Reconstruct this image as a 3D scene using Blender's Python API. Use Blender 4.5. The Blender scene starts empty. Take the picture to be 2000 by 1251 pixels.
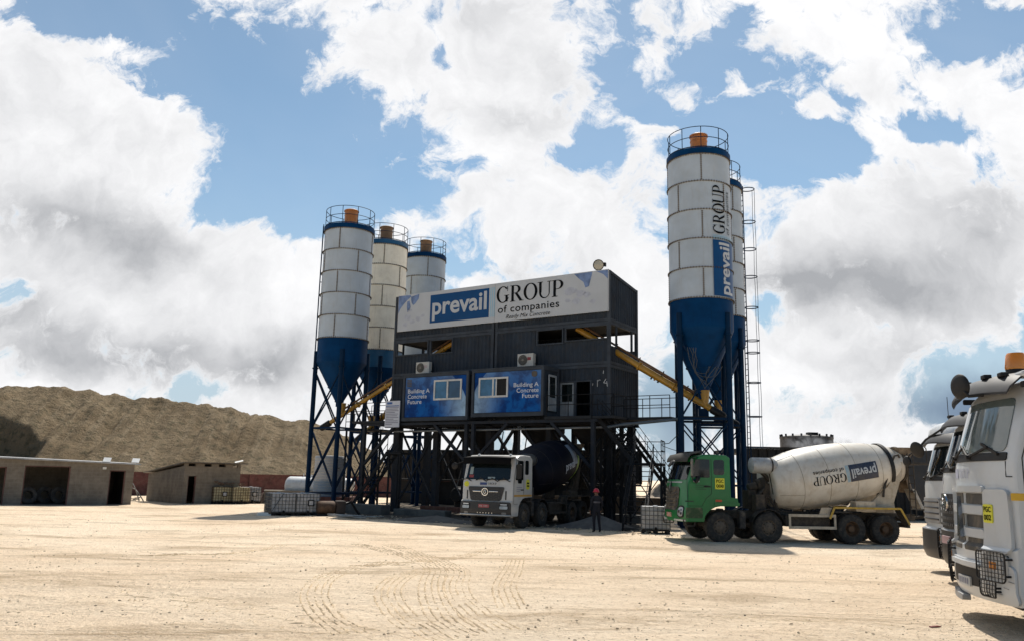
import bpy, bmesh, math, random
from mathutils import Vector, Matrix, noise
R = math.radians
random.seed(7)
scene = bpy.context.scene
COL = scene.collection

# ------------------------------------------------------------------ camera
F, CX, CY, ROLL, HC = 1600.0, 1000.0, 625.5, 0.0226, 2.2
PITCH = math.atan((930.0 - CY) * math.cos(ROLL) / F)
FWD = Vector((0, math.cos(PITCH), math.sin(PITCH)))
_up0 = Vector((0, -math.sin(PITCH), math.cos(PITCH)))
_r0 = Vector((1, 0, 0))
RIGHT = _r0 * math.cos(ROLL) + _up0 * math.sin(ROLL)
UP = _up0 * math.cos(ROLL) - _r0 * math.sin(ROLL)
CAM = Vector((0, 0, HC))
cam_d = bpy.data.cameras.new("camera")
cam_d.sensor_width = 36.0
cam_d.lens = F * 36.0 / 2000.0
cam_d.clip_start = 0.1
cam_d.clip_end = 6000.0
cam = bpy.data.objects.new("camera", cam_d)
COL.objects.link(cam)
m = Matrix((RIGHT, UP, -FWD)).transposed().to_4x4()
m.translation = CAM
cam.matrix_world = m
scene.camera = cam

def ray(x, y):
    return FWD * F + RIGHT * (x - CX) - UP * (y - CY)

def ground_at(x, y, z=0.0):
    d = ray(x, y)
    return CAM + d * ((z - HC) / d.z)

# ------------------------------------------------------------------ view, sun
scene.view_settings.view_transform = 'Standard'
scene.view_settings.look = 'None'
scene.view_settings.exposure = 0.2
scene.view_settings.gamma = 1.0
scene.view_settings.use_curve_mapping = False
SUN_EL = R(54)
SUN_H = Vector((0.15, 0.989, 0)).normalized()
SUN = Vector((SUN_H.x * math.cos(SUN_EL), SUN_H.y * math.cos(SUN_EL), math.sin(SUN_EL)))
sd = bpy.data.lights.new("sun", 'SUN')
sd.energy = 5.0
sd.angle = R(0.53)
sd.color = (1.0, 0.945, 0.86)
so = bpy.data.objects.new("sun", sd)
so.rotation_euler = (-SUN).to_track_quat('-Z', 'Y').to_euler()
so.location = (0, 0, 60)
COL.objects.link(so)

# ------------------------------------------------------------------ world: Nishita sky and cumulus
world = bpy.data.worlds.new("World")
scene.world = world
world.use_nodes = True
wt = world.node_tree
wt.nodes.clear()

class NG:
    """small node-graph helper"""
    def __init__(self, tree):
        self.t = tree
    def n(self, typ, **kw):
        nd = self.t.nodes.new(typ)
        for k, v in kw.items():
            setattr(nd, k, v)
        return nd
    def link(self, a, b):
        self.t.links.new(a, b)
    def setin(self, sock, v):
        if hasattr(v, 'is_output'):
            self.link(v, sock)
        else:
            sock.default_value = v
    def math(self, op, a, b=None, c=None, clamp=False):
        nd = self.n('ShaderNodeMath', operation=op)
        nd.use_clamp = clamp
        self.setin(nd.inputs[0], a)
        if b is not None:
            self.setin(nd.inputs[1], b)
        if c is not None:
            self.setin(nd.inputs[2], c)
        return nd.outputs[0]
    def vec(self, op, a, b=None, scale=None):
        nd = self.n('ShaderNodeVectorMath', operation=op)
        self.setin(nd.inputs[0], a)
        if b is not None:
            self.setin(nd.inputs[1], b)
        if scale is not None:
            self.setin(nd.inputs['Scale'], scale)
        return nd.outputs['Value'] if op in ('LENGTH', 'DOT_PRODUCT', 'DISTANCE') else nd.outputs[0]
    def noise(self, v, scale, detail=6, rough=0.55, dist=0.0, lac=2.0, color=False):
        nd = self.n('ShaderNodeTexNoise')
        if v is not None:
            self.link(v, nd.inputs['Vector'])
        nd.inputs['Scale'].default_value = scale
        nd.inputs['Detail'].default_value = detail
        nd.inputs['Roughness'].default_value = rough
        nd.inputs['Lacunarity'].default_value = lac
        nd.inputs['Distortion'].default_value = dist
        return nd.outputs['Color' if color else 0]
    def smooth(self, v, a, b, lo=0.0, hi=1.0, kind='SMOOTHSTEP'):
        nd = self.n('ShaderNodeMapRange', interpolation_type=kind)
        self.setin(nd.inputs[0], v)
        for i, q in enumerate((a, b, lo, hi)):
            self.setin(nd.inputs[1 + i], q)
        return nd.outputs[0]
    def mix(self, f, a, b, blend='MIX'):
        nd = self.n('ShaderNodeMix', data_type='RGBA', blend_type=blend)
        self.setin(nd.inputs[0], f)
        for s, q in ((nd.inputs[6], a), (nd.inputs[7], b)):
            if isinstance(q, tuple) and len(q) == 3:
                q = (*q, 1.0)
            self.setin(s, q)
        return nd.outputs[2]

g = NG(wt)
geo_in = g.n('ShaderNodeTexCoord').outputs['Generated']
sep = g.n('ShaderNodeSeparateXYZ')
g.link(geo_in, sep.inputs[0])
yy = g.math('MAXIMUM', sep.outputs[1], 0.22)
cu = g.math('DIVIDE', sep.outputs[0], yy)
cv = g.math('DIVIDE', sep.outputs[2], yy)
cmb = g.n('ShaderNodeCombineXYZ')
g.link(cu, cmb.inputs[0]); g.link(cv, cmb.inputs[1])
uv = cmb.outputs[0]
# warp so blob borders billow
w1 = g.noise(uv, 3.2, 4, 0.55, color=True)
w2 = g.noise(uv, 11.0, 5, 0.6, color=True)
warp = g.vec('ADD', g.vec('SCALE', g.vec('SUBTRACT', w1, (.5, .5, .5)), scale=.16),
             g.vec('SCALE', g.vec('SUBTRACT', w2, (.5, .5, .5)), scale=.07))
uvw = g.vec('ADD', uv, warp)

def sky_uv(x, y):
    d = ray(x, y)
    return d.x / d.y, d.z / d.y

def blob(src, x, y, rx, ry, amt, soft=0.0):
    cx, cy = sky_uv(x, y)
    d = g.vec('LENGTH', g.vec('MULTIPLY', g.vec('SUBTRACT', src, (cx, cy, 0)), (F / rx, F / ry, 0)))
    return g.smooth(d, 1.0, soft, 0.0, amt)

def total(items):
    acc = items[0]
    for it in items[1:]:
        acc = g.math('ADD', acc, it)
    return acc

# openings of blue sky (x, y, rx, ry, amount): a long diagonal gap, right-hand gaps, small patches
BLUE = [(230, 10, 300, 120, .80), (400, 150, 230, 170, .95), (560, 310, 240, 190, 1.0), (720, 390, 180, 130, .85),
        (470, 410, 130, 90, .6), (570, 90, 110, 130, .45), (660, 190, 80, 120, .25), (865, 110, 70, 60, .55), (880, 500, 120, 50, .4), (790, 270, 120, 60, .3),
        (1150, 280, 140, 70, .65), (1260, 190, 120, 90, .55), (1370, 110, 110, 100, .55), (1440, 30, 90, 90, .55), (1080, 200, 60, 50, .2),
        (1420, 270, 190, 110, .8), (1570, 310, 190, 110, .8), (1640, 180, 70, 60, .3), (1930, 40, 210, 120, .85), (1830, 235, 170, 60, .65),
        (1985, 150, 60, 90, .3), (385, 752, 110, 50, .55), (15, 570, 90, 70, .6), (1520, 610, 75, 60, .45), (590, 470, 110, 60, .5),
        (1900, 800, 190, 120, .8), (1290, 770, 110, 160, .55), (60, 735, 130, 30, .25), (1990, 640, 50, 70, .3), (1020, 330, 90, 40, .25), (1330, 380, 60, 90, .2)]
# cumulus masses that must stay closed
WHITE = [(110, 270, 330, 230, .60), (310, 260, 120, 110, .55), (180, 520, 440, 190, .50), (440, 610, 240, 120, .40), (760, 90, 150, 110, .30),
         (980, 110, 230, 150, .30), (1090, 430, 240, 140, .34), (1230, 560, 120, 130, .30), (1680, 155, 110, 60, .60), (1590, 70, 150, 80, .42), (1470, 290, 60, 55, .40),
         (1800, 480, 380, 190, .60), (1590, 700, 260, 110, .35), (1740, 580, 330, 120, .40), (1600, 470, 160, 90, .30), (540, 235, 60, 20, .50), (1290, 235, 80, 30, .40), (1400, 150, 40, 60, .35), (960, 230, 110, 90, .25)]
cov = total([blob(uvw, *b[:4], -b[4]) for b in BLUE] + [blob(uvw, *b) for b in WHITE])
n_big = g.noise(uv, 3.4, 10, 0.60, 0.3)
n_fine = g.noise(uvw, 12.0, 10, 0.66, 0.35)
dens = total([g.math('ADD', cov, .22), g.math('MULTIPLY_ADD', n_big, 2.0, -1.0), g.math('MULTIPLY_ADD', n_fine, 2.1, -1.03)])
alpha = g.smooth(dens, -0.12, 0.26)
# brightness: undersides and thick middles are grey
GREY = [(130, 430, 330, 110, .55), (330, 480, 160, 80, .35), (80, 640, 330, 90, .5), (330, 690, 340, 70, .5), (560, 680, 150, 90, .5), (120, 720, 300, 60, .4),
        (1040, 530, 200, 60, .3), (1150, 300, 120, 60, .2), (960, 30, 200, 60, .2), (1960, 400, 150, 120, .35),
        (1740, 575, 420, 130, .66), (1890, 460, 260, 150, .52), (1560, 560, 130, 50, .35), (1800, 700, 300, 60, .4), (1650, 800, 320, 70, .4),
        (1270, 700, 110, 130, .4), (620, 640, 90, 90, .2), (1000, 210, 130, 60, .16), (60, 180, 130, 120, .15)]
grey = total([blob(uvw, *b) for b in GREY])
n_sh = g.noise(uvw, 5.0, 10, 0.62, 0.3)
n_up = g.noise(g.vec('ADD', uvw, (.010, .045, 0)), 5.0, 10, 0.62, 0.3)
relief = g.math('MULTIPLY', g.math('SUBTRACT', n_sh, n_up), 1.5)
n_lo = g.noise(uvw, 2.4, 4, .5, .2)
shade = g.math('ADD', g.math('MULTIPLY', grey, g.smooth(n_lo, .3, .65, .95, 1.35)), g.math('SUBTRACT', g.smooth(n_lo, .35, .68, .05, .30), relief))
shade = g.smooth(g.math('MULTIPLY', shade, g.smooth(dens, -.05, 0.45)), -.05, 1.25, 0, 1.10, kind='LINEAR')
cloud = g.mix(shade, (.88, .88, .89), (.37, .38, .40))
SKY_STRENGTH = 0.105
cloud10 = g.vec('SCALE', cloud, scale=1.0 / SKY_STRENGTH)
sky = g.n('ShaderNodeTexSky', sky_type='NISHITA')
sky.sun_disc = False
sky.sun_elevation = SUN_EL
sky.sun_rotation = math.atan2(SUN_H.x, SUN_H.y)
sky.altitude = 1200
sky.air_density = 1.0
sky.dust_density = 0.5
sky.ozone_density = 1.0
# the cloud field lies ahead, towards the sun; behind the camera the sky is clear. A thin high veil pales the blue ahead.
ahead = g.smooth(sep.outputs[1], 0.02, 0.35)
above = g.smooth(sep.outputs[2], -0.01, 0.03)
veil = g.math('MULTIPLY', g.smooth(g.noise(uv, 1.3, 5, .6, .6), .3, .7, .06, .16), ahead)
amount = g.math('MULTIPLY', g.math('MULTIPLY', g.math('MAXIMUM', alpha, veil), ahead), above)
tinted = g.mix(1.0, sky.outputs[0], (.82, .98, .93), 'MULTIPLY')
clear = g.mix(g.smooth(sep.outputs[2], .36, .03, 0, .92), tinted, tuple(v / SKY_STRENGTH for v in (.38, .49, .58)))
# rain-dark air low at the right, duller air low behind the plant
storm = g.math('MULTIPLY', g.math('MAXIMUM', blob(uvw, 1930, 815, 260, 110, .95), blob(uvw, 1290, 800, 130, 190, .6)), g.smooth(dens, .35, -.05))
cloudy = g.mix(amount, clear, cloud10)
col = g.mix(g.math('MULTIPLY', storm, ahead), cloudy, tuple(v / SKY_STRENGTH for v in (.15, .21, .31)))
bg = g.n('ShaderNodeBackground')
g.link(col, bg.inputs[0])
bg.inputs[1].default_value = SKY_STRENGTH
out = g.n('ShaderNodeOutputWorld')
g.link(bg.outputs[0], out.inputs[0])

# ------------------------------------------------------------------ materials
MATS = {}

def mat(name, col, rough=.6, metal=0.0, var=.18, dirt=0.0, dcol=(.30, .24, .16), streak=0.0, scol=(.12, .07, .035), scale=1.6,
        bump=0.0, bscale=40.0, low=None, spec=.5, coat=0.0):
    """painted / weathered surface: base colour varied by noise, dust patches, vertical stains, dust rising from below (low = height)"""
    if name in MATS:
        return MATS[name]
    mt = bpy.data.materials.new(name)
    mt.use_nodes = True
    t = mt.node_tree
    t.nodes.clear()
    q = NG(t)
    tc = q.n('ShaderNodeTexCoord').outputs['Object']
    b = q.n('ShaderNodeBsdfPrincipled')
    c = (*col, 1.0)
    n1 = q.noise(tc, scale, 6, .6)
    dark = tuple(x * (1 - var) for x in col)
    lite = tuple(min(1, x * (1 + var * .6)) for x in col)
    cc = q.mix(q.smooth(n1, .32, .68), dark, lite)
    rg = rough
    if streak:
        mp = q.vec('MULTIPLY', tc, (5.0, 5.0, .45))
        s = q.noise(mp, 1.4, 5, .6)
        cc = q.mix(q.math('MULTIPLY', q.smooth(s, .54, .74), streak), cc, scol)
    if dirt:
        d = q.noise(tc, scale * 2.3, 8, .66, .4)
        f = q.math('MULTIPLY', q.smooth(d, .42, .70), dirt)
        cc = q.mix(f, cc, dcol)
        rg = q.math('MULTIPLY_ADD', f, .5 * (1 - rough), rough)
    if low is not None:
        sp = q.n('ShaderNodeSeparateXYZ')
        q.link(tc, sp.inputs[0])
        nz = q.math('ADD', sp.outputs[2], q.math('MULTIPLY_ADD', n1, low * 1.2, -low * .6))
        cc = q.mix(q.smooth(nz, low, 0.0, 0, .75), cc, dcol)
    q.setin(b.inputs['Base Color'], cc)
    q.setin(b.inputs['Roughness'], rg)
    b.inputs['Metallic'].default_value = metal
    b.inputs['Specular IOR Level'].default_value = spec
    if coat:
        b.inputs['Coat Weight'].default_value = coat
    if bump:
        bn = q.n('ShaderNodeBump')
        bn.inputs['Strength'].default_value = bump
        bn.inputs['Distance'].default_value = .02
        q.link(q.noise(tc, bscale, 6, .65), bn.inputs['Height'])
        q.link(bn.outputs[0], b.inputs['Normal'])
    o = q.n('ShaderNodeOutputMaterial')
    q.link(b.outputs[0], o.inputs[0])
    MATS[name] = mt
    return mt

# ------------------------------------------------------------------ mesh builder
class MB:
    def __init__(self):
        self.v, self.f, self.m = [], [], []
        self.cur = 0
    def add(self, vs, fs, mi=None):
        o = len(self.v)
        self.v += [Vector(p) for p in vs]
        self.f += [tuple(i + o for i in f) for f in fs]
        self.m += [self.cur if mi is None else mi] * len(fs)
    def box(self, a, b, mi=None):
        (x0, y0, z0), (x1, y1, z1) = a, b
        self.add([(x0, y0, z0), (x1, y0, z0), (x1, y1, z0), (x0, y1, z0), (x0, y0, z1), (x1, y0, z1), (x1, y1, z1), (x0, y1, z1)],
                 [(0, 3, 2, 1), (4, 5, 6, 7), (0, 1, 5, 4), (1, 2, 6, 5), (2, 3, 7, 6), (3, 0, 4, 7)], mi)
    def cbox(self, c, s, mi=None):
        self.box(tuple(c[i] - s[i] / 2 for i in range(3)), tuple(c[i] + s[i] / 2 for i in range(3)), mi)
    def bar(self, p, q, w, h=None, mi=None, up=(0, 0, 1)):
        """box beam from p to q, w wide (sideways) and h high"""
        h = h or w
        p, q = Vector(p), Vector(q)
        d = (q - p).normalized()
        u = Vector(up)
        if abs(d.dot(u)) > .98:
            u = Vector((0, 1, 0))
        s = d.cross(u).normalized()
        u = s.cross(d)
        vs = []
        for e in (p, q):
            for a, b in ((-1, -1), (1, -1), (1, 1), (-1, 1)):
                vs.append(e + s * (a * w / 2) + u * (b * h / 2))
        self.add(vs, [(3, 2, 1, 0), (4, 5, 6, 7), (0, 1, 5, 4), (1, 2, 6, 5), (2, 3, 7, 6), (3, 0, 4, 7)], mi)
    def tube(self, p, q, r, n=8, mi=None, r2=None, cap=True):
        p, q = Vector(p), Vector(q)
        d = (q - p).normalized()
        u = Vector((0, 0, 1)) if abs(d.z) < .95 else Vector((1, 0, 0))
        s = d.cross(u).normalized()
        u = s.cross(d)
        r2 = r if r2 is None else r2
        vs = []
        for e, rr in ((p, r), (q, r2)):
            for k in range(n):
                a = 2 * math.pi * k / n
                vs.append(e + (s * math.cos(a) + u * math.sin(a)) * rr)
        fs = [(k, (k + 1) % n, n + (k + 1) % n, n + k) for k in range(n)]
        if cap:
            fs += [tuple(range(n))[::-1], tuple(range(n, 2 * n))]
        self.add(vs, fs, mi)
    def path(self, pts, r, n=6, mi=None, closed=False):
        pts = [Vector(p) for p in pts]
        N = len(pts)
        vs, fs = [], []
        prev = None
        for i, p in enumerate(pts):
            a = pts[(i - 1) % N] if (i or closed) else p
            b = pts[(i + 1) % N] if (i < N - 1 or closed) else p
            d = (b - a).normalized()
            u = Vector((0, 0, 1)) if prev is None else prev
            s = d.cross(u)
            if s.length < 1e-3:
                s = d.cross(Vector((1, 0, 0)))
            s.normalize()
            u = s.cross(d)
            prev = u
            for k in range(n):
                t = 2 * math.pi * k / n
                vs.append(p + (s * math.cos(t) + u * math.sin(t)) * r)
        rng = N if closed else N - 1
        for i in range(rng):
            j = (i + 1) % N
            for k in range(n):
                l = (k + 1) % n
                fs.append((i * n + k, i * n + l, j * n + l, j * n + k))
        if not closed:
            fs += [tuple(range(n))[::-1], tuple(range((N - 1) * n, N * n))]
        self.add(vs, fs, mi)
    def lathe(self, prof, n=32, M=None, mi=None, caps=True, mis=None):
        """prof: (radius, height) turned about +Z, M places it"""
        M = M or Matrix()
        vs, fs, ms = [], [], []
        for r, z in prof:
            for k in range(n):
                a = 2 * math.pi * k / n
                vs.append(M @ Vector((r * math.cos(a), r * math.sin(a), z)))
        for i in range(len(prof) - 1):
            for k in range(n):
                l = (k + 1) % n
                fs.append((i * n + k, i * n + l, (i + 1) * n + l, (i + 1) * n + k))
                ms.append(mis[i] if mis else (self.cur if mi is None else mi))
        if caps:
            if prof[0][0] > 1e-4:
                fs.append(tuple(range(n))[::-1]); ms.append(ms[0])
            if prof[-1][0] > 1e-4:
                fs.append(tuple(range((len(prof) - 1) * n, len(prof) * n))); ms.append(ms[-1])
        o = len(self.v)
        self.v += vs
        self.f += [tuple(i + o for i in f) for f in fs]
        self.m += ms
    def prism(self, poly, fn, t0, t1, mi=None):
        """polygon (a,b) swept from t0 to t1; fn(a,b,t) gives the point"""
        n = len(poly)
        vs = [fn(a, b, t0) for a, b in poly] + [fn(a, b, t1) for a, b in poly]
        fs = [tuple(range(n))[::-1], tuple(range(n, 2 * n))] + [(k, (k + 1) % n, n + (k + 1) % n, n + k) for k in range(n)]
        self.add(vs, fs, mi)
    def grid(self, fn, us, ws, mi=None):
        vs = [fn(a, b) for a in us for b in ws]
        k = len(ws)
        self.add(vs, [(i * k + j, i * k + j + 1, (i + 1) * k + j + 1, (i + 1) * k + j) for i in range(len(us) - 1) for j in range(k - 1)], mi)
    def panel(self, y0, y1, z0, z1, fn, t=.02, r=.05, ny=6, nz=4, mi=None, top=(0, 0), skirt=True):
        """rounded rectangular panel laid on a surface: fn(a, b, off) gives the point; top = inset of the two upper corners"""
        H = z1 - z0
        r = min(r, H * .49, (y1 - y0) * .49)
        zs = []
        for k in range(4):
            zs.append((r * (1 - math.cos(k / 3 * math.pi / 2)), r * (1 - math.sin(k / 3 * math.pi / 2))))
        rows = [(z0 + a, b) for a, b in zs]
        rows += [(z0 + r + (H - 2 * r) * k / nz, 0.0) for k in range(1, nz)]
        rows += [(z1 - a, b) for a, b in zs[::-1]]
        vs, fs = [], []
        for z, ins in rows:
            f = (z - z0) / H
            a0 = y0 + ins + top[0] * f
            a1 = y1 - ins - top[1] * f
            for k in range(ny + 1):
                vs.append(fn(a0 + (a1 - a0) * k / ny, z, t))
        w = ny + 1
        nr = len(rows)
        for i in range(nr - 1):
            for k in range(ny):
                fs.append((i * w + k, i * w + k + 1, (i + 1) * w + k + 1, (i + 1) * w + k))
        if skirt:
            loop = [k for k in range(w)] + [i * w + ny for i in range(1, nr)] + [(nr - 1) * w + k for k in range(ny - 1, -1, -1)] + [i * w for i in range(nr - 2, 0, -1)]
            loopuv = []
            for idx in loop:
                i, k = divmod(idx, w)
                z, ins = rows[i]
                f = (z - z0) / H
                a0 = y0 + ins + top[0] * f
                a1 = y1 - ins - top[1] * f
                loopuv.append((a0 + (a1 - a0) * k / ny, z))
            b = len(vs)
            vs += [fn(a, z, -.004) for a, z in loopuv]
            L = len(loop)
            fs += [(loop[k], loop[(k + 1) % L], b + (k + 1) % L, b + k) for k in range(L)]
        self.add(vs, fs, mi)
    def flat(self, geo, fn, mi=None):
        vs, fs = geo
        self.add([fn(a, b) for a, b in vs], fs, mi)
    def build(self, name, mats, parent=None, origin=(0, 0, 0), smooth=None, bevel=0, loc=None, rotz=0, recalc=True):
        me = bpy.data.meshes.new(name)
        og = Vector(origin)
        me.from_pydata([tuple(p - og) for p in self.v], [], self.f)
        mats = mats if isinstance(mats, (list, tuple)) else [mats]
        for q in mats:
            me.materials.append(q)
        for p, mi in zip(me.polygons, self.m):
            p.material_index = mi
        bm = bmesh.new()
        bm.from_mesh(me)
        if recalc:
            bmesh.ops.recalc_face_normals(bm, faces=bm.faces)
        if bevel:
            es = [e for e in bm.edges if len(e.link_faces) == 2 and e.calc_face_angle() > R(35)]
            bmesh.ops.bevel(bm, geom=es, offset=bevel, segments=2, profile=.6, affect='EDGES', clamp_overlap=True)
        bm.to_mesh(me)
        bm.free()
        if smooth:
            for p in me.polygons:
                p.use_smooth = True
            me.set_sharp_from_angle(angle=R(smooth))
        ob = bpy.data.objects.new(name, me)
        COL.objects.link(ob)
        if parent is not None:
            ob.parent = parent
        if loc is not None:
            ob.location = loc
            ob.rotation_euler = (0, 0, rotz)
        return ob

def tag(o, label=None, cat=None, group=None, kind=None):
    if label: o['label'] = label
    if cat: o['category'] = cat
    if group: o['group'] = group
    if kind: o['kind'] = kind
    return o

def thing(name, label, cat, loc=(0, 0, 0), rotz=0.0, group=None):
    o = bpy.data.objects.new(name, None)
    o.empty_display_size = .3
    COL.objects.link(o)
    o.location = loc
    o.rotation_euler = (0, 0, rotz)
    return tag(o, label, cat, group)

def copy_tree(o, parent=None):
    c = o.copy()
    COL.objects.link(c)
    if parent is not None:
        c.parent = parent
    for ch in [k for k in bpy.data.objects if k.parent == o]:
        copy_tree(ch, c)
    return c

# ------------------------------------------------------------------ lettering
def text_geo(body, width=None, height=None, bold=0.0, shear=0.0, spacing=1.0):
    """flat letter outlines as (vertices, faces), lower-left corner at 0,0, scaled to width / height"""
    cu_ = bpy.data.curves.new("lettering", 'FONT')
    cu_.body = body
    cu_.offset = bold
    cu_.shear = shear
    cu_.space_character = spacing
    cu_.resolution_u = 4
    ob = bpy.data.objects.new("lettering", cu_)
    COL.objects.link(ob)
    me = bpy.data.meshes.new_from_object(ob.evaluated_get(bpy.context.evaluated_depsgraph_get()))
    vs = [(p.co.x, p.co.y) for p in me.vertices]
    fs = [tuple(p.vertices) for p in me.polygons]
    bpy.data.objects.remove(ob)
    bpy.data.curves.remove(cu_)
    bpy.data.meshes.remove(me)
    return fit(vs, fs, width, height)

def fit(vs, fs, width=None, height=None):
    x0 = min(p[0] for p in vs); x1 = max(p[0] for p in vs)
    y0 = min(p[1] for p in vs); y1 = max(p[1] for p in vs)
    sx = width / (x1 - x0) if width else None
    sy = height / (y1 - y0) if height else sx
    sx = sx or sy
    return [((a - x0) * sx, (b - y0) * sy) for a, b in vs], fs

def serif_group():
    """the word GROUP in a Roman serif, built from strokes"""
    vs, fs = [], []
    def quad(*pts):
        b = len(vs); vs.extend(pts); fs.append(tuple(range(b, b + len(pts))))
    def arc(cx, cy, orx, ory, irx, iry, a0, a1, n=20, sh=0.0):
        b = len(vs)
        for k in range(n + 1):
            a = R(a0 + (a1 - a0) * k / n)
            vs.append((cx + orx * math.cos(a), cy + ory * math.sin(a)))
            vs.append((cx + sh + irx * math.cos(a), cy + iry * math.sin(a)))
        for k in range(n):
            fs.append((b + 2 * k, b + 2 * k + 2, b + 2 * k + 3, b + 2 * k + 1))
    def rect(x0, y0, x1, y1):
        quad((x0, y0), (x1, y0), (x1, y1), (x0, y1))
    x = 0.0   # G
    arc(x + .48, .5, .48, .52, .29, .465, 42, 318)
    rect(x + .67, .04, x + .84, .43); rect(x + .58, .42, x + .95, .46); rect(x + .80, .68, x + .84, 1.0)
    arc(x + .48, .5, .48, .52, .42, .475, 318, 335, 4)
    x = 1.02  # R
    rect(x + .09, .03, x + .27, .97); rect(x, 0, x + .37, .045); rect(x, .96, x + .42, 1.0)
    arc(x + .40, .745, .36, .255, .17, .205, -90, 90, 14); rect(x + .24, .49, x + .42, .53)
    quad((x + .34, .5), (x + .54, .5), (x + .91, .02), (x + .69, .02)); rect(x + .68, 0, x + 1.0, .04)
    x = 2.0   # O
    arc(x + .5, .5, .5, .52, .31, .465, 0, 360, 36)
    x = 3.0   # U
    rect(x + .11, .34, x + .29, .98); rect(x, .96, x + .38, 1.0)
    rect(x + .79, .34, x + .86, .98); rect(x + .68, .96, x + .98, 1.0)
    arc(x + .49, .34, .37, .36, .27, .30, 180, 360, 18, .04)
    x = 4.02  # P
    rect(x + .09, .03, x + .27, .97); rect(x, 0, x + .39, .045); rect(x, .96, x + .42, 1.0)
    arc(x + .40, .72, .38, .28, .19, .23, -90, 90, 14); rect(x + .24, .44, x + .42, .48)
    return vs, fs

def slice_geo(geo, step):
    """cut letter faces along x and y so that they can follow a curved surface"""
    bm = bmesh.new()
    vv = [bm.verts.new((a, b, 0)) for a, b in geo[0]]
    for f in geo[1]:
        try:
            bm.faces.new([vv[i] for i in f])
        except ValueError:
            pass
    xs = [p[0] for p in geo[0]]; ys = [p[1] for p in geo[0]]
    for ax, lo, hi in ((0, min(xs), max(xs)), (1, min(ys), max(ys))):
        c = lo + step
        while c < hi:
            co = [0, 0, 0]; no = [0, 0, 0]
            co[ax] = c; no[ax] = 1
            bmesh.ops.bisect_plane(bm, geom=bm.verts[:] + bm.edges[:] + bm.faces[:], plane_co=co, plane_no=no)
            c += step
    bm.verts.index_update()
    r = ([(q.co.x, q.co.y) for q in bm.verts], [tuple(q.index for q in f.verts) for f in bm.faces])
    bm.free()
    return r

def rect_geo(x0, y0, x1, y1):
    return [(x0, y0), (x1, y0), (x1, y1), (x0, y1)], [(0, 1, 2, 3)]

def poly_geo(pts):
    return list(pts), [tuple(range(len(pts)))]

def sstep(a, b, x):
    t = max(0.0, min(1.0, (x - a) / (b - a)))
    return t * t * (3 - 2 * t)

# shared materials
steel_dk = mat('dark_steel', (.016, .019, .024), .6, 0, .25, .25, (.05, .043, .034), bump=.1, spec=.2)
black = mat('black_plastic', (.010, .010, .011), .55, var=.2, dirt=.25, dcol=(.06, .05, .038), spec=.3)
rubber = mat('rubber', (.016, .016, .017), .8, var=.25, dirt=.65, dcol=(.13, .11, .085), scale=3)
rust = mat('rusty_steel', (.10, .055, .032), .8, .2, .4, .5, (.16, .12, .085), scale=4)
chrome = mat('chrome', (.6, .6, .6), .2, 1.0, .1)
glass = mat('dark_glass', (.006, .009, .010), .05, 0, .3, .04, (.08, .075, .06), spec=.5)

# ================================================================== SETTING
def zg(x, y):
    """yard level: falls about 0.4 m from where the photographer stands towards the plant"""
    return .42 * (1 - sstep(12, 28, y)) * (1 - sstep(60, 120, abs(x)))

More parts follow.
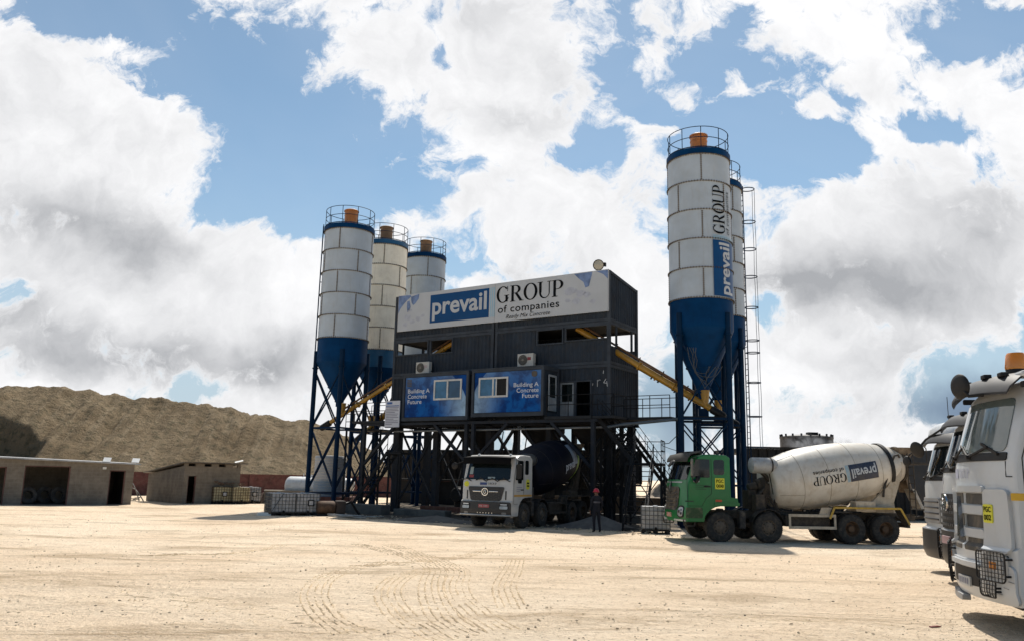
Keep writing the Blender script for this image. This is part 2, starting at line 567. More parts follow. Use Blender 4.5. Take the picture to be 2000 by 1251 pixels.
def ground_material():
    mt = bpy.data.materials.new('yard_dirt')
    mt.use_nodes = True
    t = mt.node_tree
    t.nodes.clear()
    q = NG(t)
    tc = q.n('ShaderNodeTexCoord').outputs['Object']
    b = q.n('ShaderNodeBsdfPrincipled')
    n1 = q.noise(tc, .11, 8, .62, .6)
    n2 = q.noise(tc, .75, 8, .66, .4)
    n3 = q.noise(tc, 7.0, 8, .72)
    tr = q.noise(q.vec('MULTIPLY', tc, (.28, 1.3, 1)), .55, 9, .70, .8)      # scuffs dragged along the yard by traffic
    c = q.mix(q.smooth(n1, .35, .66), (.80, .625, .445), (.88, .73, .55))
    c = q.mix(q.math('MULTIPLY', q.smooth(n2, .52, .72), .55), c, (.56, .43, .29))
    c = q.mix(q.math('MULTIPLY', q.smooth(tr, .54, .66), .75), c, (.42, .305, .19))
    c = q.mix(q.math('MULTIPLY', q.smooth(n3, .56, .68), .78), c, (.38, .27, .17))
    c = q.mix(q.math('MULTIPLY', q.smooth(n3, .45, .28), .55), c, (.86, .74, .57))
    damp = q.noise(q.vec('MULTIPLY', tc, (.6, 1.4, 1)), .30, 7, .66, .5)
    c = q.mix(q.math('MULTIPLY', q.smooth(damp, .51, .68), .75), c, (.45, .33, .21))
    n4 = q.noise(tc, 13, 5, .7, .3)
    c = q.mix(q.math('MULTIPLY', q.smooth(n4, .54, .68), .62), c, (.36, .26, .165))
    c = q.mix(q.math('MULTIPLY', q.smooth(n4, .46, .32), .5), c, (.90, .78, .61))
    # grey fines spilt round the plant, its shadow painted into their colour too
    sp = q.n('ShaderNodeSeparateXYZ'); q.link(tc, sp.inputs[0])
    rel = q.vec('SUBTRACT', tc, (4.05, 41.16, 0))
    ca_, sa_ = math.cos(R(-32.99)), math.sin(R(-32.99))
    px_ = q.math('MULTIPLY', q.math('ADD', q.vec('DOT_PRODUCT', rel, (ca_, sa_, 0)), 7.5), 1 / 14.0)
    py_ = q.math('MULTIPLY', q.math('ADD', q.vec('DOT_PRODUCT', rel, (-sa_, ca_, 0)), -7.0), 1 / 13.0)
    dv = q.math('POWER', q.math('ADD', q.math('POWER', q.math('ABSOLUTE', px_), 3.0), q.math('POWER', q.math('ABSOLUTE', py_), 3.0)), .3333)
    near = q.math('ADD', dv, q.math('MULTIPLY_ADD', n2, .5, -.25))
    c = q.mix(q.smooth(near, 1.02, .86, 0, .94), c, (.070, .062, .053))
    # small stones
    vo = q.n('ShaderNodeTexVoronoi'); q.link(tc, vo.inputs['Vector']); vo.inputs['Scale'].default_value = 11.0
    stone = q.math('MULTIPLY', q.smooth(vo.outputs['Distance'], .16, .10), q.smooth(n2, .46, .60))
    c = q.mix(q.math('MULTIPLY', stone, .6), c, (.25, .20, .145))
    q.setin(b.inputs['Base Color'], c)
    b.inputs['Roughness'].default_value = .95
    b.inputs['Specular IOR Level'].default_value = .15
    h = total_of(q, [q.math('MULTIPLY', n3, .7), q.math('MULTIPLY', n2, 1.6), q.math('MULTIPLY', tr, 1.6), q.math('MULTIPLY', stone, .5),
                     q.math('MULTIPLY', n4, .6)])
    bn = q.n('ShaderNodeBump'); bn.inputs['Strength'].default_value = 1.0; bn.inputs['Distance'].default_value = .13
    q.link(h, bn.inputs['Height']); q.link(bn.outputs[0], b.inputs['Normal'])
    o = q.n('ShaderNodeOutputMaterial'); q.link(b.outputs[0], o.inputs[0])
    return mt

def total_of(q, items):
    acc = items[0]
    for it in items[1:]:
        acc = q.math('ADD', acc, it)
    return acc

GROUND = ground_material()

def gnoise(x, y):
    return .030 * noise.fractal(Vector((x * .45, y * .45, 0)), .9, 2.1, 4) + .012 * noise.noise(Vector((x * 2.3, y * 2.3, 3)))

xs = [-1500, -600, -250, -120, -70] + [-45 + .45 * k for k in range(101)] + [2 + .3 * k for k in range(64)] + [22 + .8 * k for k in range(25)] + [70, 140, 300, 700, 1500]
xs = sorted(set(xs))
ys = [-600, -120, -40, -15, -4, 2, 5] + [7 + .2 * k for k in range(80)] + [23 + .45 * k for k in range(80)] + [60, 66, 75, 90, 120, 180, 300, 600, 1200, 2600]
mb = MB()
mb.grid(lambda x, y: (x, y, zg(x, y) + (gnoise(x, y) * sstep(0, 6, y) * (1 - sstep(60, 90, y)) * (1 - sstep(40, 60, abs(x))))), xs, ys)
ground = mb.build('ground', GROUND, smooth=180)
tag(ground, kind='structure')

# tyre tracks: rows of pressed-up lugs along curved wheel paths
def track_points(px):
    pts = [ground_at(x, y, .35) for x, y in px]
    res = []
    for i in range(len(pts) - 1):
        p0 = pts[max(i - 1, 0)]; p1 = pts[i]; p2 = pts[i + 1]; p3 = pts[min(i + 2, len(pts) - 1)]
        for k in range(12):
            s = k / 12
            res.append(.5 * ((2 * p1) + (p2 - p0) * s + (2 * p0 - 5 * p1 + 4 * p2 - p3) * s * s + (3 * p1 - p0 - 3 * p2 + p3) * s ** 3))
    return res + [pts[-1]]

def lug(m, c, d, L, W, H):
    s = Vector((-d.y, d.x, 0))
    z = zg(c.x, c.y) + gnoise(c.x, c.y) - .004
    base = Vector((c.x, c.y, z))
    jit = lambda: random.uniform(.75, 1.2)
    p = [base - d * L * jit() - s * W, base + d * L * jit() - s * W, base + d * L * jit() + s * W, base - d * L * jit() + s * W]
    q = [base - d * L * .55 - s * W * .3 + Vector((0, 0, H * jit())), base + d * L * .55 - s * W * .3 + Vector((0, 0, H * jit())),
         base + d * L * .55 + s * W * .3 + Vector((0, 0, H * jit())), base - d * L * .55 + s * W * .3 + Vector((0, 0, H * jit()))]
    m.add(p + q, [(4, 5, 6, 7), (0, 1, 5, 4), (1, 2, 6, 5), (2, 3, 7, 6), (3, 0, 4, 7)])

mb = MB()
TRACKS = [([(700, 1040), (780, 1062), (826, 1086), (850, 1108), (843, 1140), (846, 1178), (872, 1220), (930, 1251)], .42, 'rib'),
          ([(760, 1040), (820, 1062), (862, 1086), (896, 1112), (890, 1145), (897, 1175), (930, 1208), (985, 1240)], .42, 'rib'),
          ([(760, 1088), (690, 1106), (640, 1128), (614, 1165), (628, 1205), (680, 1246)], .40, 'rib'),
          ([(860, 1104), (795, 1122), (762, 1150), (760, 1182), (795, 1222), (850, 1258)], .40, 'rib'),
          ([(180, 1166), (300, 1180), (400, 1196), (520, 1222), (660, 1252)], .55, 'chev'),
          ([(250, 1160), (420, 1182), (560, 1210), (760, 1252)], .35, 'chev'),
          ([(1010, 1070), (1000, 1110), (985, 1150), (1000, 1200)], .4, 'rib'),
          ([(1240, 1195), (1400, 1215), (1600, 1222), (1800, 1240)], .45, 'chev'),
          ([(280, 1075), (360, 1070), (470, 1062), (560, 1040)], .4, 'rib'),
          ([(700, 1100), (800, 1090), (900, 1070), (960, 1050)], .4, 'rib')]
for px, w, kind in TRACKS:
    pts = track_points(px)
    acc = 0.0
    for i in range(len(pts) - 1):
        a, b = pts[i], pts[i + 1]
        seg = (b - a).length
        if seg < 1e-5:
            continue
        d = (b - a).normalized(); d.z = 0; d.normalize()
        s = Vector((-d.y, d.x, 0))
        step = .105 if kind == 'rib' else .11
        while acc < seg:
            c = a + d * acc
            fade = noise.noise(Vector((c.x * .8, c.y * .8, 9.0)))
            if kind == 'rib':
                for k in range(5):
                    if random.random() < .85 + fade * .6:
                        lug(mb, c + s * ((k - 2) / 4 * w + random.uniform(-.008, .008)) + d * random.uniform(-.02, .02), d, .062, .015, random.uniform(.008, .017))
            else:
                for sg in (-1, 1):
                    if random.random() < .7 + fade * .6:
                        dd = (s + d * .8 * sg).normalized()
                        lug(mb, c + s * sg * w * .27 + Vector((random.uniform(-.02, .02), random.uniform(-.02, .02), 0)), dd, .075, .016, random.uniform(.005, .010))
            acc += step
        acc -= seg
tracks = mb.build('tyre_tracks', mat('pressed_dirt', (.54, .415, .275), .95, var=.25, spec=.1))
tag(tracks, kind='stuff', label='tyre tread marks pressed into the pale dirt yard', cat='tyre tracks')

# loose stones and clods
stone_m = mat('stone', (.50, .40, .28), .95, var=.5, scale=.9)
mb = MB()
ICO = [(0, 0, 1), (.89, 0, .45), (.28, .85, .45), (-.72, .53, .45), (-.72, -.53, .45), (.28, -.85, .45), (.72, .53, -.45), (-.28, .85, -.45), (-.89, 0, -.45), (-.28, -.85, -.45), (.72, -.53, -.45)]
ICF = [(0, 1, 2), (0, 2, 3), (0, 3, 4), (0, 4, 5), (0, 5, 1), (1, 6, 2), (2, 6, 7), (2, 7, 3), (3, 7, 8), (3, 8, 4), (4, 8, 9), (4, 9, 5), (5, 9, 10), (5, 10, 1), (1, 10, 6)]
def stone(x, y, r):
    z = zg(x, y) + gnoise(x, y)
    sx, sy, sz = r * random.uniform(.7, 1.4), r * random.uniform(.7, 1.3), r * random.uniform(.45, .85)
    a = random.uniform(0, 6.3)
    ca, sa = math.cos(a), math.sin(a)
    vs = []
    for p in ICO:
        k = random.uniform(.75, 1.2)
        X, Y, Z = p[0] * sx * k, p[1] * sy * k, p[2] * sz * k
        vs.append((x + X * ca - Y * sa, y + X * sa + Y * ca, z + Z + sz * .25))
    mb.add(vs, ICF)
for _ in range(3800):
    y = 8.3 + 28 * random.random() ** 1.5
    x = random.uniform(-.64, .64) * y
    if noise.noise(Vector((x * .3, y * .3, 5))) < -.25 and random.random() < .7:
        continue
    stone(x, y, random.choice((.005, .006, .007, .007, .009, .010, .016)) * (1 + y / 55))
for _ in range(1100):      # clods in front of the near truck and along the plant
    y = random.uniform(8.0, 12.6)
    stone(random.gauss(6.2, .9) + (y - 10) * .35, y, random.choice((.005, .006, .008, .012)))
for _ in range(700):
    x = random.uniform(-13, 7)
    stone(x, 38.5 + (-.55) * (x - 1) + random.gauss(0, 1.2), random.choice((.02, .03, .045, .07)))
tag(mb.build('loose_stones', stone_m), kind='stuff', label='small stones and clods scattered over the dirt yard', cat='stones')

# ------------------------------------------------------------------ quarry-sand stockpile behind the yard
W_DIR = Vector((.866, .5, 0)); W_N = Vector((-.5, .866, 0)); W_0 = Vector((-31.6, 71.0, 0))
CREST = [(-260, 752), (-100, 748), (0, 750), (60, 752), (90, 749), (120, 752), (150, 757), (180, 756), (215, 769), (235, 765), (255, 769), (300, 776), (330, 776), (360, 781), (400, 784),
         (440, 792), (500, 802), (560, 812), (600, 817), (640, 828), (680, 846), (705, 860), (735, 880), (760, 898), (820, 925)]
RUN = 17.0
crest_ab = []
for x, y in CREST:
    d = ray(x, y)
    P0 = W_0 + W_N * RUN
    t = (P0 - CAM).dot(W_N) / d.dot(W_N)
    Q = CAM + d * t
    crest_ab.append(((Q - P0).dot(W_DIR), max(.4, Q.z)))
def crest_h(a):
    if a <= crest_ab[0][0]:
        return crest_ab[0][1]
    for (a0, h0), (a1, h1) in zip(crest_ab, crest_ab[1:]):
        if a0 <= a <= a1:
            return h0 + (h1 - h0) * (a - a0) / (a1 - a0)
    return max(0, crest_ab[-1][1] - (a - crest_ab[-1][0]) * .3)
def hill_h(a, b):
    H = crest_h(a)
    wob = noise.noise(Vector((a * .13, b * .02, 1.0))) * 2.0
    s = (b + 1.5) / (RUN + 1.5)
    if s < 1:
        f = max(0, s) ** .93
    else:
        f = max(0.0, 1 - max(0, (b - RUN - 2.2)) / 14.0)
    # dumped loads leave cones and gullies running down the face, offset along the ridge
    sk = a + (RUN - b) * .38
    gul = abs(noise.noise(Vector((sk * .27, b * .045, 2.0)))) * 1.7 + abs(noise.noise(Vector((sk * .75, b * .08, 7.0)))) * .8 + abs(noise.noise(Vector((sk * 1.7, b * .06, 9.0)))) * .35
    z = f * H - gul * min(1, max(0, s) * 2.2) * (1 - .65 * sstep(.86, 1.0, s)) + .55 * f * (1 - sstep(.8, 1.0, s))
    z += .40 * (abs(noise.noise(Vector((a * .42, 2.0, 5)))) - .2) * sstep(.55, 1.0, s) * (1 - sstep(1.05, 1.4, s))
    z += .24 * noise.fractal(Vector((a * .5, b * .5, 4)), .8, 2.0, 6) * min(1, max(0, s) * 4)
    z += .10 * noise.fractal(Vector((a * 1.9, b * 1.9, 8)), .8, 2.0, 4) * min(1, max(0, s) * 4)
    # a digger has cut into the foot at the left: slumped floor and a steep shaded face
    edge = -6.0 + 1.6 * noise.noise(Vector((b * .23, 3, 3))) - b * .36
    c = (1 - sstep(edge - .9, edge + .5, a)) * (1 - sstep(9.2, 10.6, b + 1.2 * noise.noise(Vector((a * .4, 0, 6)))))
    floor = 1.7 + .35 * noise.fractal(Vector((a * .6, b * .6, 11)), 1, 2, 3) + .10 * b + 1.3 * sstep(-13, -19, a)
    z = z * (1 - c) + min(z, floor) * c
    return max(-.3, z)
def hill_material():
    mt = bpy.data.materials.new('quarry_sand'); mt.use_nodes = True
    t = mt.node_tree; t.nodes.clear(); q = NG(t)
    tc = q.n('ShaderNodeTexCoord').outputs['Object']
    b = q.n('ShaderNodeBsdfPrincipled')
    n1 = q.noise(tc, .16, 7, .62, .5); n2 = q.noise(tc, 1.5, 8, .72); n3 = q.noise(q.vec('MULTIPLY', tc, (1, 1, 3.2)), 1.0, 8, .7, .5)
    c = q.mix(q.smooth(n1, .34, .66), (.215, .158, .095), (.29, .222, .14))
    al = q.vec('DOT_PRODUCT', tc, (.866, .5, 0)); dn = q.vec('DOT_PRODUCT', tc, (-.5, .866, 0))
    cb = q.n('ShaderNodeCombineXYZ'); q.link(q.math('MULTIPLY_ADD', dn, -.38, al), cb.inputs[0]); q.link(q.math('MULTIPLY', dn, .10), cb.inputs[1])
    rill = q.noise(cb.outputs[0], 1.3, 7, .62, .25)
    c = q.mix(q.math('MULTIPLY', q.smooth(rill, .52, .66), .55), c, (.36, .285, .19))
    c = q.mix(q.math('MULTIPLY', q.smooth(rill, .46, .34), .5), c, (.17, .125, .075))
    c = q.mix(q.math('MULTIPLY', q.smooth(n2, .50, .64), .8), c, (.125, .108, .066))
    c = q.mix(q.math('MULTIPLY', q.smooth(n3, .56, .70), .5), c, (.13, .098, .06))
    c = q.mix(q.math('MULTIPLY', q.smooth(n2, .42, .26), .5), c, (.36, .29, .20))
    q.setin(b.inputs['Base Color'], c)
    b.inputs['Roughness'].default_value = .97; b.inputs['Specular IOR Level'].default_value = .1
    bn = q.n('ShaderNodeBump'); bn.inputs['Strength'].default_value = 1.0; bn.inputs['Distance'].default_value = .5
    q.link(total_of(q, [q.math('MULTIPLY', n2, .9), q.math('MULTIPLY', n3, .9), q.math('MULTIPLY', rill, 1.2), q.math('MULTIPLY', q.noise(tc, 6, 5, .7), .3)]), bn.inputs['Height'])
    q.link(bn.outputs[0], b.inputs['Normal'])
    o = q.n('ShaderNodeOutputMaterial'); q.link(b.outputs[0], o.inputs[0])
    return mt
HILL = hill_material()
mb = MB()
def hp(a, b):
    P = W_0 + W_N * b + W_DIR * a
    return (P.x, P.y, hill_h(a, b))
mb.grid(hp, [-26 + .26 * k for k in range(290)], [-1.5 + .26 * k for k in range(80)] + [19.5 + .8 * k for k in range(18)])
hill = mb.build('hill', HILL, smooth=180)
tag(hill, kind='structure')

# ------------------------------------------------------------------ red-brown boundary wall at the foot of the stockpile
brick_m = mat('red_brick', (.115, .040, .034), .85, var=.35, dirt=.45, dcol=(.17, .10, .075), scale=2.2, bump=.3, bscale=18)
t = thing('boundary_wall', 'long dark red brick wall with piers at the foot of the sand stockpile', 'wall', tuple(W_0 - W_N * 1.6), math.atan2(.5, .866))
mb = MB(); mb.box((-14, -.12, 0), (34, .12, 1.85)); mb.build('wall_panel', brick_m, t)
for k in range(13):
    mb = MB(); x = -13 + 3.7 * k; mb.box((x - .23, -.30, 0), (x + .23, -.121, 1.93)); mb.build('pier', brick_m, t)
mb = MB(); mb.box((-14, -.17, 1.852), (34, .17, 1.92)); mb.build('coping', brick_m, t)

# ------------------------------------------------------------------ block-work sheds at the left
block_m = mat('cement_block', (.205, .178, .145), .92, var=.22, dirt=.4, dcol=(.11, .095, .078), streak=.35, scol=(.09, .078, .064), scale=1.2, bump=.35, bscale=14, spec=.2)
def block_joints(mt):
    """faint courses of block-work under the plaster"""
    t = mt.node_tree; q = NG(t)
    b = [n for n in t.nodes if n.type == 'BSDF_PRINCIPLED'][0]
    src = b.inputs['Base Color'].links[0].from_socket
    tc = q.n('ShaderNodeTexCoord').outputs['Object']; sp = q.n('ShaderNodeSeparateXYZ'); q.link(tc, sp.inputs[0])
    cb = q.n('ShaderNodeCombineXYZ'); q.link(q.math('ADD', sp.outputs[0], sp.outputs[1]), cb.inputs[0]); q.link(sp.outputs[2], cb.inputs[1])
    br = q.n('ShaderNodeTexBrick'); q.link(cb.outputs[0], br.inputs['Vector'])
    br.inputs['Scale'].default_value = 1.0; br.inputs['Brick Width'].default_value = .42; br.inputs['Row Height'].default_value = .21; br.inputs['Mortar Size'].default_value = .010
    q.link(q.mix(q.math('MULTIPLY', br.outputs['Fac'], .45), src, (.26, .235, .20)), b.inputs['Base Color'])
block_joints(block_m)
sheet_m = mat('galvanised_sheet', (.33, .34, .35), .5, .4, .3, .35, (.20, .17, .13), scale=1.5)
jamb_m = mat('door_jamb', (.12, .055, .045), .7, var=.3)
inside_m = mat('shed_inside', (.060, .052, .045), .95, var=.3)
lamp_w = mat('lamp_white', (.70, .70, .68), .4, var=.1)

def wall_with_openings(mb, L, H0, H1, opens, th):
    """wall along +x from 0 to L at y 0..th, top sloping H0 -> H1, openings (x0,x1,z1) from the floor up"""
    top = lambda x: H0 + (H1 - H0) * x / L
    x = 0.0
    def seg(a, b, z0):
        if b - a < 1e-4: return
        mb.add([(a, 0, z0), (b, 0, z0), (b, th, z0), (a, th, z0), (a, 0, top(a)), (b, 0, top(b)), (b, th, top(b)), (a, th, top(a))],
               [(0, 3, 2, 1), (4, 5, 6, 7), (0, 1, 5, 4), (1, 2, 6, 5), (2, 3, 7, 6), (3, 0, 4, 7)])
    for a, b, z in opens:
        seg(x, a, 0); seg(a, b, z); x = b
    seg(x, L, 0)

AZ1 = math.atan2(3.77, 5.65)
shed = thing('tyre_shed', 'long grey block shed with one wide open bay and one dark doorway', 'shed', (-32.2, 45.03, 0), AZ1)
LS = 11.1
mb = MB()
off = 4.31   # metres of wall to the left of the frame edge
wall_with_openings(mb, LS, 2.68, 2.40, [(.6, off + .1, 2.12), (off + .98, off + 3.33, 2.22), (off + 5.45, off + 6.33, 2.05)], .2)
mb.box((0, .2, 0), (.2, 6, 2.62)); mb.box((LS - .2, .2, 0), (LS, 6, 2.36)); mb.box((.2, 5.8, 0), (LS - .2, 6, 2.4))
mb.box((off + 4.2, .2, 0), (off + 4.4, 5.8, 2.35))
mb.build('wall', block_m, shed)
mb = MB()
mb.add([(-.15, -.35, 2.70), (LS + .3, -.35, 2.40), (LS + .3, 6.2, 2.50), (-.15, 6.2, 2.80), (-.15, -.35, 2.78), (LS + .3, -.35, 2.48), (LS + .3, 6.2, 2.58), (-.15, 6.2, 2.88)],
       [(0, 3, 2, 1), (4, 5, 6, 7), (0, 1, 5, 4), (1, 2, 6, 5), (2, 3, 7, 6), (3, 0, 4, 7)])
mb.build('roof', sheet_m, shed)
for a, b, z in ((off + .98, off + 3.33, 2.22), (off + 5.45, off + 6.33, 2.05), (.6, off + .1, 2.12)):
    mb = MB(); mb.box((a, .03, 0), (a + .05, .17, z)); mb.box((b - .07, .03, 0), (b, .17, z)); mb.box((a, .03, z - .05), (b, .17, z - .003)); mb.build('door_frame', jamb_m, shed)
mb = MB(); mb.box((.21, .22, .004), (LS - .21, 5.79, .03)); mb.build('floor', inside_m, shed)
for x in (off + 4.95, off + 6.55):
    mb = MB()
    mb.add([(x, -.2, 2.56), (x + .42, -.2, 2.55), (x + .52, .05, 2.80), (x + .10, .05, 2.81), (x, -.14, 2.54), (x + .42, -.14, 2.53), (x + .52, .11, 2.78), (x + .10, .11, 2.79)],
           [(0, 1, 2, 3), (7, 6, 5, 4), (0, 4, 5, 1), (1, 5, 6, 2), (2, 6, 7, 3), (3, 7, 4, 0)])
    mb.bar((x + .25, .05, 2.5), (x + .27, .06, 2.7), .05)
    mb.build('floodlight', lamp_w, shed)
mb = MB(); mb.box((off + 5.02, -.12, 2.10), (off + 5.22, -.003, 2.24)); mb.build('wall_lamp', lamp_w, shed, bevel=.02)

def tyre_mesh(mb, R_, w, n=28, rim=.52, M=None):
    prof = [(R_ * rim, -w / 2), (R_ * .80, -w * .52), (R_ * .95, -w * .47), (R_, -w * .36), (R_, w * .36), (R_ * .95, w * .47), (R_ * .80, w * .52), (R_ * rim, w / 2), (R_ * rim, -w / 2)]
    mb.lathe(prof, n, M, caps=False)
def in_shed(x, y, z=0):
    c, s = math.cos(AZ1), math.sin(AZ1)
    return (-32.2 + x * c - y * s, 45.03 + x * s + y * c, z)
old_tyre = mat('old_tyre', (.055, .052, .05), .9, var=.3, dirt=.5, dcol=(.16, .14, .12))
for x, y, tilt, lab in ((off + 1.36, 1.0, 72, 'leftmost old truck tyre leaning in the open bay of the grey shed, brightest of them'),
                        (off + 2.30, 2.2, 80, 'old truck tyre further back in the open bay of the grey shed'),
                        (off + 3.02, 1.7, 78, 'old truck tyre in the shade at the right side of the open bay')):
    mb = MB()
    tyre_mesh(mb, .50, .27, M=Matrix.Rotation(R(tilt), 4, 'X'))
    tag(mb.build('old_tyre', old_tyre, loc=in_shed(x, y, .50), rotz=AZ1 + R(20), smooth=40), lab, 'tyre', 'old tyres in the shed')

AZ2 = R(46)
hut = thing('block_hut', 'small block hut with sloping sheet roof, air vents under the eaves and one dark doorway', 'shed', (-21.13, 54.39, 0), AZ2)
mb = MB()
wall_with_openings(mb, 3.95, 2.42, 2.42, [(.30, .85, 1.78)], .18)
mb.add([(0, .18, 0), (.18, .18, 0), (.18, 5.5, 0), (0, 5.5, 0), (0, .18, 2.42), (.18, .18, 2.42), (.18, 5.5, 1.85), (0, 5.5, 1.85)],
       [(0, 3, 2, 1), (4, 5, 6, 7), (0, 1, 5, 4), (1, 2, 6, 5), (2, 3, 7, 6), (3, 0, 4, 7)])
mb.add([(3.77, .18, 0), (3.95, .18, 0), (3.95, 5.5, 0), (3.77, 5.5, 0), (3.77, .18, 2.42), (3.95, .18, 2.42), (3.95, 5.5, 1.85), (3.77, 5.5, 1.85)],
       [(0, 3, 2, 1), (4, 5, 6, 7), (0, 1, 5, 4), (1, 2, 6, 5), (2, 3, 7, 6), (3, 0, 4, 7)])
mb.box((.18, 5.32, 0), (3.77, 5.5, 1.85))
for a, b in ((0, .25), (.75, 1.35), (1.85, 2.35), (2.85, 3.35), (3.75, 3.95)):
    mb.box((a, .002, 2.42), (b, .18, 2.60))
mb.build('wall', block_m, hut)
mb = MB()
mb.add([(-.25, -.4, 2.64), (4.25, -.4, 2.64), (4.25, 5.8, 1.90), (-.25, 5.8, 1.90), (-.25, -.4, 2.70), (4.25, -.4, 2.70), (4.25, 5.8, 1.96), (-.25, 5.8, 1.96)],
       [(0, 3, 2, 1), (4, 5, 6, 7), (0, 1, 5, 4), (1, 2, 6, 5), (2, 3, 7, 6), (3, 0, 4, 7)])
mb.build('roof', mat('old_roof_sheet', (.13, .115, .10), .6, .3, .3, .4), hut)
mb = MB(); mb.box((.30, .03, 0), (.34, .15, 1.78)); mb.box((.79, .03, 0), (.85, .15, 1.78)); mb.build('door_frame', jamb_m, hut)
mb = MB(); mb.add([(3.3, -.36, 2.71), (3.9, -.36, 2.85), (3.95, -.2, 2.93), (3.35, -.2, 2.79)], [(0, 1, 2, 3)]); mb.bar((3.6, -.25, 2.68), (3.65, -.28, 2.82), .04); mb.build('floodlight', lamp_w, hut)

# bent hoops and scrap between the sheds
hoop_m = mat('grey_pipe', (.30, .29, .27), .6, var=.25, dirt=.3)
for k, (x0, x1, h, lab) in enumerate(((-25.95, -24.75, 1.25, 'tallest of the thin bent grey pipes arching in the gap between the two sheds'),
                                      (-26.0, -24.6, .85, 'lower bent grey pipe curving in the gap between the two sheds'))):
    mb = MB()
    mb.path([(x0 + (x1 - x0) * i / 10, 56.2 + k * .3 + .2 * i / 10, .04 + h * math.sin(math.pi * (i / 10) ** .8)) for i in range(11)], .035, 6)
    tag(mb.build('bent_pipe', hoop_m, smooth=60), lab, 'pipe', 'bent pipes between the sheds')
mb = MB()
for k in range(9):
    a = random.uniform(0, 3)
    c = Vector((-25.3 + random.uniform(-.5, .6), 55.7 + random.uniform(-.3, .5), .10 + .05 * k % .2))
    mb.bar(c, c + Vector((math.cos(a), math.sin(a), random.uniform(-.1, .15))) * random.uniform(.3, .7), .10, .05)
tag(mb.build('scrap_heap', mat('pale_scrap', (.34, .33, .31), .7, var=.4)), 'low heap of pale scrap on the ground between the two sheds', 'scrap heap')

# ------------------------------------------------------------------ IBC totes
def tote_mats():
    plastic = mat('tote_plastic', (.42, .42, .43), .45, var=.22, dirt=.3, dcol=(.28, .25, .2), scale=2.5)
    yellow = mat('tote_plastic_yellowed', (.42, .38, .23), .5, var=.25, dirt=.4, dcol=(.28, .23, .14), scale=2.5)
    return plastic, yellow
TOTE_W, TOTE_Y = tote_mats()
cage_m = mat('tote_cage', (.10, .105, .11), .5, .5, .3)
def tote(loc, rz, lab, group, plastic=TOTE_W, strap=False, plate=True, cage=cage_m):
    t = thing('liquid_tote', lab, 'liquid tote', loc, rz, group)
    mb = MB(); mb.box((-.57, -.47, .17), (.57, .47, 1.10)); mb.tube((0, 0, 1.08), (0, 0, 1.145), .11, 16)
    mb.build('tank', plastic, t, bevel=.07, smooth=50)
    mb = MB()
    for z in (.20, .38, .56, .74, .92, 1.09):
        for a, b in (((-.6, -.5), (.6, -.5)), ((.6, -.5), (.6, .5)), ((.6, .5), (-.6, .5)), ((-.6, .5), (-.6, -.5))):
            mb.bar((*a, z), (*b, z), .022)
    for k in range(8):
        x = -.6 + 1.2 * k / 7
        for y in (-.503, .503):
            mb.bar((x, y, .15), (x, y, 1.11), .022)
    for k in range(1, 6):
        y = -.5 + k / 6
        for x in (-.603, .603):
            mb.bar((x, y, .15), (x, y, 1.11), .022)
    if strap:
        mb.bar((-.6, -.52, .2), (-.05, -.52, 1.1), .03)
    mb.build('cage', cage, t)
    mb = MB()
    mb.box((-.6, -.5, .10), (.6, .5, .15))
    for x in (-.5, 0, .5):
        mb.box((x - .09, -.5, 0), (x + .09, .5, .10))
    mb.build('pallet', black, t)
    if plate:
        mb = MB(); mb.box((-.02, -.535, .48), (.30, -.517, .80)); mb.build('label_frame', black, t)
        mb = MB(); mb.box((.04, -.545, .54), (.24, -.536, .74)); mb.build('label_plate', TOTE_W, t)
    mb = MB(); mb.tube((0, -.50, .22), (0, -.60, .19), .05, 10); mb.build('outlet_valve', black, t)
    return t
az = math.atan2(.8, 1.65)
cL = Vector((-11.15, 42.95, 0))
e1 = Vector((math.cos(az), math.sin(az), 0)); e2 = Vector((-e1.y, e1.x, 0))
tote(tuple(cL - e1 * .30 + e2 * .45), az, 'white caged liquid tote with a dark diagonal strap in front of the blue silo leg', 'white totes by the left silos', strap=True, plate=False)
tote(tuple(cL + e1 * .93 + e2 * .45), az, 'white caged liquid tote beside the blue silo leg, square black frame on its face', 'white totes by the left silos')
tote(tuple(cL - e1 * .30 + e2 * 1.55), az, 'white caged liquid tote standing directly behind the strapped one by the left silos', 'white totes by the left silos')
tote(tuple(cL + e1 * .93 + e2 * 1.55), az, 'white caged liquid tote hidden mostly by the black-framed one by the left silos', 'white totes by the left silos')
mb = MB(); mb.box((-.32, -.22, 0), (.32, .22, .07)); mb.box((-.30, -.18, .071), (.2, .18, .15))
tag(mb.build('pale_slab', lamp_w, loc=tuple(cL - e1 * 1.25 + e2 * .05), rotz=az, bevel=.01), 'two small white slabs stacked on the dirt at the left end of the white totes', 'slab')
tote((6.28, 35.75, 0), R(-8), 'big white caged liquid tote standing in front of the green truck cab', 'white tote by the green truck', plate=False)
az3 = math.atan2(1.42, 2.0)
p0 = Vector((-19.55, 56.1, 0)); e1 = Vector((math.cos(az3), math.sin(az3), 0)); e2 = Vector((-e1.y, e1.x, 0))
tote(tuple(p0 + e1 * .3), az3, 'greyish caged tote against the hut wall, leftmost of the three', 'totes beside the small hut', TOTE_Y, cage=rust)
tote(tuple(p0 + e1 * 1.42 - e2 * .35), az3 + .1, 'yellowed caged tote beside the hut, middle of the three', 'totes beside the small hut', TOTE_Y, plate=False, cage=rust)
tote(tuple(p0 + e1 * 2.45 + e2 * .4), az3, 'white caged tote beside the hut, rightmost of the three', 'totes beside the small hut')
mb = MB()
for k in range(26):
    a = random.uniform(0, 6.28); c = p0 + e1 * random.uniform(-.1, 1.6) + Vector((0, 0, 1.20 + random.uniform(0, .22)))
    mb.bar(c, c + Vector((math.cos(a), math.sin(a), random.uniform(-.3, .3))) * random.uniform(.25, .6), .05, .03)
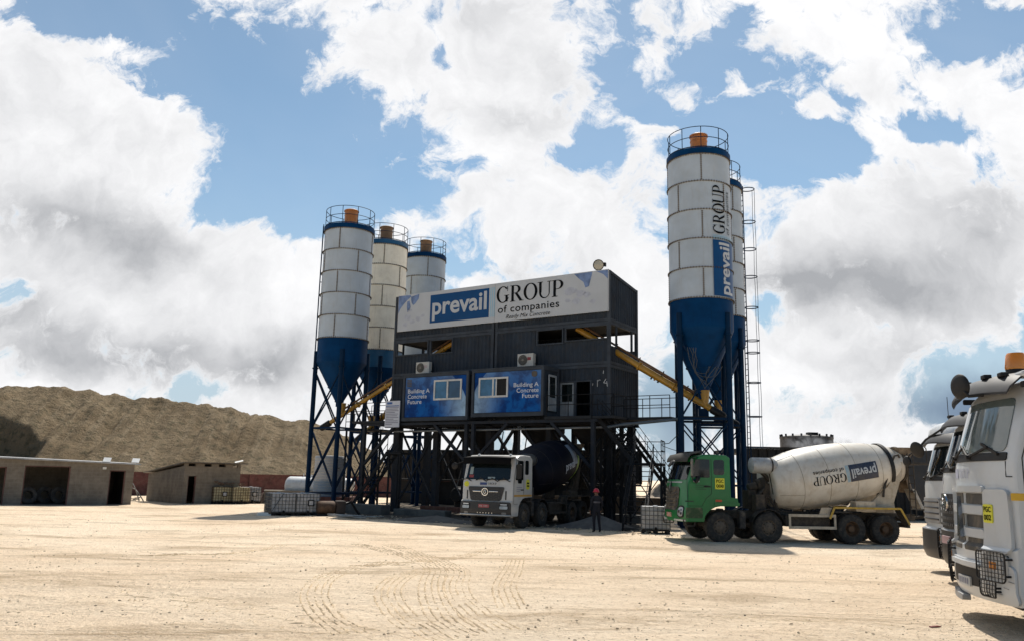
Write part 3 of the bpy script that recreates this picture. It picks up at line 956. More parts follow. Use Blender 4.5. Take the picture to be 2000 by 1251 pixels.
tag(mb.build('dry_branches', mat('dry_twigs', (.16, .10, .065), .9, var=.4)), 'brown dry twigs and rags piled on top of the totes by the hut', 'twigs')

# small rubble heap between the totes and the tank
def heap(name, cx, cy, rx, ry, h, material, lab, cat, rz=0, rough=.2):
    mb = MB()
    n, k = 36, 12
    vs = [(0, 0, h)]
    for i in range(1, k + 1):
        for j in range(n):
            a = 2 * math.pi * j / n; s = i / k
            zz = h * (1 - s) ** 1.15 + rough * h * noise.fractal(Vector((math.cos(a) * s * 4 + cx, math.sin(a) * s * 4, cy)), .8, 2, 4) * (1 - s)
            vs.append((rx * s * math.cos(a) * (1 + .12 * math.sin(3 * a + cx)), ry * s * math.sin(a), max(-.05, zz) if i < k else -.06))
    fs = [(0, 1 + j, 1 + (j + 1) % n) for j in range(n)]
    for i in range(k - 1):
        for j in range(n):
            fs.append((1 + i * n + j, 1 + (i + 1) * n + j, 1 + (i + 1) * n + (j + 1) % n, 1 + i * n + (j + 1) % n))
    mb.add(vs, fs)
    return tag(mb.build(name, material, loc=(cx, cy, 0), rotz=rz, smooth=180), lab, cat)
heap('rubble_heap', -17.3, 59.4, 1.3, .8, .75, mat('brick_rubble', (.22, .15, .11), .95, var=.45, scale=5, bump=.8, bscale=12), 'small heap of reddish rubble right of the hut totes', 'rubble heap')

# ------------------------------------------------------------------ fuel tank on a block plinth and its low wall
PW = Vector((-14.4, 60.2, 0))
AZ4 = R(14)
tank_m = mat('tank_white_paint', (.62, .64, .65), .4, var=.1, dirt=.3, dcol=(.36, .32, .25), streak=.4, scol=(.30, .26, .20))
t = thing('fuel_tank', 'horizontal white cylindrical tank lying on a block plinth by the red wall', 'tank', (PW.x, PW.y, 0), AZ4)
def capsule(mb, L, r, z, n=28):
    prof = [(0, -L / 2 - .35), (r * .5, -L / 2 - .30), (r * .82, -L / 2 - .18), (r * .97, -L / 2 - .04), (r, -L / 2 + .05), (r, L / 2 - .05), (r * .97, L / 2 + .04), (r * .82, L / 2 + .18), (r * .5, L / 2 + .30), (0, L / 2 + .35)]
    mb.lathe(prof, n, Matrix.Translation((0, 0, z)) @ Matrix.Rotation(R(90), 4, 'Y'), caps=False)
mb = MB(); capsule(mb, 2.6, .66, 1.22); mb.build('shell', tank_m, t, smooth=50)
mb = MB(); mb.tube((.1, 0, 1.86), (.1, 0, 1.98), .16, 14); mb.tube((.1, 0, 1.98), (.1, 0, 2.02), .20, 14); mb.tube((-.35, 0, 1.86), (-.35, 0, 2.12), .03, 8); mb.build('manhole', tank_m, t)
mb = MB(); mb.box((-1.2, -.5, .8), (-.9, .5, 1.0)); mb.box((.9, -.5, .8), (1.2, .5, 1.0)); mb.build('saddle', block_m, t)
t = thing('block_plinth', 'low pale block plinth wall under the white horizontal tank', 'plinth', (PW.x - .6, PW.y - .3, 0), AZ4)
mb = MB(); mb.box((-2.3, -1.1, 0), (2.6, .9, .84)); mb.build('block_work', block_m, t)
mb = MB(); mb.box((-2.34, -1.14, .842), (2.64, .94, .90)); mb.build('coping', block_m, t)
t = thing('fuel_tank', 'smaller silver tank end peeping out right of the pale vertical tank', 'tank', (-12.3, 61.6, 0), AZ4)
mb = MB(); capsule(mb, 1.3, .52, 1.32); mb.build('shell', tank_m, t, smooth=50)
mb = MB(); mb.box((-.9, -.5, 0), (.9, .5, .84)); mb.build('cradle', block_m, t)

# pale vertical water tank on a brick base
vt_m = bpy.data.materials.new('water_tank_plastic'); vt_m.use_nodes = True
q = NG(vt_m.node_tree); vt_m.node_tree.nodes.clear()
tc = q.n('ShaderNodeTexCoord').outputs['Object']; sp = q.n('ShaderNodeSeparateXYZ'); q.link(tc, sp.inputs[0])
b = q.n('ShaderNodeBsdfPrincipled'); nn = q.noise(tc, 2.2, 6, .6)
c = q.mix(q.smooth(q.math('ADD', sp.outputs[2], q.math('MULTIPLY_ADD', nn, .3, -.15)), .95, 1.15), (.17, .23, .30), (.40, .40, .40))
q.setin(b.inputs['Base Color'], q.mix(q.math('MULTIPLY', q.smooth(nn, .5, .7), .3), c, (.26, .24, .21))); b.inputs['Roughness'].default_value = .6
o = q.n('ShaderNodeOutputMaterial'); q.link(b.outputs[0], o.inputs[0])
t = thing('water_tank', 'pale vertical cylindrical tank with blue lower band behind the front left silo legs', 'tank', (-12.25, 57.2, .62))
mb = MB()
prof = [(1.06, 0)]
for k in range(1, 15):
    z = .18 * k
    prof += [(1.06, z - .02), (1.075, z), (1.06, z + .02)]
prof += [(1.06, 2.62), (1.0, 2.70), (0, 2.74)]
mb.lathe(prof, 36); mb.build('shell', vt_m, t, smooth=50)
mb = MB(); mb.path([(.62, -.92, 2.0), (.66, -.98, 2.2), (.62, -.95, 1.9), (.80, -.85, 1.88)], .02, 6); mb.build('bracket', black, t)
mb = MB(); mb.box((-1.4, -1.3, 0), (1.7, 1.2, .615)); tag(mb.build('brick_base', brick_m, loc=(-12.25, 57.2, 0)), 'square dark brick base under the pale vertical tank', 'brick base')

# ================================================================== BATCHING PLANT
PO = Vector((4.05, 41.16, 0)); AZP = R(-32.99)
PX_ = Vector((math.cos(AZP), math.sin(AZP), 0)); PY_ = Vector((-math.sin(AZP), math.cos(AZP), 0))
def pw(x, y, z=0.0):
    return tuple(PO + PX_ * x + PY_ * y + Vector((0, 0, z)))
def pthing(name, label, cat, x, y, z=0.0, group=None):
    """a thing standing in the plant: x right along the facade, y back, both in metres"""
    t = thing(name, label, cat, pw(x, y, z), AZP, group)
    t['_o'] = (x, y, z)
    return t
def put(mb, name, mats, t, **kw):
    return mb.build(name, mats, t, origin=tuple(t['_o']), **kw)

grey_c = mat('container_grey', (.027, .037, .052), .6, .0, .25, .45, (.046, .042, .038), streak=.35, scol=(.036, .026, .019), scale=.9, spec=.12)
grey_f = mat('container_frame', (.044, .054, .069), .6, 0, .22, .3, (.042, .038, .034), scale=1.4, spec=.15)
cab_in = mat('container_inside_shade', (.012, .012, .013), .95, var=.2)  # near-black: the shade inside is put into the colour
white_al = mat('white_aluminium', (.55, .55, .54), .45, var=.1, dirt=.35, dcol=(.30, .28, .24), scale=3)
col_m = mat('column_paint', (.020, .025, .034), .55, 0, .25, .35, (.05, .038, .028), streak=.3, scol=(.03, .021, .016), scale=1.5, spec=.12)

def corr(mb, fn, L, z0, z1, pitch=.27, dep=.035, mi=None, ztop=None):
    """trapezoid-ribbed steel sheet: fn(along, out, z)"""
    pts = []
    n = max(1, round(L / pitch)); p = L / n
    for k in range(n):
        a = k * p
        pts += [(a, 0), (a + p * .28, 0), (a + p * .42, -dep), (a + p * .86, -dep)]
    pts.append((L, 0))
    vs = []
    for a, o in pts:
        vs += [fn(a, o, z0), fn(a, o, z1 if ztop is None else ztop(a))]
    mb.add(vs, [(2 * i, 2 * i + 2, 2 * i + 3, 2 * i + 1) for i in range(len(pts) - 1)], mi)

Y0, Y1 = 1.75, 5.35
def container(label, x0, x1, z0, z1, holes=(), right=True, left=False, right_holes=False, back_gap=None, group='stacked plant containers', zback=None):
    """steel container: posts and rails, ribbed walls; holes = (x0,x1,z0,z1) framed openings in the front"""
    t = pthing('steel_container', label, 'container', (x0 + x1) / 2, (Y0 + Y1) / 2, z0, group)
    zb = z1 if zback is None else zback
    e = .004
    mb = MB()
    for x in (x0 + .08, x1 - .08):
        for y, zt in ((Y0 + .08, z1), (Y1 - .08, zb)):
            mb.box((x - .08, y - .08, z0 + e), (x + .08, y + .08, zt - e))
    for z, zz in ((z0 + .09, z0 + .09), (z1 - .08, zb - .08)):
        mb.box((x0 + .16, Y0 + .01, z - .075), (x1 - .16, Y0 + .13, z + .075))
        mb.box((x0 + .16, Y1 - .13, zz - .075), (x1 - .16, Y1 - .01, zz + .075))
        for x in (x0 + .07, x1 - .07):
            mb.bar((x, Y0 + .16, z), (x, Y1 - .16, zz), .12, .15)
    put(mb, 'frame', grey_f, t)
    # front wall: ribbed sheet cut round the openings
    zl, zh = z0 + .165, z1 - .155
    mb = MB()
    def sheet(a, b, c, d):
        if b - a > .05 and d - c > .05:
            corr(mb, lambda s, o, z: (a + s, Y0 + .045 - o, z), b - a, c, d)
    xs_ = sorted({x0 + .16, x1 - .16, *[h[0] for h in holes], *[h[1] for h in holes]})
    for a, b in zip(xs_, xs_[1:]):
        hh = [h for h in holes if h[0] < (a + b) / 2 < h[1]]
        if hh:
            sheet(a, b, zl, hh[0][2]); sheet(a, b, hh[0][3], zh)
        else:
            sheet(a, b, zl, zh)
    put(mb, 'front_wall', grey_c, t)
    mb = MB()
    if back_gap:
        for a, b in ((x0 + .16, back_gap[0]), (back_gap[1], x1 - .16)):
            if b - a > .1:
                corr(mb, lambda s, o, z: (a + s, Y1 - .06 + o, z), b - a, z0 + .165, zb - .155)
        corr(mb, lambda s, o, z: (back_gap[0] + s, Y1 - .06 + o, z), back_gap[1] - back_gap[0], z0 + .165, z0 + 1.15)
    else:
        corr(mb, lambda s, o, z: (x0 + .16 + s, Y1 - .06 + o, z), x1 - x0 - .32, z0 + .165, zb - .155)
    put(mb, 'back_wall', grey_c, t)
    for on, x, sg in ((right, x1 - .05, 1), (left, x0 + .05, -1)):
        if not on:
            continue
        mb = MB()
        W = Y1 - Y0 - .32
        zt = lambda a: z1 - .155 + (zb - z1) * (a + .16) / (Y1 - Y0)
        if right_holes:
            corr(mb, lambda a, o, z: (x + sg * o, Y0 + .16 + a, z), W, z0 + .165, z0 + 1.0)
            mb.box((x - .04, Y0 + .82, z0 + 1.0), (x + .04, Y0 + .94, zh)); mb.box((x - .04, Y0 + 2.75, z0 + 1.0), (x + .04, Y0 + 2.9, zh))
        else:
            corr(mb, lambda a, o, z: (x + sg * o, Y0 + .16 + a, z), W, z0 + .165, z1 - .155, ztop=zt)
        put(mb, 'end_wall', grey_c, t)
    mb = MB(); mb.box((x0 + .13, Y0 + .13, z0 + .05), (x1 - .13, Y1 - .13, z0 + .13)); put(mb, 'floor', cab_in, t)
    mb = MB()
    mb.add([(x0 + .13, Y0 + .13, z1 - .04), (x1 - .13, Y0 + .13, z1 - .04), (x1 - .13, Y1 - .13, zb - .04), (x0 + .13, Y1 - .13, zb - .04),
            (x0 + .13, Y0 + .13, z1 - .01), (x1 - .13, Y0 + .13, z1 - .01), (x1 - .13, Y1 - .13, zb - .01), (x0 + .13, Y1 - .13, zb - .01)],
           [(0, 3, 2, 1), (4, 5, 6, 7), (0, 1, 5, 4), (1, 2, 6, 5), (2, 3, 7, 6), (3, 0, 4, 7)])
    put(mb, 'roof', grey_c if zback else cab_in, t)  # lower ceilings take the painted inside shade
    for a, b, c, d in holes:
        mb = MB(); w = .07
        mb.box((a - w, Y0 - .015, c - w), (b + w, Y0 + .11, c)); mb.box((a - w, Y0 - .015, d), (b + w, Y0 + .11, d + w))
        mb.box((a - w, Y0 - .015, c), (a, Y0 + .11, d)); mb.box((b, Y0 - .015, c), (b + w, Y0 + .11, d))
        put(mb, 'window_frame', grey_f, t)
    return t

XL, XM, XR = -14.74, -7.15, .20
Z3, Z2, Z1, ZT = 5.15, 8.13, 10.40, 13.16
container('grey ribbed container behind the left half of the big sign board', XL, XM - .05, Z1, ZT, right=False, left=True, zback=12.75)
container('grey ribbed container behind the right half of the big sign board, its end wall bare', XM + .05, XR, Z1, ZT, zback=12.75)
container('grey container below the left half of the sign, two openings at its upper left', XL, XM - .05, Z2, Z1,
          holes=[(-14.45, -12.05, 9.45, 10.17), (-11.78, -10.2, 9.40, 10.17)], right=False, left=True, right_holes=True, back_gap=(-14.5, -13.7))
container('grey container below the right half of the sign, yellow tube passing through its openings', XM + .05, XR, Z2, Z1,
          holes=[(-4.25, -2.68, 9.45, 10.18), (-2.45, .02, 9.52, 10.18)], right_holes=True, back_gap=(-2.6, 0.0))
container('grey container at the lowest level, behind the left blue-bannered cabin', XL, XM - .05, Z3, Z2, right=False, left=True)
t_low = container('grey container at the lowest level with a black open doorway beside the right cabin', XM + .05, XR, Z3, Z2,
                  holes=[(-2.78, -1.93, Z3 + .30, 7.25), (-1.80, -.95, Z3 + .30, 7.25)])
# half-glazed door standing in the left of the two door openings, scrawl on the steel beside it
mb = MB()
a, b, c, d = -2.76, -1.95, Z3 + .31, 7.23
for bx in (((a, 1.77, c), (a + .08, 1.83, d)), ((b - .08, 1.77, c), (b, 1.83, d)), ((a + .08, 1.77, d - .08), (b - .08, 1.83, d)), ((a + .08, 1.77, c), (b - .08, 1.83, c + .75))):
    mb.box(*bx)
dr = put(mb, 'door', mat('door_pale_grey', (.23, .26, .29), .5, var=.25, streak=.5), t_low)
mb = MB(); mb.box((a + .081, 1.79, c + .751), (b - .081, 1.81, d - .081)); put(mb, 'pane', glass, t_low).parent = dr
mb = MB(); mb.tube((b - .05, 1.765, c + 1.0), (b - .05, 1.72, c + 1.0), .025, 8); put(mb, 'handle', chrome, t_low).parent = dr
chalk = mat('chalk_white', (.45, .46, .47), .9, var=.3)
mb = MB()
def stroke(pts, w=.035):
    for p, q_ in zip(pts, pts[1:]):
        mb.bar((p[0], 1.742, p[1]), (q_[0], 1.742, q_[1]), w, .008, up=(0, 1, 0))
stroke([(-.52, 6.95), (-.52, 7.30)]); stroke([(-.52, 7.22), (-.42, 7.30), (-.34, 7.29)])
stroke([(-.16, 7.14), (-.02, 7.34)]); stroke([(-.16, 7.14), (.06, 7.10)]); stroke([(.02, 7.22), (.06, 6.94)]); stroke([(-.80, 7.02), (-.78, 7.14)])
stroke([(-.18, 7.62), (-.16, 7.78)])
put(mb, 'chalk_scrawl', chalk, t_low)

# ------------------------------------------------------------------ big sign board
sgn_w = mat('sign_white', (.435, .46, .49), .45, var=.05, dirt=.12, dcol=(.42, .40, .37), scale=.7)
sgn_blue = mat('sign_blue', (.001, .050, .165), .4, var=.08, spec=.25)
sgn_pale = mat('sign_pale_blue', (.25, .47, .62), .4, var=.06)
sgn_blk = mat('sign_black', (.004, .0045, .006), .6, var=.1, spec=.1)
map_1 = mat('map_blue', (.14, .205, .37), .45, var=.35, scale=2.5)
map_2 = mat('map_lavender', (.39, .41, .47), .45, var=.12, scale=5)
SX0, SX1, SZ0, SZ1 = -14.42, .18, 10.90, 13.17
t = pthing('sign_board', 'long white sign board with blue logo box across the top of the plant', 'sign', -7.12, 1.70, SZ0)
SY = 1.625
mb = MB(); mb.box((SX0, SY, SZ0), (SX1, SY + .09, SZ1)); put(mb, 'panel', sgn_w, t)
mb = MB()
for x in (SX0 + .01, -7.1, SX1 - .03):
    mb.box((x, SY - .006, SZ0 + .004), (x + .02, SY - .001, SZ1 - .004))
put(mb, 'seam', mat('seam_grey', (.3, .3, .31), .6), t)
lvl = lambda k: (lambda a, b: (a, SY - .004 * k, b))
mb = MB(); mb.flat(rect_geo(-11.85, 11.22, -7.50, 12.95), lvl(1)); put(mb, 'logo_box', sgn_blue, t, recalc=False)
mb = MB()
for x in (-7.42, -7.29, -7.16):
    mb.flat(rect_geo(x, 11.22, x + .055, 12.95), lvl(2))
put(mb, 'logo_stripes', sgn_pale, t, recalc=False)
def shift(geo, dx, dy):
    return [(a + dx, b + dy) for a, b in geo[0]], geo[1]
T_PREV = text_geo('prevail', 4.02, 1.44, bold=.022)
T_OFC = text_geo('of companies', 4.05, .56, bold=.010, spacing=1.08)
T_RMC = text_geo('Ready Mix Concrete', 2.92, .30, shear=.35, bold=0)
mb = MB(); mb.flat(shift(T_PREV, -11.68, 11.36), lvl(3)); put(mb, 'lettering', sgn_w, t, recalc=False)
mb = MB()
mb.flat(shift(fit(*serif_group(), 4.42, .98), -6.98, 11.96), lvl(3))
mb.flat(shift(T_OFC, -6.86, 11.26), lvl(3))
mb.flat(shift(T_RMC, -6.30, 10.96), lvl(4))
put(mb, 'lettering', sgn_blk, t, recalc=False)
def z4(pts):   # points measured on an enlargement of the board's left end
    return [(SX0 + .02 + (a - 330) * .00372, SZ1 - .03 - (b - 200 + (a - 330) * .115) * .0033) for a, b in pts]
mb = MB()
for poly in ([(330, 200), (590, 175), (600, 205), (520, 270), (430, 370), (370, 450), (335, 540)], [(600, 205), (775, 150), (765, 240), (700, 330), (650, 370), (620, 330), (600, 270)],
             [(520, 300), (570, 280), (600, 400), (570, 490), (530, 500), (515, 400)]):
    mb = MB(); mb.flat(poly_geo(z4(poly)), lvl(1)); put(mb, 'map_motif', map_1, t, recalc=False)
for poly in ([(-1.9, 13.13), (-.78, 13.13), (-.82, 12.92), (-.98, 12.35), (-1.2, 12.30), (-1.32, 12.62), (-1.62, 12.85)], [(-.55, 13.13), (.16, 13.13), (.16, 12.62), (-.12, 12.92)]):
    mb = MB(); mb.flat(poly_geo(poly), lvl(1)); put(mb, 'map_motif', map_1, t, recalc=False)
rnd = random.Random(3)
for cx_, cz_, s_ in ((-13.6, 11.75, .22), (-13.2, 11.45, .16), (-12.75, 11.6, .18), (-13.45, 12.15, .13), (-12.4, 11.75, .12), (-2.1, 12.2, .28), (-1.5, 12.0, .22), (-2.3, 11.7, .15), (-1.1, 11.9, .18), (-1.75, 11.6, .2), (-.75, 11.5, .14), (-13.75, 11.3, .14)):
    n_ = 17
    mb = MB(); mb.flat(poly_geo([(cx_ + s_ * 1.5 * rnd.uniform(.6, 1.1) * math.cos(6.283 * k / n_), cz_ + s_ * rnd.uniform(.6, 1.1) * math.sin(6.283 * k / n_)) for k in range(n_)]), lvl(1)); put(mb, 'map_motif', map_2, t, recalc=False)
# floodlight on the roof edge
t = pthing('floodlight', 'round floodlight on the roof edge above the right end of the sign', 'floodlight', -.48, 1.9, 13.15)
mb = MB()
M_ = Matrix.Translation((-.48, 1.78, 13.50)) @ Matrix.Rotation(R(100), 4, 'X') @ Matrix.Rotation(R(12), 4, 'Y')
mb.lathe([(0, -.30), (.16, -.28), (.25, -.12), (.30, .02), (.31, .06), (.27, .07), (.27, .04)], 24, M_, caps=False)
put(mb, 'lamp_housing', black, t, smooth=50)
mb = MB(); mb.lathe([(0, .075), (.15, .068), (.27, .045)], 24, M_, caps=False); put(mb, 'lens', mat('lamp_lens', (.42, .40, .33), .15, var=.2), t, smooth=50)
mb = MB(); mb.bar((-.48, 1.85, 13.16), (-.48, 1.88, 13.42), .07); mb.box((-.62, 1.78, 13.155), (-.34, 2.0, 13.18)); mb.box((-.22, 1.82, 13.42), (-.12, 1.98, 13.62)); put(mb, 'bracket', black, t)

# ------------------------------------------------------------------ the two control cabins with banners
ban_1 = None
ban_2 = ban_3 = None
def banner_material(mirror, xc, W, zb, H):
    """printed picture: a pale-edged globe on blue, fading with blotches"""
    mt = bpy.data.materials.new('cabin_banner'); mt.use_nodes = True
    q = NG(mt.node_tree); mt.node_tree.nodes.clear()
    tc = q.n('ShaderNodeTexCoord').outputs['Object']
    sg = -1 if mirror else 1
    d = q.vec('LENGTH', q.vec('MULTIPLY', q.vec('SUBTRACT', tc, (xc + sg * W * -.20, 0, zb - .15 * H)), (1, 0, 1)))
    sp = q.n('ShaderNodeSeparateXYZ'); q.link(tc, sp.inputs[0])
    low = q.smooth(sp.outputs[2], zb + H * .95, zb + H * .05, .25, 1.0)
    nn = q.noise(tc, 1.6, 6, .6, .5)
    inside = q.smooth(d, 3.36, 3.33)
    glow = q.math('MULTIPLY', q.math('POWER', q.smooth(d, 1.2, 3.34, kind='LINEAR'), 1.5), q.math('MULTIPLY', low, inside))
    glow = q.math('MULTIPLY', glow, q.smooth(nn, .25, .65, .55, 1.15), clamp=True)
    c = q.mix(q.smooth(nn, .3, .7), (.000, .028, .135), (.0005, .056, .26))
    c = q.mix(q.math('MULTIPLY', inside, q.smooth(nn, .45, .62, 0, .5)), c, (.003, .13, .42))
    c = q.mix(glow, c, (.42, .60, .75))
    b = q.n('ShaderNodeBsdfPrincipled'); q.setin(b.inputs['Base Color'], c); b.inputs['Roughness'].default_value = .45; b.inputs['Specular IOR Level'].default_value = .1
    o = q.n('ShaderNodeOutputMaterial'); q.link(b.outputs[0], o.inputs[0])
    return mt
ban_t = mat('banner_white', (.60, .62, .66), .4, var=.05)
def cabin(label, x0, x1, z0, z1, mirror, win, open_pane):
    t = pthing('control_cabin', label, 'cabin', (x0 + x1) / 2, .9, z0, 'control cabins')
    y0, y1 = 0.0, 1.70
    mb = MB()
    mb.box((x0 + .05, y0 + .08, z0 + .05), (x1 - .05, y1, z1 - .05)); put(mb, 'body', grey_c, t)
    mb = MB()
    for x in (x0 + .07, x1 - .07):
        for y in (y0 + .06, y1 - .12):
            mb.box((x - .075, y - .07, z0), (x + .075, y + .07, z1))
    for z, h in ((z0 + .10, .10), (z1 - .07, .07)):
        mb.box((x0 + .145, y0 - .008, z - h), (x1 - .145, y0 + .078, z + h))
        for x in (x0 + .05, x1 - .05):
            mb.box((x - .06, y0 + .13, z - h), (x + .06, y1 - .2, z + h))
    put(mb, 'frame', grey_f, t)
    mb = MB(); mb.box((x0 - .02, y0 - .03, z1 + .004), (x1 + .02, y1, z1 + .06)); put(mb, 'roof', grey_f, t)
    bx0, bx1, bz0, bz1 = x0 + .17, x1 - .17, z0 + .23, z1 - .16
    yb = y0 + .045
    mb = MB(); mb.box((bx0, yb, bz0), (bx1, y0 + .079, bz1))
    bn = put(mb, 'banner', banner_material(mirror, (bx0 + bx1) / 2 - (x0 + x1) / 2, bx1 - bx0, bz0 - z0, bz1 - bz0), t)
    W, H = bx1 - bx0, bz1 - bz0
    f = (lambda u, v, k: (bx0 + (1 - u if mirror else u) * W, yb - .004 * k, bz0 + v * H))
    def sweep(pts, k, m_, nm):
        mb = MB(); mb.flat(poly_geo(pts), lambda a, b: f(a, b, k)); put(mb, nm, m_, t, recalc=True).parent = bn
    0 and sweep([(.62, 1), (.80, 1), (.90, .88), (.97, .70), (1, .55), (1, .02), (.72, .02), (.70, .20), (.60, .28), (.52, .42), (.50, .62), (.54, .85)], 1, ban_2, 'printed_sweep')
    0 and sweep([(.90, .86), (.97, .68), (1, .54), (1, .03), (.80, .03), (.86, .22), (.90, .38), (.935, .55), (.935, .70)], 2, ban_3, 'printed_sweep')
    mb = MB()
    lines = ['Building A', 'Concrete', 'Future']
    ws = (.365, .320, .235)
    for i, (l, w) in enumerate(zip(lines, ws)):
        gq = text_geo(l, w * W, (.135 if i == 0 else .105) * H, bold=.006)
        x_ = bx0 + .045 * W if not mirror else bx1 - (.035 + w) * W
        zz = bz0 + H * (.60 - .135 * i) - (.030 * H if i == 0 else 0)
        mb.flat(shift(gq, x_, zz), lambda a, b: (a, yb - .006, b))
    put(mb, 'lettering', ban_t, t, recalc=False).parent = bn
    # louvre or small vent set in the banner
    mb = MB()
    if not mirror:
        for k in range(5):
            mb.box((bx0 + .12, yb - .02, bz1 - .52 + .09 * k), (bx0 + .45, yb - .001, bz1 - .47 + .09 * k))
    else:
        mb.panel(bx1 - .58, bx1 - .24, bz1 - .36, bz1 - .06, lambda a, b, o: (a, yb - .001 - o, b), .03, .12)
    put(mb, 'vent', mat('vent_brown', (.075, .065, .055), .7), t)
    a, b, c, d = win
    mb = MB(); w = .10
    mb.box((a, yb - .05, c), (b, yb - .001, c + w)); mb.box((a, yb - .05, d - w), (b, yb - .001, d)); mb.box((a, yb - .05, c + w), (a + w, yb - .001, d - w)); mb.box((b - w, yb - .05, c + w), (b, yb - .001, d - w))
    mid = (a + b) / 2
    mb.box((mid - .05, yb - .06, c + w), (mid + .05, yb - .001, d - w))
    if open_pane:
        mb.box((mid + .16, yb - .04, c + w), (mid + .23, yb - .001, d - w))
    wf = put(mb, 'window', white_al, t)
    mb = MB(); mb.box((a + w, yb - .022, c + w), (mid - .05, yb - .002, d - w)); put(mb, 'pane', mat('window_glass_blue', (.03, .12, .24), .08, var=.3, spec=.7), t).parent = wf
    mb = MB()
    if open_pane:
        mb.box((mid + .23, yb - .012, c + w), (b - w, yb - .002, d - w)); put(mb, 'pane', cab_in, t).parent = wf  # black sheet standing in for the shaded gap of the slid-open half
        mb = MB(); mb.box((mid + .05, yb - .030, c + w), (mid + .16, yb - .002, d - w)); put(mb, 'pane', mat('window_glass_blue', (0, 0, 0)), t).parent = wf
    else:
        mb.box((mid + .05, yb - .030, c + w), (b - w, yb - .002, d - w)); put(mb, 'pane', mat('window_glass_dark', (.015, .05, .11), .06, var=.3, spec=.7), t).parent = wf
    return t
cabin('left control cabin with blue banner, lettering at the left of its closed sliding window', -12.33, -7.62, 5.22, 7.90, False, (-10.05, -8.08, 6.37, 7.52), False)
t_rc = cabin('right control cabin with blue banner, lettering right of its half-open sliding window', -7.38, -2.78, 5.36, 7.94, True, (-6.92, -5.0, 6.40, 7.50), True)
# white door in the right cabin's end wall
mb = MB(); xx = -2.725
for y_, q_, c_, d_ in ((.40, .48, 5.65, 7.55), (1.12, 1.20, 5.65, 7.55)):
    mb.box((xx, y_, c_), (xx + .05, q_, d_))
mb.box((xx, .48, 7.45), (xx + .05, 1.12, 7.55)); mb.box((xx, .48, 5.65), (xx + .045, 1.12, 6.35))
d_ = put(mb, 'door', mat('door_grey_blue', (.28, .31, .34), .5, var=.2, streak=.3), t_rc)
mb = MB(); mb.box((xx, .481, 6.351), (xx + .02, 1.119, 7.449)); put(mb, 'pane', glass, t_rc).parent = d_

# air conditioners on the wall above the cabins
ac_m = mat('ac_casing', (.50, .49, .46), .5, var=.1, dirt=.3, dcol=(.33, .30, .26), streak=.3, scol=(.25, .22, .18))
def ac(label, x0, x1, z0, z1, badge):
    t = pthing('air_conditioner', label, 'air conditioner', (x0 + x1) / 2, 1.5, z0, 'wall air conditioners')
    y0, y1 = 1.36, 1.66
    mb = MB(); mb.box((x0, y0, z0), (x1, y1, z1)); put(mb, 'casing', ac_m, t, bevel=.03)
    cx_, cz_, r_ = x0 + (x1 - x0) * .36, (z0 + z1) / 2, (z1 - z0) * .40
    M_ = Matrix.Translation((cx_, y0 - .004, cz_)) @ Matrix.Rotation(R(90), 4, 'X')
    mb = MB(); mb.lathe([(0, .0), (r_ * .94, .0), (r_, .02), (r_ * .98, .0)], 28, M_, caps=False); fan = put(mb, 'fan_grille', mat('fan_dark', (.07, .065, .058), .6), t)
    mb = MB()
    for q in (.25, .5, .75, 1.0):
        mb.path([(cx_ + r_ * q * math.cos(a), y0 - .022, cz_ + r_ * q * math.sin(a)) for a in [6.2832 * k / 24 for k in range(24)]], .009, 4, closed=True)
    for k in range(8):
        a = math.pi * k / 8
        mb.bar((cx_ - r_ * math.cos(a), y0 - .03, cz_ - r_ * math.sin(a)), (cx_ + r_ * math.cos(a), y0 - .03, cz_ + r_ * math.sin(a)), .012)
    mb.lathe([(0, .045), (.07, .04), (.08, .02)], 14, M_, caps=False)
    put(mb, 'guard_wires', mat('guard_beige', (.22, .20, .17), .6), t).parent = fan
    mb = MB(); mb.box((x1 - .36, y0 - .008, cz_ - .02), (x1 - .14, y0 - .001, cz_ + .15)); put(mb, 'badge', badge, t)
    mb = MB(); mb.bar((x0 + .1, 1.4, z0 - .03), (x0 + .1, 1.75, z0 - .03), .05); mb.bar((x1 - .1, 1.4, z0 - .03), (x1 - .1, 1.75, z0 - .03), .05); put(mb, 'bracket', steel_dk, t)
    mb = MB(); mb.path([(x1, 1.55, z0 + .15), (x1 + .10, 1.56, z0 + .12), (x1 + .14, 1.66, z0 + .0), (x1 + .15, 1.70, z0 - .12)], .022, 6); put(mb, 'hose', black, t)
ac('wall air conditioner above the left cabin, pale faded badge', -12.55, -11.55, 8.16, 8.86, mat('badge_pink', (.45, .36, .36), .5))
ac('wall air conditioner above the right cabin with a small red badge', -5.30, -4.28, 8.20, 8.92, mat('badge_red', (.25, .03, .035), .5))

# ------------------------------------------------------------------ supporting steelwork
t = pthing('support_structure', 'dark steel columns, beams and knee braces carrying the raised plant', 'support structure', -7.2, 2.6, 0)
def member(nm, p, q, w, h=None, m_=col_m):
    mb = MB(); mb.bar(p, q, w, h); return put(mb, nm, m_, t)
for x in (.06, -7.28, -7.74, -15.3):
    member('column', (x, .15, 0), (x, .15, 5.02), .19)
for x, w in ((-.02, .42), (-3.6, .3), (-7.5, .36), (-11.3, .34), (-14.3, .42)):
    member('column', (x, 2.1, 0), (x, 2.1, 5.0), w)
    member('column', (x - .1, 5.1, 0), (x - .1, 5.1, 5.0), w * .85)
for y in (.15, 2.1, 5.1):
    member('beam', (-15.4, y, 5.07), (.3, y, 5.07), .16, .14)
for x in (0.0, -3.6, -7.5, -11.3, -14.5):
    member('beam', (x, .24, 5.07), (x, 2.01, 5.07), .14, .12); member('beam', (x, 2.2, 5.07), (x, 5.0, 5.07), .14, .12)
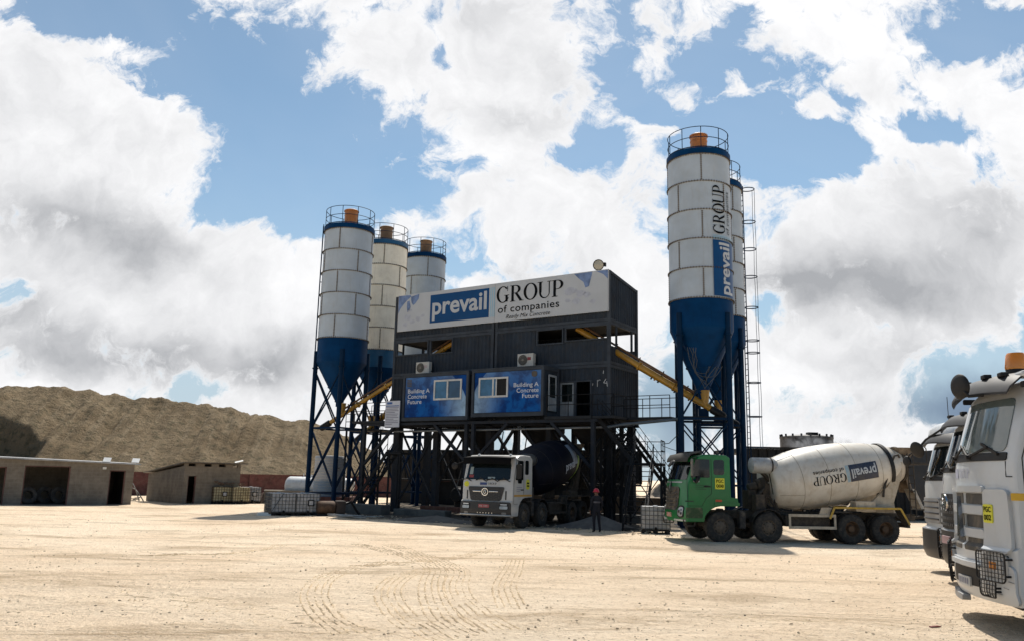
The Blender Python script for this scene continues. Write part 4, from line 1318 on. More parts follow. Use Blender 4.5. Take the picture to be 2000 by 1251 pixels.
for p, q in (((-10.0, .15, 5.0), (-7.85, .15, 3.05)), ((-5.05, .15, 5.0), (-7.15, .15, 3.05)), ((-2.35, .15, 5.0), (-.05, .15, 2.75)), ((-12.9, .15, 5.0), (-15.2, .15, 2.75))):
    member('knee_brace', p, q, .15)
for y in (2.1, 5.1):
    for xa, xb in ((-14.3, -11.3), (-3.6, -.0)):
        member('cross_brace', (xa + .2, y, .5), (xb - .2, y, 4.7), .10); member('cross_brace', (xb - .2, y + .14, .5), (xa + .2, y + .14, 4.7), .10)
    for xa, xb, sg in ((-11.3, -7.5, 1), (-7.5, -3.6, -1)):
        member('knee_brace', (xa + .2, y, 2.9 if sg > 0 else 2.9), (xa + 1.7, y, 4.95), .14); member('knee_brace', (xb - .2, y, 2.9), (xb - 1.7, y, 4.95), .14)
# hoppers under the mixer floor
hop_m = mat('hopper_steel', (.013, .014, .016), .65, 0, .3, .4, (.04, .033, .026), spec=.2)
for x, y, r0, r1, z0, lab in ((-4.9, 3.6, 1.25, .38, 3.35, 'dark conical hopper under the plant above the loading truck'), (-1.75, 3.7, 1.15, .34, 3.2, 'dark conical hopper under the plant right of the loading truck'),
                              (-9.4, 3.7, 1.35, .40, 3.3, 'dark conical hopper under the left half of the plant')):
    h = pthing('discharge_hopper', lab, 'hopper', x, y, z0, 'hoppers under the plant')
    mb = MB(); mb.lathe([(r1, z0), (r1, z0 + .35), (r0, 4.7), (r0, 5.14)], 20, Matrix.Translation((x, y, 0))); put(mb, 'cone', hop_m, h, smooth=40)
    mb = MB(); mb.lathe([(r1 + .08, z0 + .02), (r1 + .08, z0 + .09)], 20, Matrix.Translation((x, y, 0))); put(mb, 'flange', hop_m, h)
# grey water pipe slung along the front, rising to the right-hand silo
t = pthing('water_pipe', 'long grey pipe slung under the cabins and rising to the right silos', 'pipe', -2, .5, 4.7)
mb = MB(); mb.path([(-13.2, .42, 4.66), (-4.2, .42, 4.70), (.75, .42, 4.74)], .055, 8); put(mb, 'pipe_run', mat('pipe_grey', (.16, .165, .165), .5, var=.2), t, smooth=60)
mb = MB(); mb.path([(.75, .40, 4.74), (1.4, .55, 4.85), (3.9, 1.9, 5.18)], .075, 8); put(mb, 'pipe_run', mat('pipe_blue_grey', (.07, .09, .11), .5, var=.2), t, smooth=60)
mb = MB()
for x in (-12, -9, -5.6, -2.4, 0):
    mb.bar((x, .42, 4.71), (x, .42, 5.0), .03)
put(mb, 'hanger', steel_dk, t)

# ------------------------------------------------------------------ walkways, rails, stairs
rail_m = mat('rail_steel', (.013, .015, .018), .65, 0, .3, .3, (.035, .03, .025), spec=.12)
def railing(t, pts, h=1.08, posts=1.3, nm='railing', r=.022):
    mb = MB()
    for p, q in zip(pts, pts[1:]):
        p, q = Vector(p), Vector(q)
        L = (q - p).length; n = max(1, round(L / posts))
        for k in range(n + 1):
            c = p + (q - p) * (k / n)
            mb.tube(c, c + Vector((0, 0, h)), r, 6)
        for z in (h, h * .55):
            mb.tube(p + Vector((0, 0, z)), q + Vector((0, 0, z)), r, 6)
    return put(mb, nm, rail_m, t)
t = pthing('walkway', 'steel walkway with rails in front of the open doorway, right of the cabins', 'walkway', -1.3, .9, 5.3)
mb = MB(); mb.box((-2.70, -.02, 5.15), (.02, 1.62, 5.30)); mb.box((.021, .05, 5.16), (1.25, 1.62, 5.28)); put(mb, 'deck', steel_dk, t)
railing(t, [(-2.6, .03, 5.30), (-.02, .03, 5.30)]); railing(t, [(.03, .10, 5.28), (1.2, .10, 5.28), (1.2, 1.6, 5.28)])
t = pthing('walkway', 'steel walkway bridging from the plant to the right silos', 'walkway', 1.8, 2.9, 5.4)
mb = MB(); mb.box((.26, 1.7, 5.18), (3.55, 3.3, 5.30)); put(mb, 'deck', steel_dk, t)
railing(t, [(.3, 1.73, 5.30), (3.5, 1.73, 5.30)], posts=1.1); railing(t, [(.3, 3.27, 5.30), (3.5, 3.27, 5.30)], posts=1.1)
t = pthing('walkway', 'steel walkway with rails at the left end of the plant behind the notice board', 'walkway', -14, .8, 5.1)
mb = MB(); mb.box((-16.2, -.02, 5.0 + .15), (-12.45, 1.65, 5.28)); put(mb, 'deck', steel_dk, t)
railing(t, [(-16.15, .02, 5.28), (-12.5, .02, 5.28)], posts=.95); railing(t, [(-16.15, 1.6, 5.28), (-15.0, 1.6, 5.28)])
# notice board
t = pthing('notice_board', 'white notice board with small print hung on the left walkway rail', 'notice board', -12.95, -.05, 4.92)
mb = MB(); mb.box((-13.52, -.10, 4.88), (-12.42, -.06, 6.42)); put(mb, 'panel', mat('board_white', (.52, .53, .58), .5, var=.06), t)
mb = MB()
for k in range(11):
    z = 6.02 - .098 * k
    w = (.98, .90, .96, .70, .95, .88, .97, .60, .93, .97, .5)[k]
    mb.flat(rect_geo(-13.46, z, -13.46 + w, z + .040), lambda a, b: (a, -.104, b))
put(mb, 'small_print', mat('print_grey', (.20, .20, .26), .6), t, recalc=False)
mb = MB(); mb.flat(rect_geo(-13.40, 6.22, -13.0, 6.35), lambda a, b: (a, -.104, b)); mb.flat(rect_geo(-13.48, 6.10, -12.46, 6.15), lambda a, b: (a, -.104, b)); put(mb, 'print_header', mat('print_blue', (.03, .09, .28), .6), t, recalc=False)

def stair(t, p, q, w, n, side):
    """steel flight from p (bottom) to q (top): two stringers, n treads, two hand rails; side = unit vector across"""
    p, q, side = Vector(p), Vector(q), Vector(side)
    for sg in (-1, 1):
        mb = MB(); mb.bar(p + side * sg * w / 2, q + side * sg * w / 2, .05, .20); put(mb, 'stringer', rail_m, t)
    for k in range(n):
        c = p + (q - p) * ((k + .5) / n)
        f = (q - p); f.z = 0; f.normalize()
        mb = MB(); mb.bar(c - side * (w / 2 - .03), c + side * (w / 2 - .03), .22, .035); put(mb, 'tread', rail_m, t)
    for sg in (-1, 1):
        mb = MB()
        o = side * sg * w / 2
        m_ = max(2, int((q - p).length / 1.1))
        for k in range(m_ + 1):
            c = p + (q - p) * (k / m_) + o
            mb.tube(c, c + Vector((0, 0, .95)), .02, 6)
        for z in (.95, .5):
            mb.tube(p + o + Vector((0, 0, z)), q + o + Vector((0, 0, z)), .02, 6)
        put(mb, 'handrail', rail_m, t)
def to_p(x, y, z):
    d = Vector((x, y, 0)) - PO
    return (d.dot(PX_), d.dot(PY_), z)
t = thing('steel_stair', 'dark steel stair tower with railed landing left of the green truck', 'stair', to_p(0, 0, 0) and (6.3, 39.5, 0), 0)
t['_o'] = (6.3, 39.5, 0)
a0, a1 = Vector((5.42, 36.25, 0)), Vector((6.45, 39.75, 2.92))
dxy = (a1 - a0); dxy.z = 0; dxy.normalize(); sd_ = Vector((dxy.y, -dxy.x, 0))
stair(t, a0, a1, .95, 13, sd_)
mb = MB()
c0 = Vector((6.75, 40.75, 0))
def lp(u_, v_, z): return c0 + sd_ * u_ + dxy * v_ + Vector((0, 0, z))
mb.add([lp(-.95, -.95, 2.88), lp(.85, -.95, 2.88), lp(.85, .8, 2.88), lp(-.95, .8, 2.88), lp(-.95, -.95, 3.0), lp(.85, -.95, 3.0), lp(.85, .8, 3.0), lp(-.95, .8, 3.0)],
       [(0, 3, 2, 1), (4, 5, 6, 7), (0, 1, 5, 4), (1, 2, 6, 5), (2, 3, 7, 6), (3, 0, 4, 7)])
put(mb, 'landing', rail_m, t)
railing(t, [lp(.82, -.93, 3.0), lp(.82, .77, 3.0), lp(-.9, .77, 3.0)], posts=.85)
for u_, v_ in ((-.9, -.9), (.8, -.9), (.8, .75), (-.9, .75)):
    mb = MB(); mb.bar(lp(u_, v_, 0), lp(u_, v_, 2.87), .09); put(mb, 'leg', rail_m, t)
mb = MB()
for a_, b_ in (((.8, -.9), (.8, .75)), ((-.9, .75), (.8, .75)), ((-.9, -.9), (-.9, .75))):
    mb.bar(lp(*a_, .2), lp(*b_, 2.7), .045); mb.bar(lp(*a_, 2.7), lp(*b_, .2), .045)
put(mb, 'bracing', rail_m, t)
b0 = lp(-.55, .1, 3.0); b1 = Vector((4.55, 41.6, 5.2))
stair(t, b0, b1, .8, 10, (dxy * 1.0 + sd_ * .12).normalized())
mb = MB()
for k in range(5):      # tangle of bracing and cable trays behind the stair
    x_ = 4.3 + .38 * k; y_ = 42.3 + .2 * k
    mb.bar((x_, y_, 0), (x_ + .05, y_, 5.0), .11 if k % 2 else .20)
    mb.bar((x_, y_ - .05, .4 + .2 * k), (x_ + .75, y_, 2.4 + .3 * k), .07); mb.bar((x_ + .7, y_ + .1, .6), (x_ - .3, y_, 2.6), .07); mb.bar((x_ - .3, y_ - .05, 3.0), (x_ + .8, y_, 4.8), .07)
put(mb, 'back_structure', rail_m, t)
t = pthing('steel_stair', 'dark steel stair climbing at the left end of the plant beside the front left post', 'stair', -13.6, -.9, 0)
stair(t, Vector((-15.1, -.7, 0)), Vector((-12.3, -.7, 3.4)), .85, 14, (0, 1, 0))
mb = MB(); mb.box((-12.3, -1.1, 3.3), (-11.3, -.25, 3.40)); put(mb, 'landing', rail_m, t)
for x in (-12.2, -11.4):
    mb = MB(); mb.bar((x, -1.05, 0), (x, -1.05, 3.3), .08); put(mb, 'leg', rail_m, t)
t = pthing('steel_stair', 'dark steel stair hanging far back under the plant right of the truck drum', 'stair', .6, 9.5, 0)
stair(t, Vector((1.6, 9.5, .1)), Vector((-2.2, 9.5, 4.9)), .9, 16, (0, 1, 0))
for x in (-2.2, -3.6):
    mb = MB(); mb.bar((x, 9.1, 0), (x, 9.1, 4.9), .12); put(mb, 'leg', rail_m, t)
mb = MB(); mb.box((-3.8, 9.0, 4.82), (-2.1, 10.0, 4.92)); put(mb, 'landing', rail_m, t)
t = pthing('access_ladder', 'ladder and pipes climbing behind the truck drum under the plant', 'ladder', -3.4, 6.6, 0)
mb = MB()
for x in (-3.6, -3.15):
    mb.bar((x, 6.6, 0), (x, 6.6, 5.0), .06)
for k in range(16):
    mb.bar((-3.6, 6.6, .3 * k + .2), (-3.15, 6.6, .3 * k + .2), .03)
put(mb, 'ladder_frame', rail_m, t)

# ------------------------------------------------------------------ things standing under and behind the plant
t = pthing('aggregate_bin', 'long dark corrugated aggregate bin behind the left half of the plant', 'bin', -12, 14, 0)
bin_m = mat('bin_steel', (.016, .017, .019), .65, 0, .3, .4, (.04, .034, .028), spec=.2)
mb = MB()
corr(mb, lambda a, o, z: (-25 + a, 13.2 - o + (4.1 - z) * .22, z), 20.5, 1.9, 4.1, .5, .07)
corr(mb, lambda a, o, z: (-25 + a, 16.4 - o, z), 20.5, 1.9, 4.1, .5, .07)
mb.box((-25, 13.9, 1.75), (-4.5, 16.3, 1.89))
mb.box((-25, 14.2, .0), (-4.5, 14.3, 1.74))
put(mb, 'bin_wall', bin_m, t)
for k in range(6):
    mb = MB(); x = -24.6 + 3.9 * k; mb.bar((x, 13.9, 0), (x, 13.9, 1.75), .2); mb.bar((x, 16.2, 0), (x, 16.2, 1.75), .2); put(mb, 'leg', bin_m, t)
mb = MB(); mb.box((-25, 14.6, .75), (-4.5, 15.8, .95)); put(mb, 'belt', black, t)
t = pthing('mixer_machine', 'dark mixing machine with drums standing low under the left half of the plant', 'machine', -10, 7.4, 0)
mb = MB(); mb.box((-13.2, 6.6, .2), (-8.2, 8.6, 1.5)); put(mb, 'housing', bin_m, t, bevel=.08)
for x in (-12.4, -10.9, -9.4):
    mb = MB(); mb.lathe([(.42, 0), (.46, .05), (.46, .85), (.42, .9)], 18, Matrix.Translation((x, 6.55, 1.0)) @ Matrix.Rotation(R(90), 4, 'X')); put(mb, 'drum', bin_m, t, smooth=40)
mb = MB()
for k in range(6):
    mb.path([(-13 + .9 * k, 6.3, .1), (-12.8 + .9 * k, 6.2, 1.4 + .2 * (k % 3)), (-12.5 + .9 * k, 6.5, 3.2), (-12.4 + .9 * k, 6.8, 5.0)], .04, 6)
put(mb, 'pipework', mat('pipe_old', (.13, .12, .11), .6, .3, .3), t)
t = pthing('steel_beam', 'rusty red steel beam lying on the ground behind the plant columns', 'beam', -8.6, 1.2, .5)
mb = MB(); mb.box((-11.4, .9, .16), (-7.3, 1.2, .46)); put(mb, 'flange', mat('oxide_red', (.13, .035, .018), .7, var=.3, dirt=.3), t)
conc_m = mat('dusty_concrete', (.105, .10, .092), .95, var=.3, dirt=.5, dcol=(.17, .145, .115), bump=.5, bscale=9)
def slab(label, x0, x1, y0, y1, h):
    t = pthing('concrete_kerb', label, 'kerb', (x0 + x1) / 2, (y0 + y1) / 2, 0, 'concrete kerbs along the plant foot')
    mb = MB(); mb.box((x0, y0, -.05), (x1, y1, h)); return tag(put(mb, 'block', conc_m, t, bevel=.05), None)
slab('dusty grey concrete kerb block at the foot of the left post and stair', -15.6, -11.8, -2.0, -1.2, .52)
slab('low dusty concrete kerb between the left kerb block and the white-cab truck', -11.6, -8.0, -1.2, -.6, .34)
slab('low concrete kerb behind the worker under the right end of the plant', -3.4, 1.2, 3.3, 3.8, .40)
heap('sand_heap', 4.15, 37.9, 2.1, 1.3, .60, mat('grey_fines', (.12, .11, .098), .97, var=.25, scale=2, bump=.8, bscale=14), 'low heap of grey spilt aggregate behind the worker', 'heap', R(-20), .10)
heap('sand_heap', -3.4, 40.6, 2.6, 1.2, .30, mat('grey_fines', (0, 0, 0)), 'flat spread of grey spilt aggregate left of the white-cab truck', 'heap', R(-25), .10)
t = thing('yard_wall', 'low brown wall seen under the right half of the plant', 'wall', (6.5, 50.0, 0), R(-4))
mb = MB(); mb.box((-7.5, -.1, 0), (5.5, .1, 1.15)); mb.build('wall_panel', mat('brown_wall', (.12, .085, .055), .9, var=.3), t)
rub = mat('pale_rubble', (.44, .36, .27), .95, var=.4, scale=3, bump=1.0, bscale=5)
heap('rubble_heap', 6.8, 64, 4.6, 3.2, 3.6, rub, 'pale rubble heap in the sun, seen through the plant legs right of the truck drum', 'rubble heap', 0, .25)
heap('rubble_heap', 11.6, 60, 3.4, 2.6, 2.2, rub, 'lower pale rubble heap seen behind the steel stair', 'rubble heap', 0, .3)
# pump set, hoses and scrap pipes beside the left silo
t = thing('pump_set', 'squat dark rusty pump and motor on the ground right of the white totes', 'pump', (-9.3, 43.6, 0), R(24))
mb = MB(); mb.lathe([(.30, -.45), (.34, -.4), (.34, .4), (.30, .45)], 18, Matrix.Translation((-.15, 0, .42)) @ Matrix.Rotation(R(90), 4, 'Y')); mb.build('motor', rust, t, smooth=40)
mb = MB(); mb.box((.35, -.3, .1), (.85, .3, .78)); mb.build('pump_body', mat('dark_rust', (.05, .035, .028), .8), t, bevel=.08)
mb = MB(); mb.box((-.75, -.4, 0), (1.0, .4, .1)); mb.build('skid', steel_dk, t)
mb = MB(); mb.path([(.8, 0, .6), (1.2, .1, .7), (1.5, .2, .3), (1.7, .2, .06)], .07, 8); mb.build('hose', black, t, smooth=60)
t = thing('scrap_pipes', 'loose pale pipes and wire lying on the ground in front of the left silo', 'scrap pipes', (-7.6, 42.2, 0), 0)
mb = MB()
for k in range(9):
    a = R(-25) + random.gauss(0, .35); c = Vector((random.uniform(-.9, .9), random.uniform(-.6, .6), .04 + .03 * (k % 3)))
    v_ = Vector((math.cos(a), math.sin(a), random.uniform(-.02, .05))) * random.uniform(.5, 1.1)
    mb.tube(c - v_, c + v_, random.choice((.02, .03, .045)), 6)
mb.build('pipe_pieces', mat('pale_scrap', (0, 0, 0)), t)

# ================================================================== CEMENT SILOS
silo_w = mat('silo_white', (.385, .45, .52), .5, var=.10, dirt=.16, dcol=(.33, .31, .27), streak=.16, scol=(.27, .22, .17), scale=.6, spec=.3)
silo_cream = mat('silo_cream', (.88, .82, .68), .5, var=.08, dirt=.2, dcol=(.40, .33, .22), streak=.18, scol=(.28, .19, .10), scale=.7)
silo_blue = mat('silo_blue', (.0002, .032, .105), .55, var=.25, dirt=.06, dcol=(.012, .032, .06), streak=.25, scol=(.002, .014, .035), scale=.8, spec=.07)
silo_cyan = mat('silo_bright_blue', (.0005, .085, .20), .5, var=.2, dirt=.15, dcol=(.06, .08, .10), scale=.8)
leg_blue = mat('leg_blue', (.0004, .017, .050), .55, var=.25, dirt=.15, dcol=(.016, .02, .028), streak=.3, scol=(.012, .012, .014), scale=1.2, spec=.10)
bolt_m = mat('rust_bolts', (.085, .06, .042), .8, var=.4, scale=6)
orange_m = mat('filter_orange', (.46, .16, .035), .5, var=.2, dirt=.3, dcol=(.22, .13, .07), streak=.3, scol=(.15, .07, .03))
orange_d = mat('filter_dusty', (.25, .135, .062), .65, var=.3, dirt=.5, dcol=(.20, .15, .10), streak=.3, scol=(.12, .07, .04))
yel_m = mat('conveyor_yellow', (.42, .22, .018), .4, var=.2, dirt=.4, dcol=(.17, .11, .05), streak=.2, coat=.2)

def ring_bolts(mb, r, z, n=72, h=.07):
    mb.lathe([(r, z - h * .3), (r + .03, z - h * .3), (r + .03, z + h * .3), (r, z + h * .3)], 48, caps=False, mi=0)
    for k in range(n):
        a = 6.28319 * k / n
        c = Vector((math.cos(a), math.sin(a), 0)); s = Vector((-c.y, c.x, 0))
        p = c * (r + .05) + Vector((0, 0, z))
        mb.bar(p - s * .020, p + s * .020, .045, .075, mi=1)

def silo(label, X, Y, zt, zb, zc, zcone, angs, shell, low, filt, group='cement silos', seam0=0.0, ladder=None, cage=None, Rr=1.6, beams=(.95, 4.95), low_ring=None):
    t = thing('cement_silo', label, 'silo', (X, Y, 0), 0, group)
    n = 56
    mb = MB(); mb.lathe([(Rr, zb), (Rr, zt - .32)], n, caps=False); mb.build('shell', shell, t, smooth=40)
    mb = MB(); mb.lathe([(Rr, zc), (Rr, zb)], n, caps=False); mb.build('lower_shell', low, t, smooth=40)
    mb = MB(); mb.lathe([(.22, zcone), (.22, zcone + .25), (Rr, zc)], n, caps=False)
    zm = (zcone + .25) * .35 + zc * .65
    for z in (zcone + .28, (zcone + zc) / 2 - .2):
        r = .22 + (Rr - .22) * (z - zcone - .25) / (zc - zcone - .25)
        mb.lathe([(r + .005, z), (r + .05, z + .0), (r + .07, z + .06), (r + .02, z + .06)], n, caps=False)
    mb.build('cone', silo_blue if low is silo_cyan else low, t, smooth=40)
    mb = MB(); mb.lathe([(Rr + .02, zt - .32), (Rr + .06, zt - .30), (Rr + .06, zt - .02), (Rr, zt), (.5, zt + .22), (0, zt + .24)], n, caps=False); mb.build('roof_cap', low, t, smooth=30)
    # bolted seams: rings and staggered vertical laps
    mb = MB()
    ns = 5
    hs = (zt - .32 - zb) / ns
    for k in range(ns):
        ring_bolts(mb, Rr, zb + hs * k + .02 if k else zb)
    ring_bolts(mb, Rr, zt - .36)
    for k in range(ns):
        for j in range(4):
            a = seam0 + (j + .5 * (k % 2)) * math.pi / 2
            c = Vector((math.cos(a), math.sin(a), 0)); s = Vector((-c.y, c.x, 0))
            z0, z1 = zb + hs * k + .06, zb + hs * (k + 1) - .04
            mb.bar(c * (Rr + .006) + Vector((0, 0, z0)), c * (Rr + .006) + Vector((0, 0, z1)), .025, .02, mi=0, up=tuple(c))
            for q in range(14):
                p = c * (Rr + .012) + Vector((0, 0, z0 + (z1 - z0) * (q + .5) / 14))
                mb.bar(p - s * .035, p + s * .035, .05, .05, mi=1)
    mb.build('bolted_seams', [mat('seam_rust', (.34, .33, .30), .8, var=.4, scale=5), bolt_m], t)
    # railing
    mb = MB()
    ra = Rr - .02
    circ = [(ra * math.cos(6.28319 * k / 40), ra * math.sin(6.28319 * k / 40)) for k in range(40)]
    for z in (zt + 1.15, zt + .58, zt + .05):
        mb.path([(a, b, z) for a, b in circ], .022 if z > zt + .1 else .03, 5, closed=True)
    for k in range(10):
        a = 6.28319 * (k + .3) / 10
        mb.tube((ra * math.cos(a), ra * math.sin(a), zt - .1), (ra * math.cos(a), ra * math.sin(a), zt + 1.15), .022, 5)
    mb.build('guard_rail', leg_blue, t)
    mb = MB()
    mb.lathe([(.46, zt + .16), (.46, zt + .30), (.44, zt + .32), (.44, zt + .90), (.46, zt + .92), (.46, zt + .97), (.44, zt + .99), (.44, zt + 1.18), (.49, zt + 1.20), (.49, zt + 1.28), (.42, zt + 1.32), (0, zt + 1.36)], 28, Matrix.Translation((.05, 0, 0)), caps=False)
    mb.build('dust_filter', filt, t, smooth=40)
    # legs with feet, stiffeners up the shell and bracing
    P = [Vector((Rr * 1.015 * math.cos(R(a)), Rr * 1.015 * math.sin(R(a)), 0)) for a in angs]
    for p in P:
        mb = MB(); mb.tube((p.x, p.y, .03), (p.x, p.y, zc + .75), .145, 14); mb.box((p.x - .25, p.y - .25, 0), (p.x + .25, p.y + .25, .03)); mb.lathe([(.19, -.04), (.21, 0), (.19, .04)], 14, Matrix.Translation((p.x, p.y, zc - .35)), caps=False)
        mb.build('leg', leg_blue, t, smooth=40)
    mb = MB()
    for i in range(len(P)):
        a, b = P[i], P[(i + 1) % len(P)]
        for z in beams:
            mb = MB(); mb.bar(a + Vector((0, 0, z)), b + Vector((0, 0, z)), .09, .11); mb.build('tie_beam', leg_blue, t)
    for i in range(len(P)):
        a, b = P[i], P[(i + 1) % len(P)]
        d = (b - a).normalized() * .12
        mb = MB()
        for z0, z1 in ((beams[0] + .35, beams[1] - .25), (beams[1] + .2, zc - .75)):
            nrm = Vector((d.y, -d.x, 0)).normalized() * .04
            mb.bar(a + d + nrm + Vector((0, 0, z0)), b - d + nrm + Vector((0, 0, z1)), .07); mb.bar(a + d - nrm + Vector((0, 0, z1)), b - d - nrm + Vector((0, 0, z0)), .07)
        mb.build('cross_brace', leg_blue, t)
    if ladder is not None:
        a = R(ladder); c = Vector((math.cos(a), math.sin(a), 0)); s = Vector((-c.y, c.x, 0))
        o = c * (Rr + .11)
        mb = MB()
        for sg in (-1, 1):
            mb.bar(o + s * .22 * sg + Vector((0, 0, 1.2)), o + s * .22 * sg + Vector((0, 0, zt + .1)), .05)
        z = 1.4
        while z < zt - .05:
            mb.bar(o - s * .22 + Vector((0, 0, z)), o + s * .22 + Vector((0, 0, z)), .028); z += .32
        for z in (zb, zc + .3, (zb + zt) / 2, zt - .3):
            mb.bar(o - c * .18 + Vector((0, 0, z)), o + Vector((0, 0, z)), .05)
        ld = mb.build('ladder', leg_blue, t)
        if cage:
            mb = MB()
            hoops = [zt + .0, zt - 2.0, zt - 3.65, zt - 5.3, zt - 7.1, zt - 9.0, zt - 9.7, zt - 11.4, zt - 13.3, zt - 15.0]
            for z in hoops:
                mb.path([o + c * (.38 * (1 - math.cos(b))) + s * (.36 * math.sin(b)) + Vector((0, 0, z)) for b in [6.2832 * k / 16 for k in range(16)]], .032, 5, closed=True)
            for b in (150, 215):
                w = c * (.38 * (1 - math.cos(R(b)))) + s * (.36 * math.sin(R(b)))
                mb.path([o + w + Vector((.012 * math.sin(z * 2.1), 0, z)) for z in [hoops[-1] + (hoops[0] - hoops[-1]) * k / 20 for k in range(21)]], .014, 4)
            mb.build('safety_cage', leg_blue, t).parent = ld
    return t

SQ = (192 - 0, 282, 12, 102)    # legs square with the plant
sL1 = silo('front left silo, greyish white with dark blue cone, clean orange filter on top', -10.93, 52.5, 18.08, 10.60, 9.09, 6.35, SQ, silo_w, silo_blue, orange_m, seam0=R(-100), ladder=196)
sL2 = silo('cream silo in the middle of the left row, bright blue lower band', -9.25, 57.0, 18.36, 10.56, 9.34, 6.75, SQ, silo_cream, silo_cyan, orange_d, seam0=R(-82))
sL3 = silo('greyish white silo at the back of the left row, rising behind the sign board', -6.86, 61.6, 18.74, 10.75, 9.35, 6.7, SQ, silo_w, silo_blue, orange_d, seam0=R(-75))
R1X, R1Y = 9.73, 41.3
sR1 = silo('tall front right silo with vertical lettering down its white shell', R1X, R1Y, 19.05, 11.16, 9.70, 6.25, (215, 308, 35, 128), silo_w, silo_blue, orange_m, seam0=R(-98), beams=(2.0, 5.2))
sR2 = silo('back right silo half hidden by the lettered one, caged ladder on its right side', 11.62, 45.8, 19.10, 11.22, 9.77, 6.4, (215, 308, 35, 128), silo_w, silo_blue, orange_m, seam0=R(-62), ladder=4, cage=True, beams=(2.0, 5.2))

# vertical lettering on the front right silo (text runs upward)
VA = math.atan2(-R1Y, -R1X)      # angle from the silo towards the yard
def on_silo(k):
    def f(a, b):    # a runs up, b runs to the left round the shell
        ang = VA + R(79) - b / 1.6
        r = 1.606 + .006 * k
        return (r * math.cos(ang), r * math.sin(ang), 2.2 + (a - 2.2) * .976)
    return f
def sput(geo, k, m_, nm, par):
    mb = MB(); mb.flat(slice_geo(geo, .14), on_silo(k)); ob = mb.build(nm, m_, par, recalc=False); return ob
W_ = 1.56
bn = sput(rect_geo(11.46, .0, 14.42, W_), 6, sgn_blue, 'logo_box', sR1)
for q_ in (14.47, 14.55, 14.63):
    sput(rect_geo(q_, 0, q_ + .035, W_), 6, sgn_pale, 'logo_stripe', sR1)
sput(shift(text_geo('prevail', 2.72, .98, bold=.022), 11.58, .26), 8, sgn_w, 'lettering', sR1)
sput(shift(fit(*serif_group(), 2.62, .74), 14.76, .80), 6, sgn_blk, 'lettering', sR1)
sput(shift(text_geo('of companies', 2.36, .36, spacing=1.05), 14.80, .34), 6, sgn_blk, 'lettering', sR1)
sput(shift(text_geo('ready mix concrete', 1.95, .17, shear=.2), 14.84, .10), 6, mat('print_grey', (0, 0, 0)), 'lettering', sR1)

# discharge valves / platforms at the cone tips
for nm, lab, X, Y, z in (('work_platform', 'small steel platform with rails under the front right silo cone', 9.73, 41.3, 5.27), ('work_platform', 'small steel platform under the back right silo cone', 11.62, 45.8, 5.27)):
    t = thing(nm, lab, 'platform', (X, Y, z), R(-10), 'platforms under the right silos')
    mb = MB(); mb.box((-1.0, -.95, 0), (1.0, .95, .06)); mb.build('deck', steel_dk, t)
    mb = MB(); mb.tube((0, 0, -5.2), (0, 0, -.01), .12, 8) if False else None
    mb.box((-.25, -.25, .061), (.25, .25, .5)); mb.build('valve_box', leg_blue, t)
for x, y, lab in ((-9.25, 55.0, 'railed steel platform between the left silo legs, level with the cabins'),):
    t = thing('work_platform', lab, 'platform', (x, y, 4.95), AZP)
    mb = MB(); mb.box((-1.4, -1.0, 0), (1.8, 1.0, .08)); mb.build('deck', steel_dk, t)
    mb = MB()
    for yy_ in (-.97, .97):
        for k in range(5):
            mb.tube((-1.35 + .78 * k, yy_, .08), (-1.35 + .78 * k, yy_, 1.1), .025, 6)
        for z in (.6, 1.1):
            mb.tube((-1.35, yy_, z), (1.77, yy_, z), .025, 6)
    mb.build('railing', rail_m, t)
    mb = MB()
    for a_ in (-1.3, 1.7):
        for b_ in (-.9, .9):
            mb.bar((a_, b_, -4.95), (a_, b_, -.001), .10)
    mb.bar((-1.3, -.9, -4.5), (1.7, -.9, -.4), .06); mb.bar((1.7, -.9, -4.5), (-1.3, -.9, -.4), .06)
    mb.build('post', rail_m, t)

# ------------------------------------------------------------------ screw conveyors
def conveyor(label, p, q, r=.17, pipe=True, motor=True, inlet=None):
    p, q = Vector(p), Vector(q)
    t = thing('screw_conveyor', label, 'screw conveyor', tuple(p), 0, 'yellow screw conveyors')
    d = (q - p).normalized()
    mb = MB(); mb.tube(p, q, r, 18)
    L = (q - p).length
    for k in range(1, int(L / 2.2) + 1):
        c = p + d * (2.2 * k)
        mb.tube(c - d * .04, c + d * .04, r + .07, 18)
    mb.build('trough', yel_m, t, origin=tuple(p), smooth=40)
    s = d.cross(Vector((0, 0, 1))).normalized(); u = s.cross(d)
    if pipe:
        mb = MB(); mb.tube(p + d * 1.2 + u * (r + .13), q + u * (r + .13), .06, 10); mb.build('conduit', mat('conduit_brown', (.11, .055, .025), .6, var=.3), t, origin=tuple(p), smooth=40)
        mb = MB()
        for k in range(int(L / 1.5)):
            c = p + d * (1.6 + 1.5 * k)
            mb.bar(c + u * r, c + u * (r + .26), .05); mb.tube(c - u * (r + .10), c - u * r, .05, 6)
        mb.build('clip', black, t, origin=tuple(p))
    if motor:
        mb = MB(); mb.lathe([(.14, 0), (.20, .05), (.20, .7), (.15, .8), (.10, .82)], 16, Matrix.Translation(p - d * .003) @ (-d).to_track_quat('Z', 'Y').to_matrix().to_4x4())
        mb.build('motor', black, t, origin=tuple(p), smooth=40)
    if inlet is not None:
        c = p + d * inlet
        mb = MB(); mb.tube(c, c + Vector((0, 0, .75)), .16, 14, r2=.24); mb.build('inlet', yel_m, t, origin=tuple(p), smooth=40)
    return t
conveyor('yellow screw conveyor with a black motor low down, rising from the orange-topped left silo', (-11.35, 52.25, 5.33), pw(-10.7, 3.0, 10.33), .135, inlet=.9)
conveyor('lower yellow screw conveyor from the cream silo up behind the notice board', (-10.0, 56.6, 4.85), pw(-14.0, 4.6, 8.6), .16, pipe=False, inlet=.9)
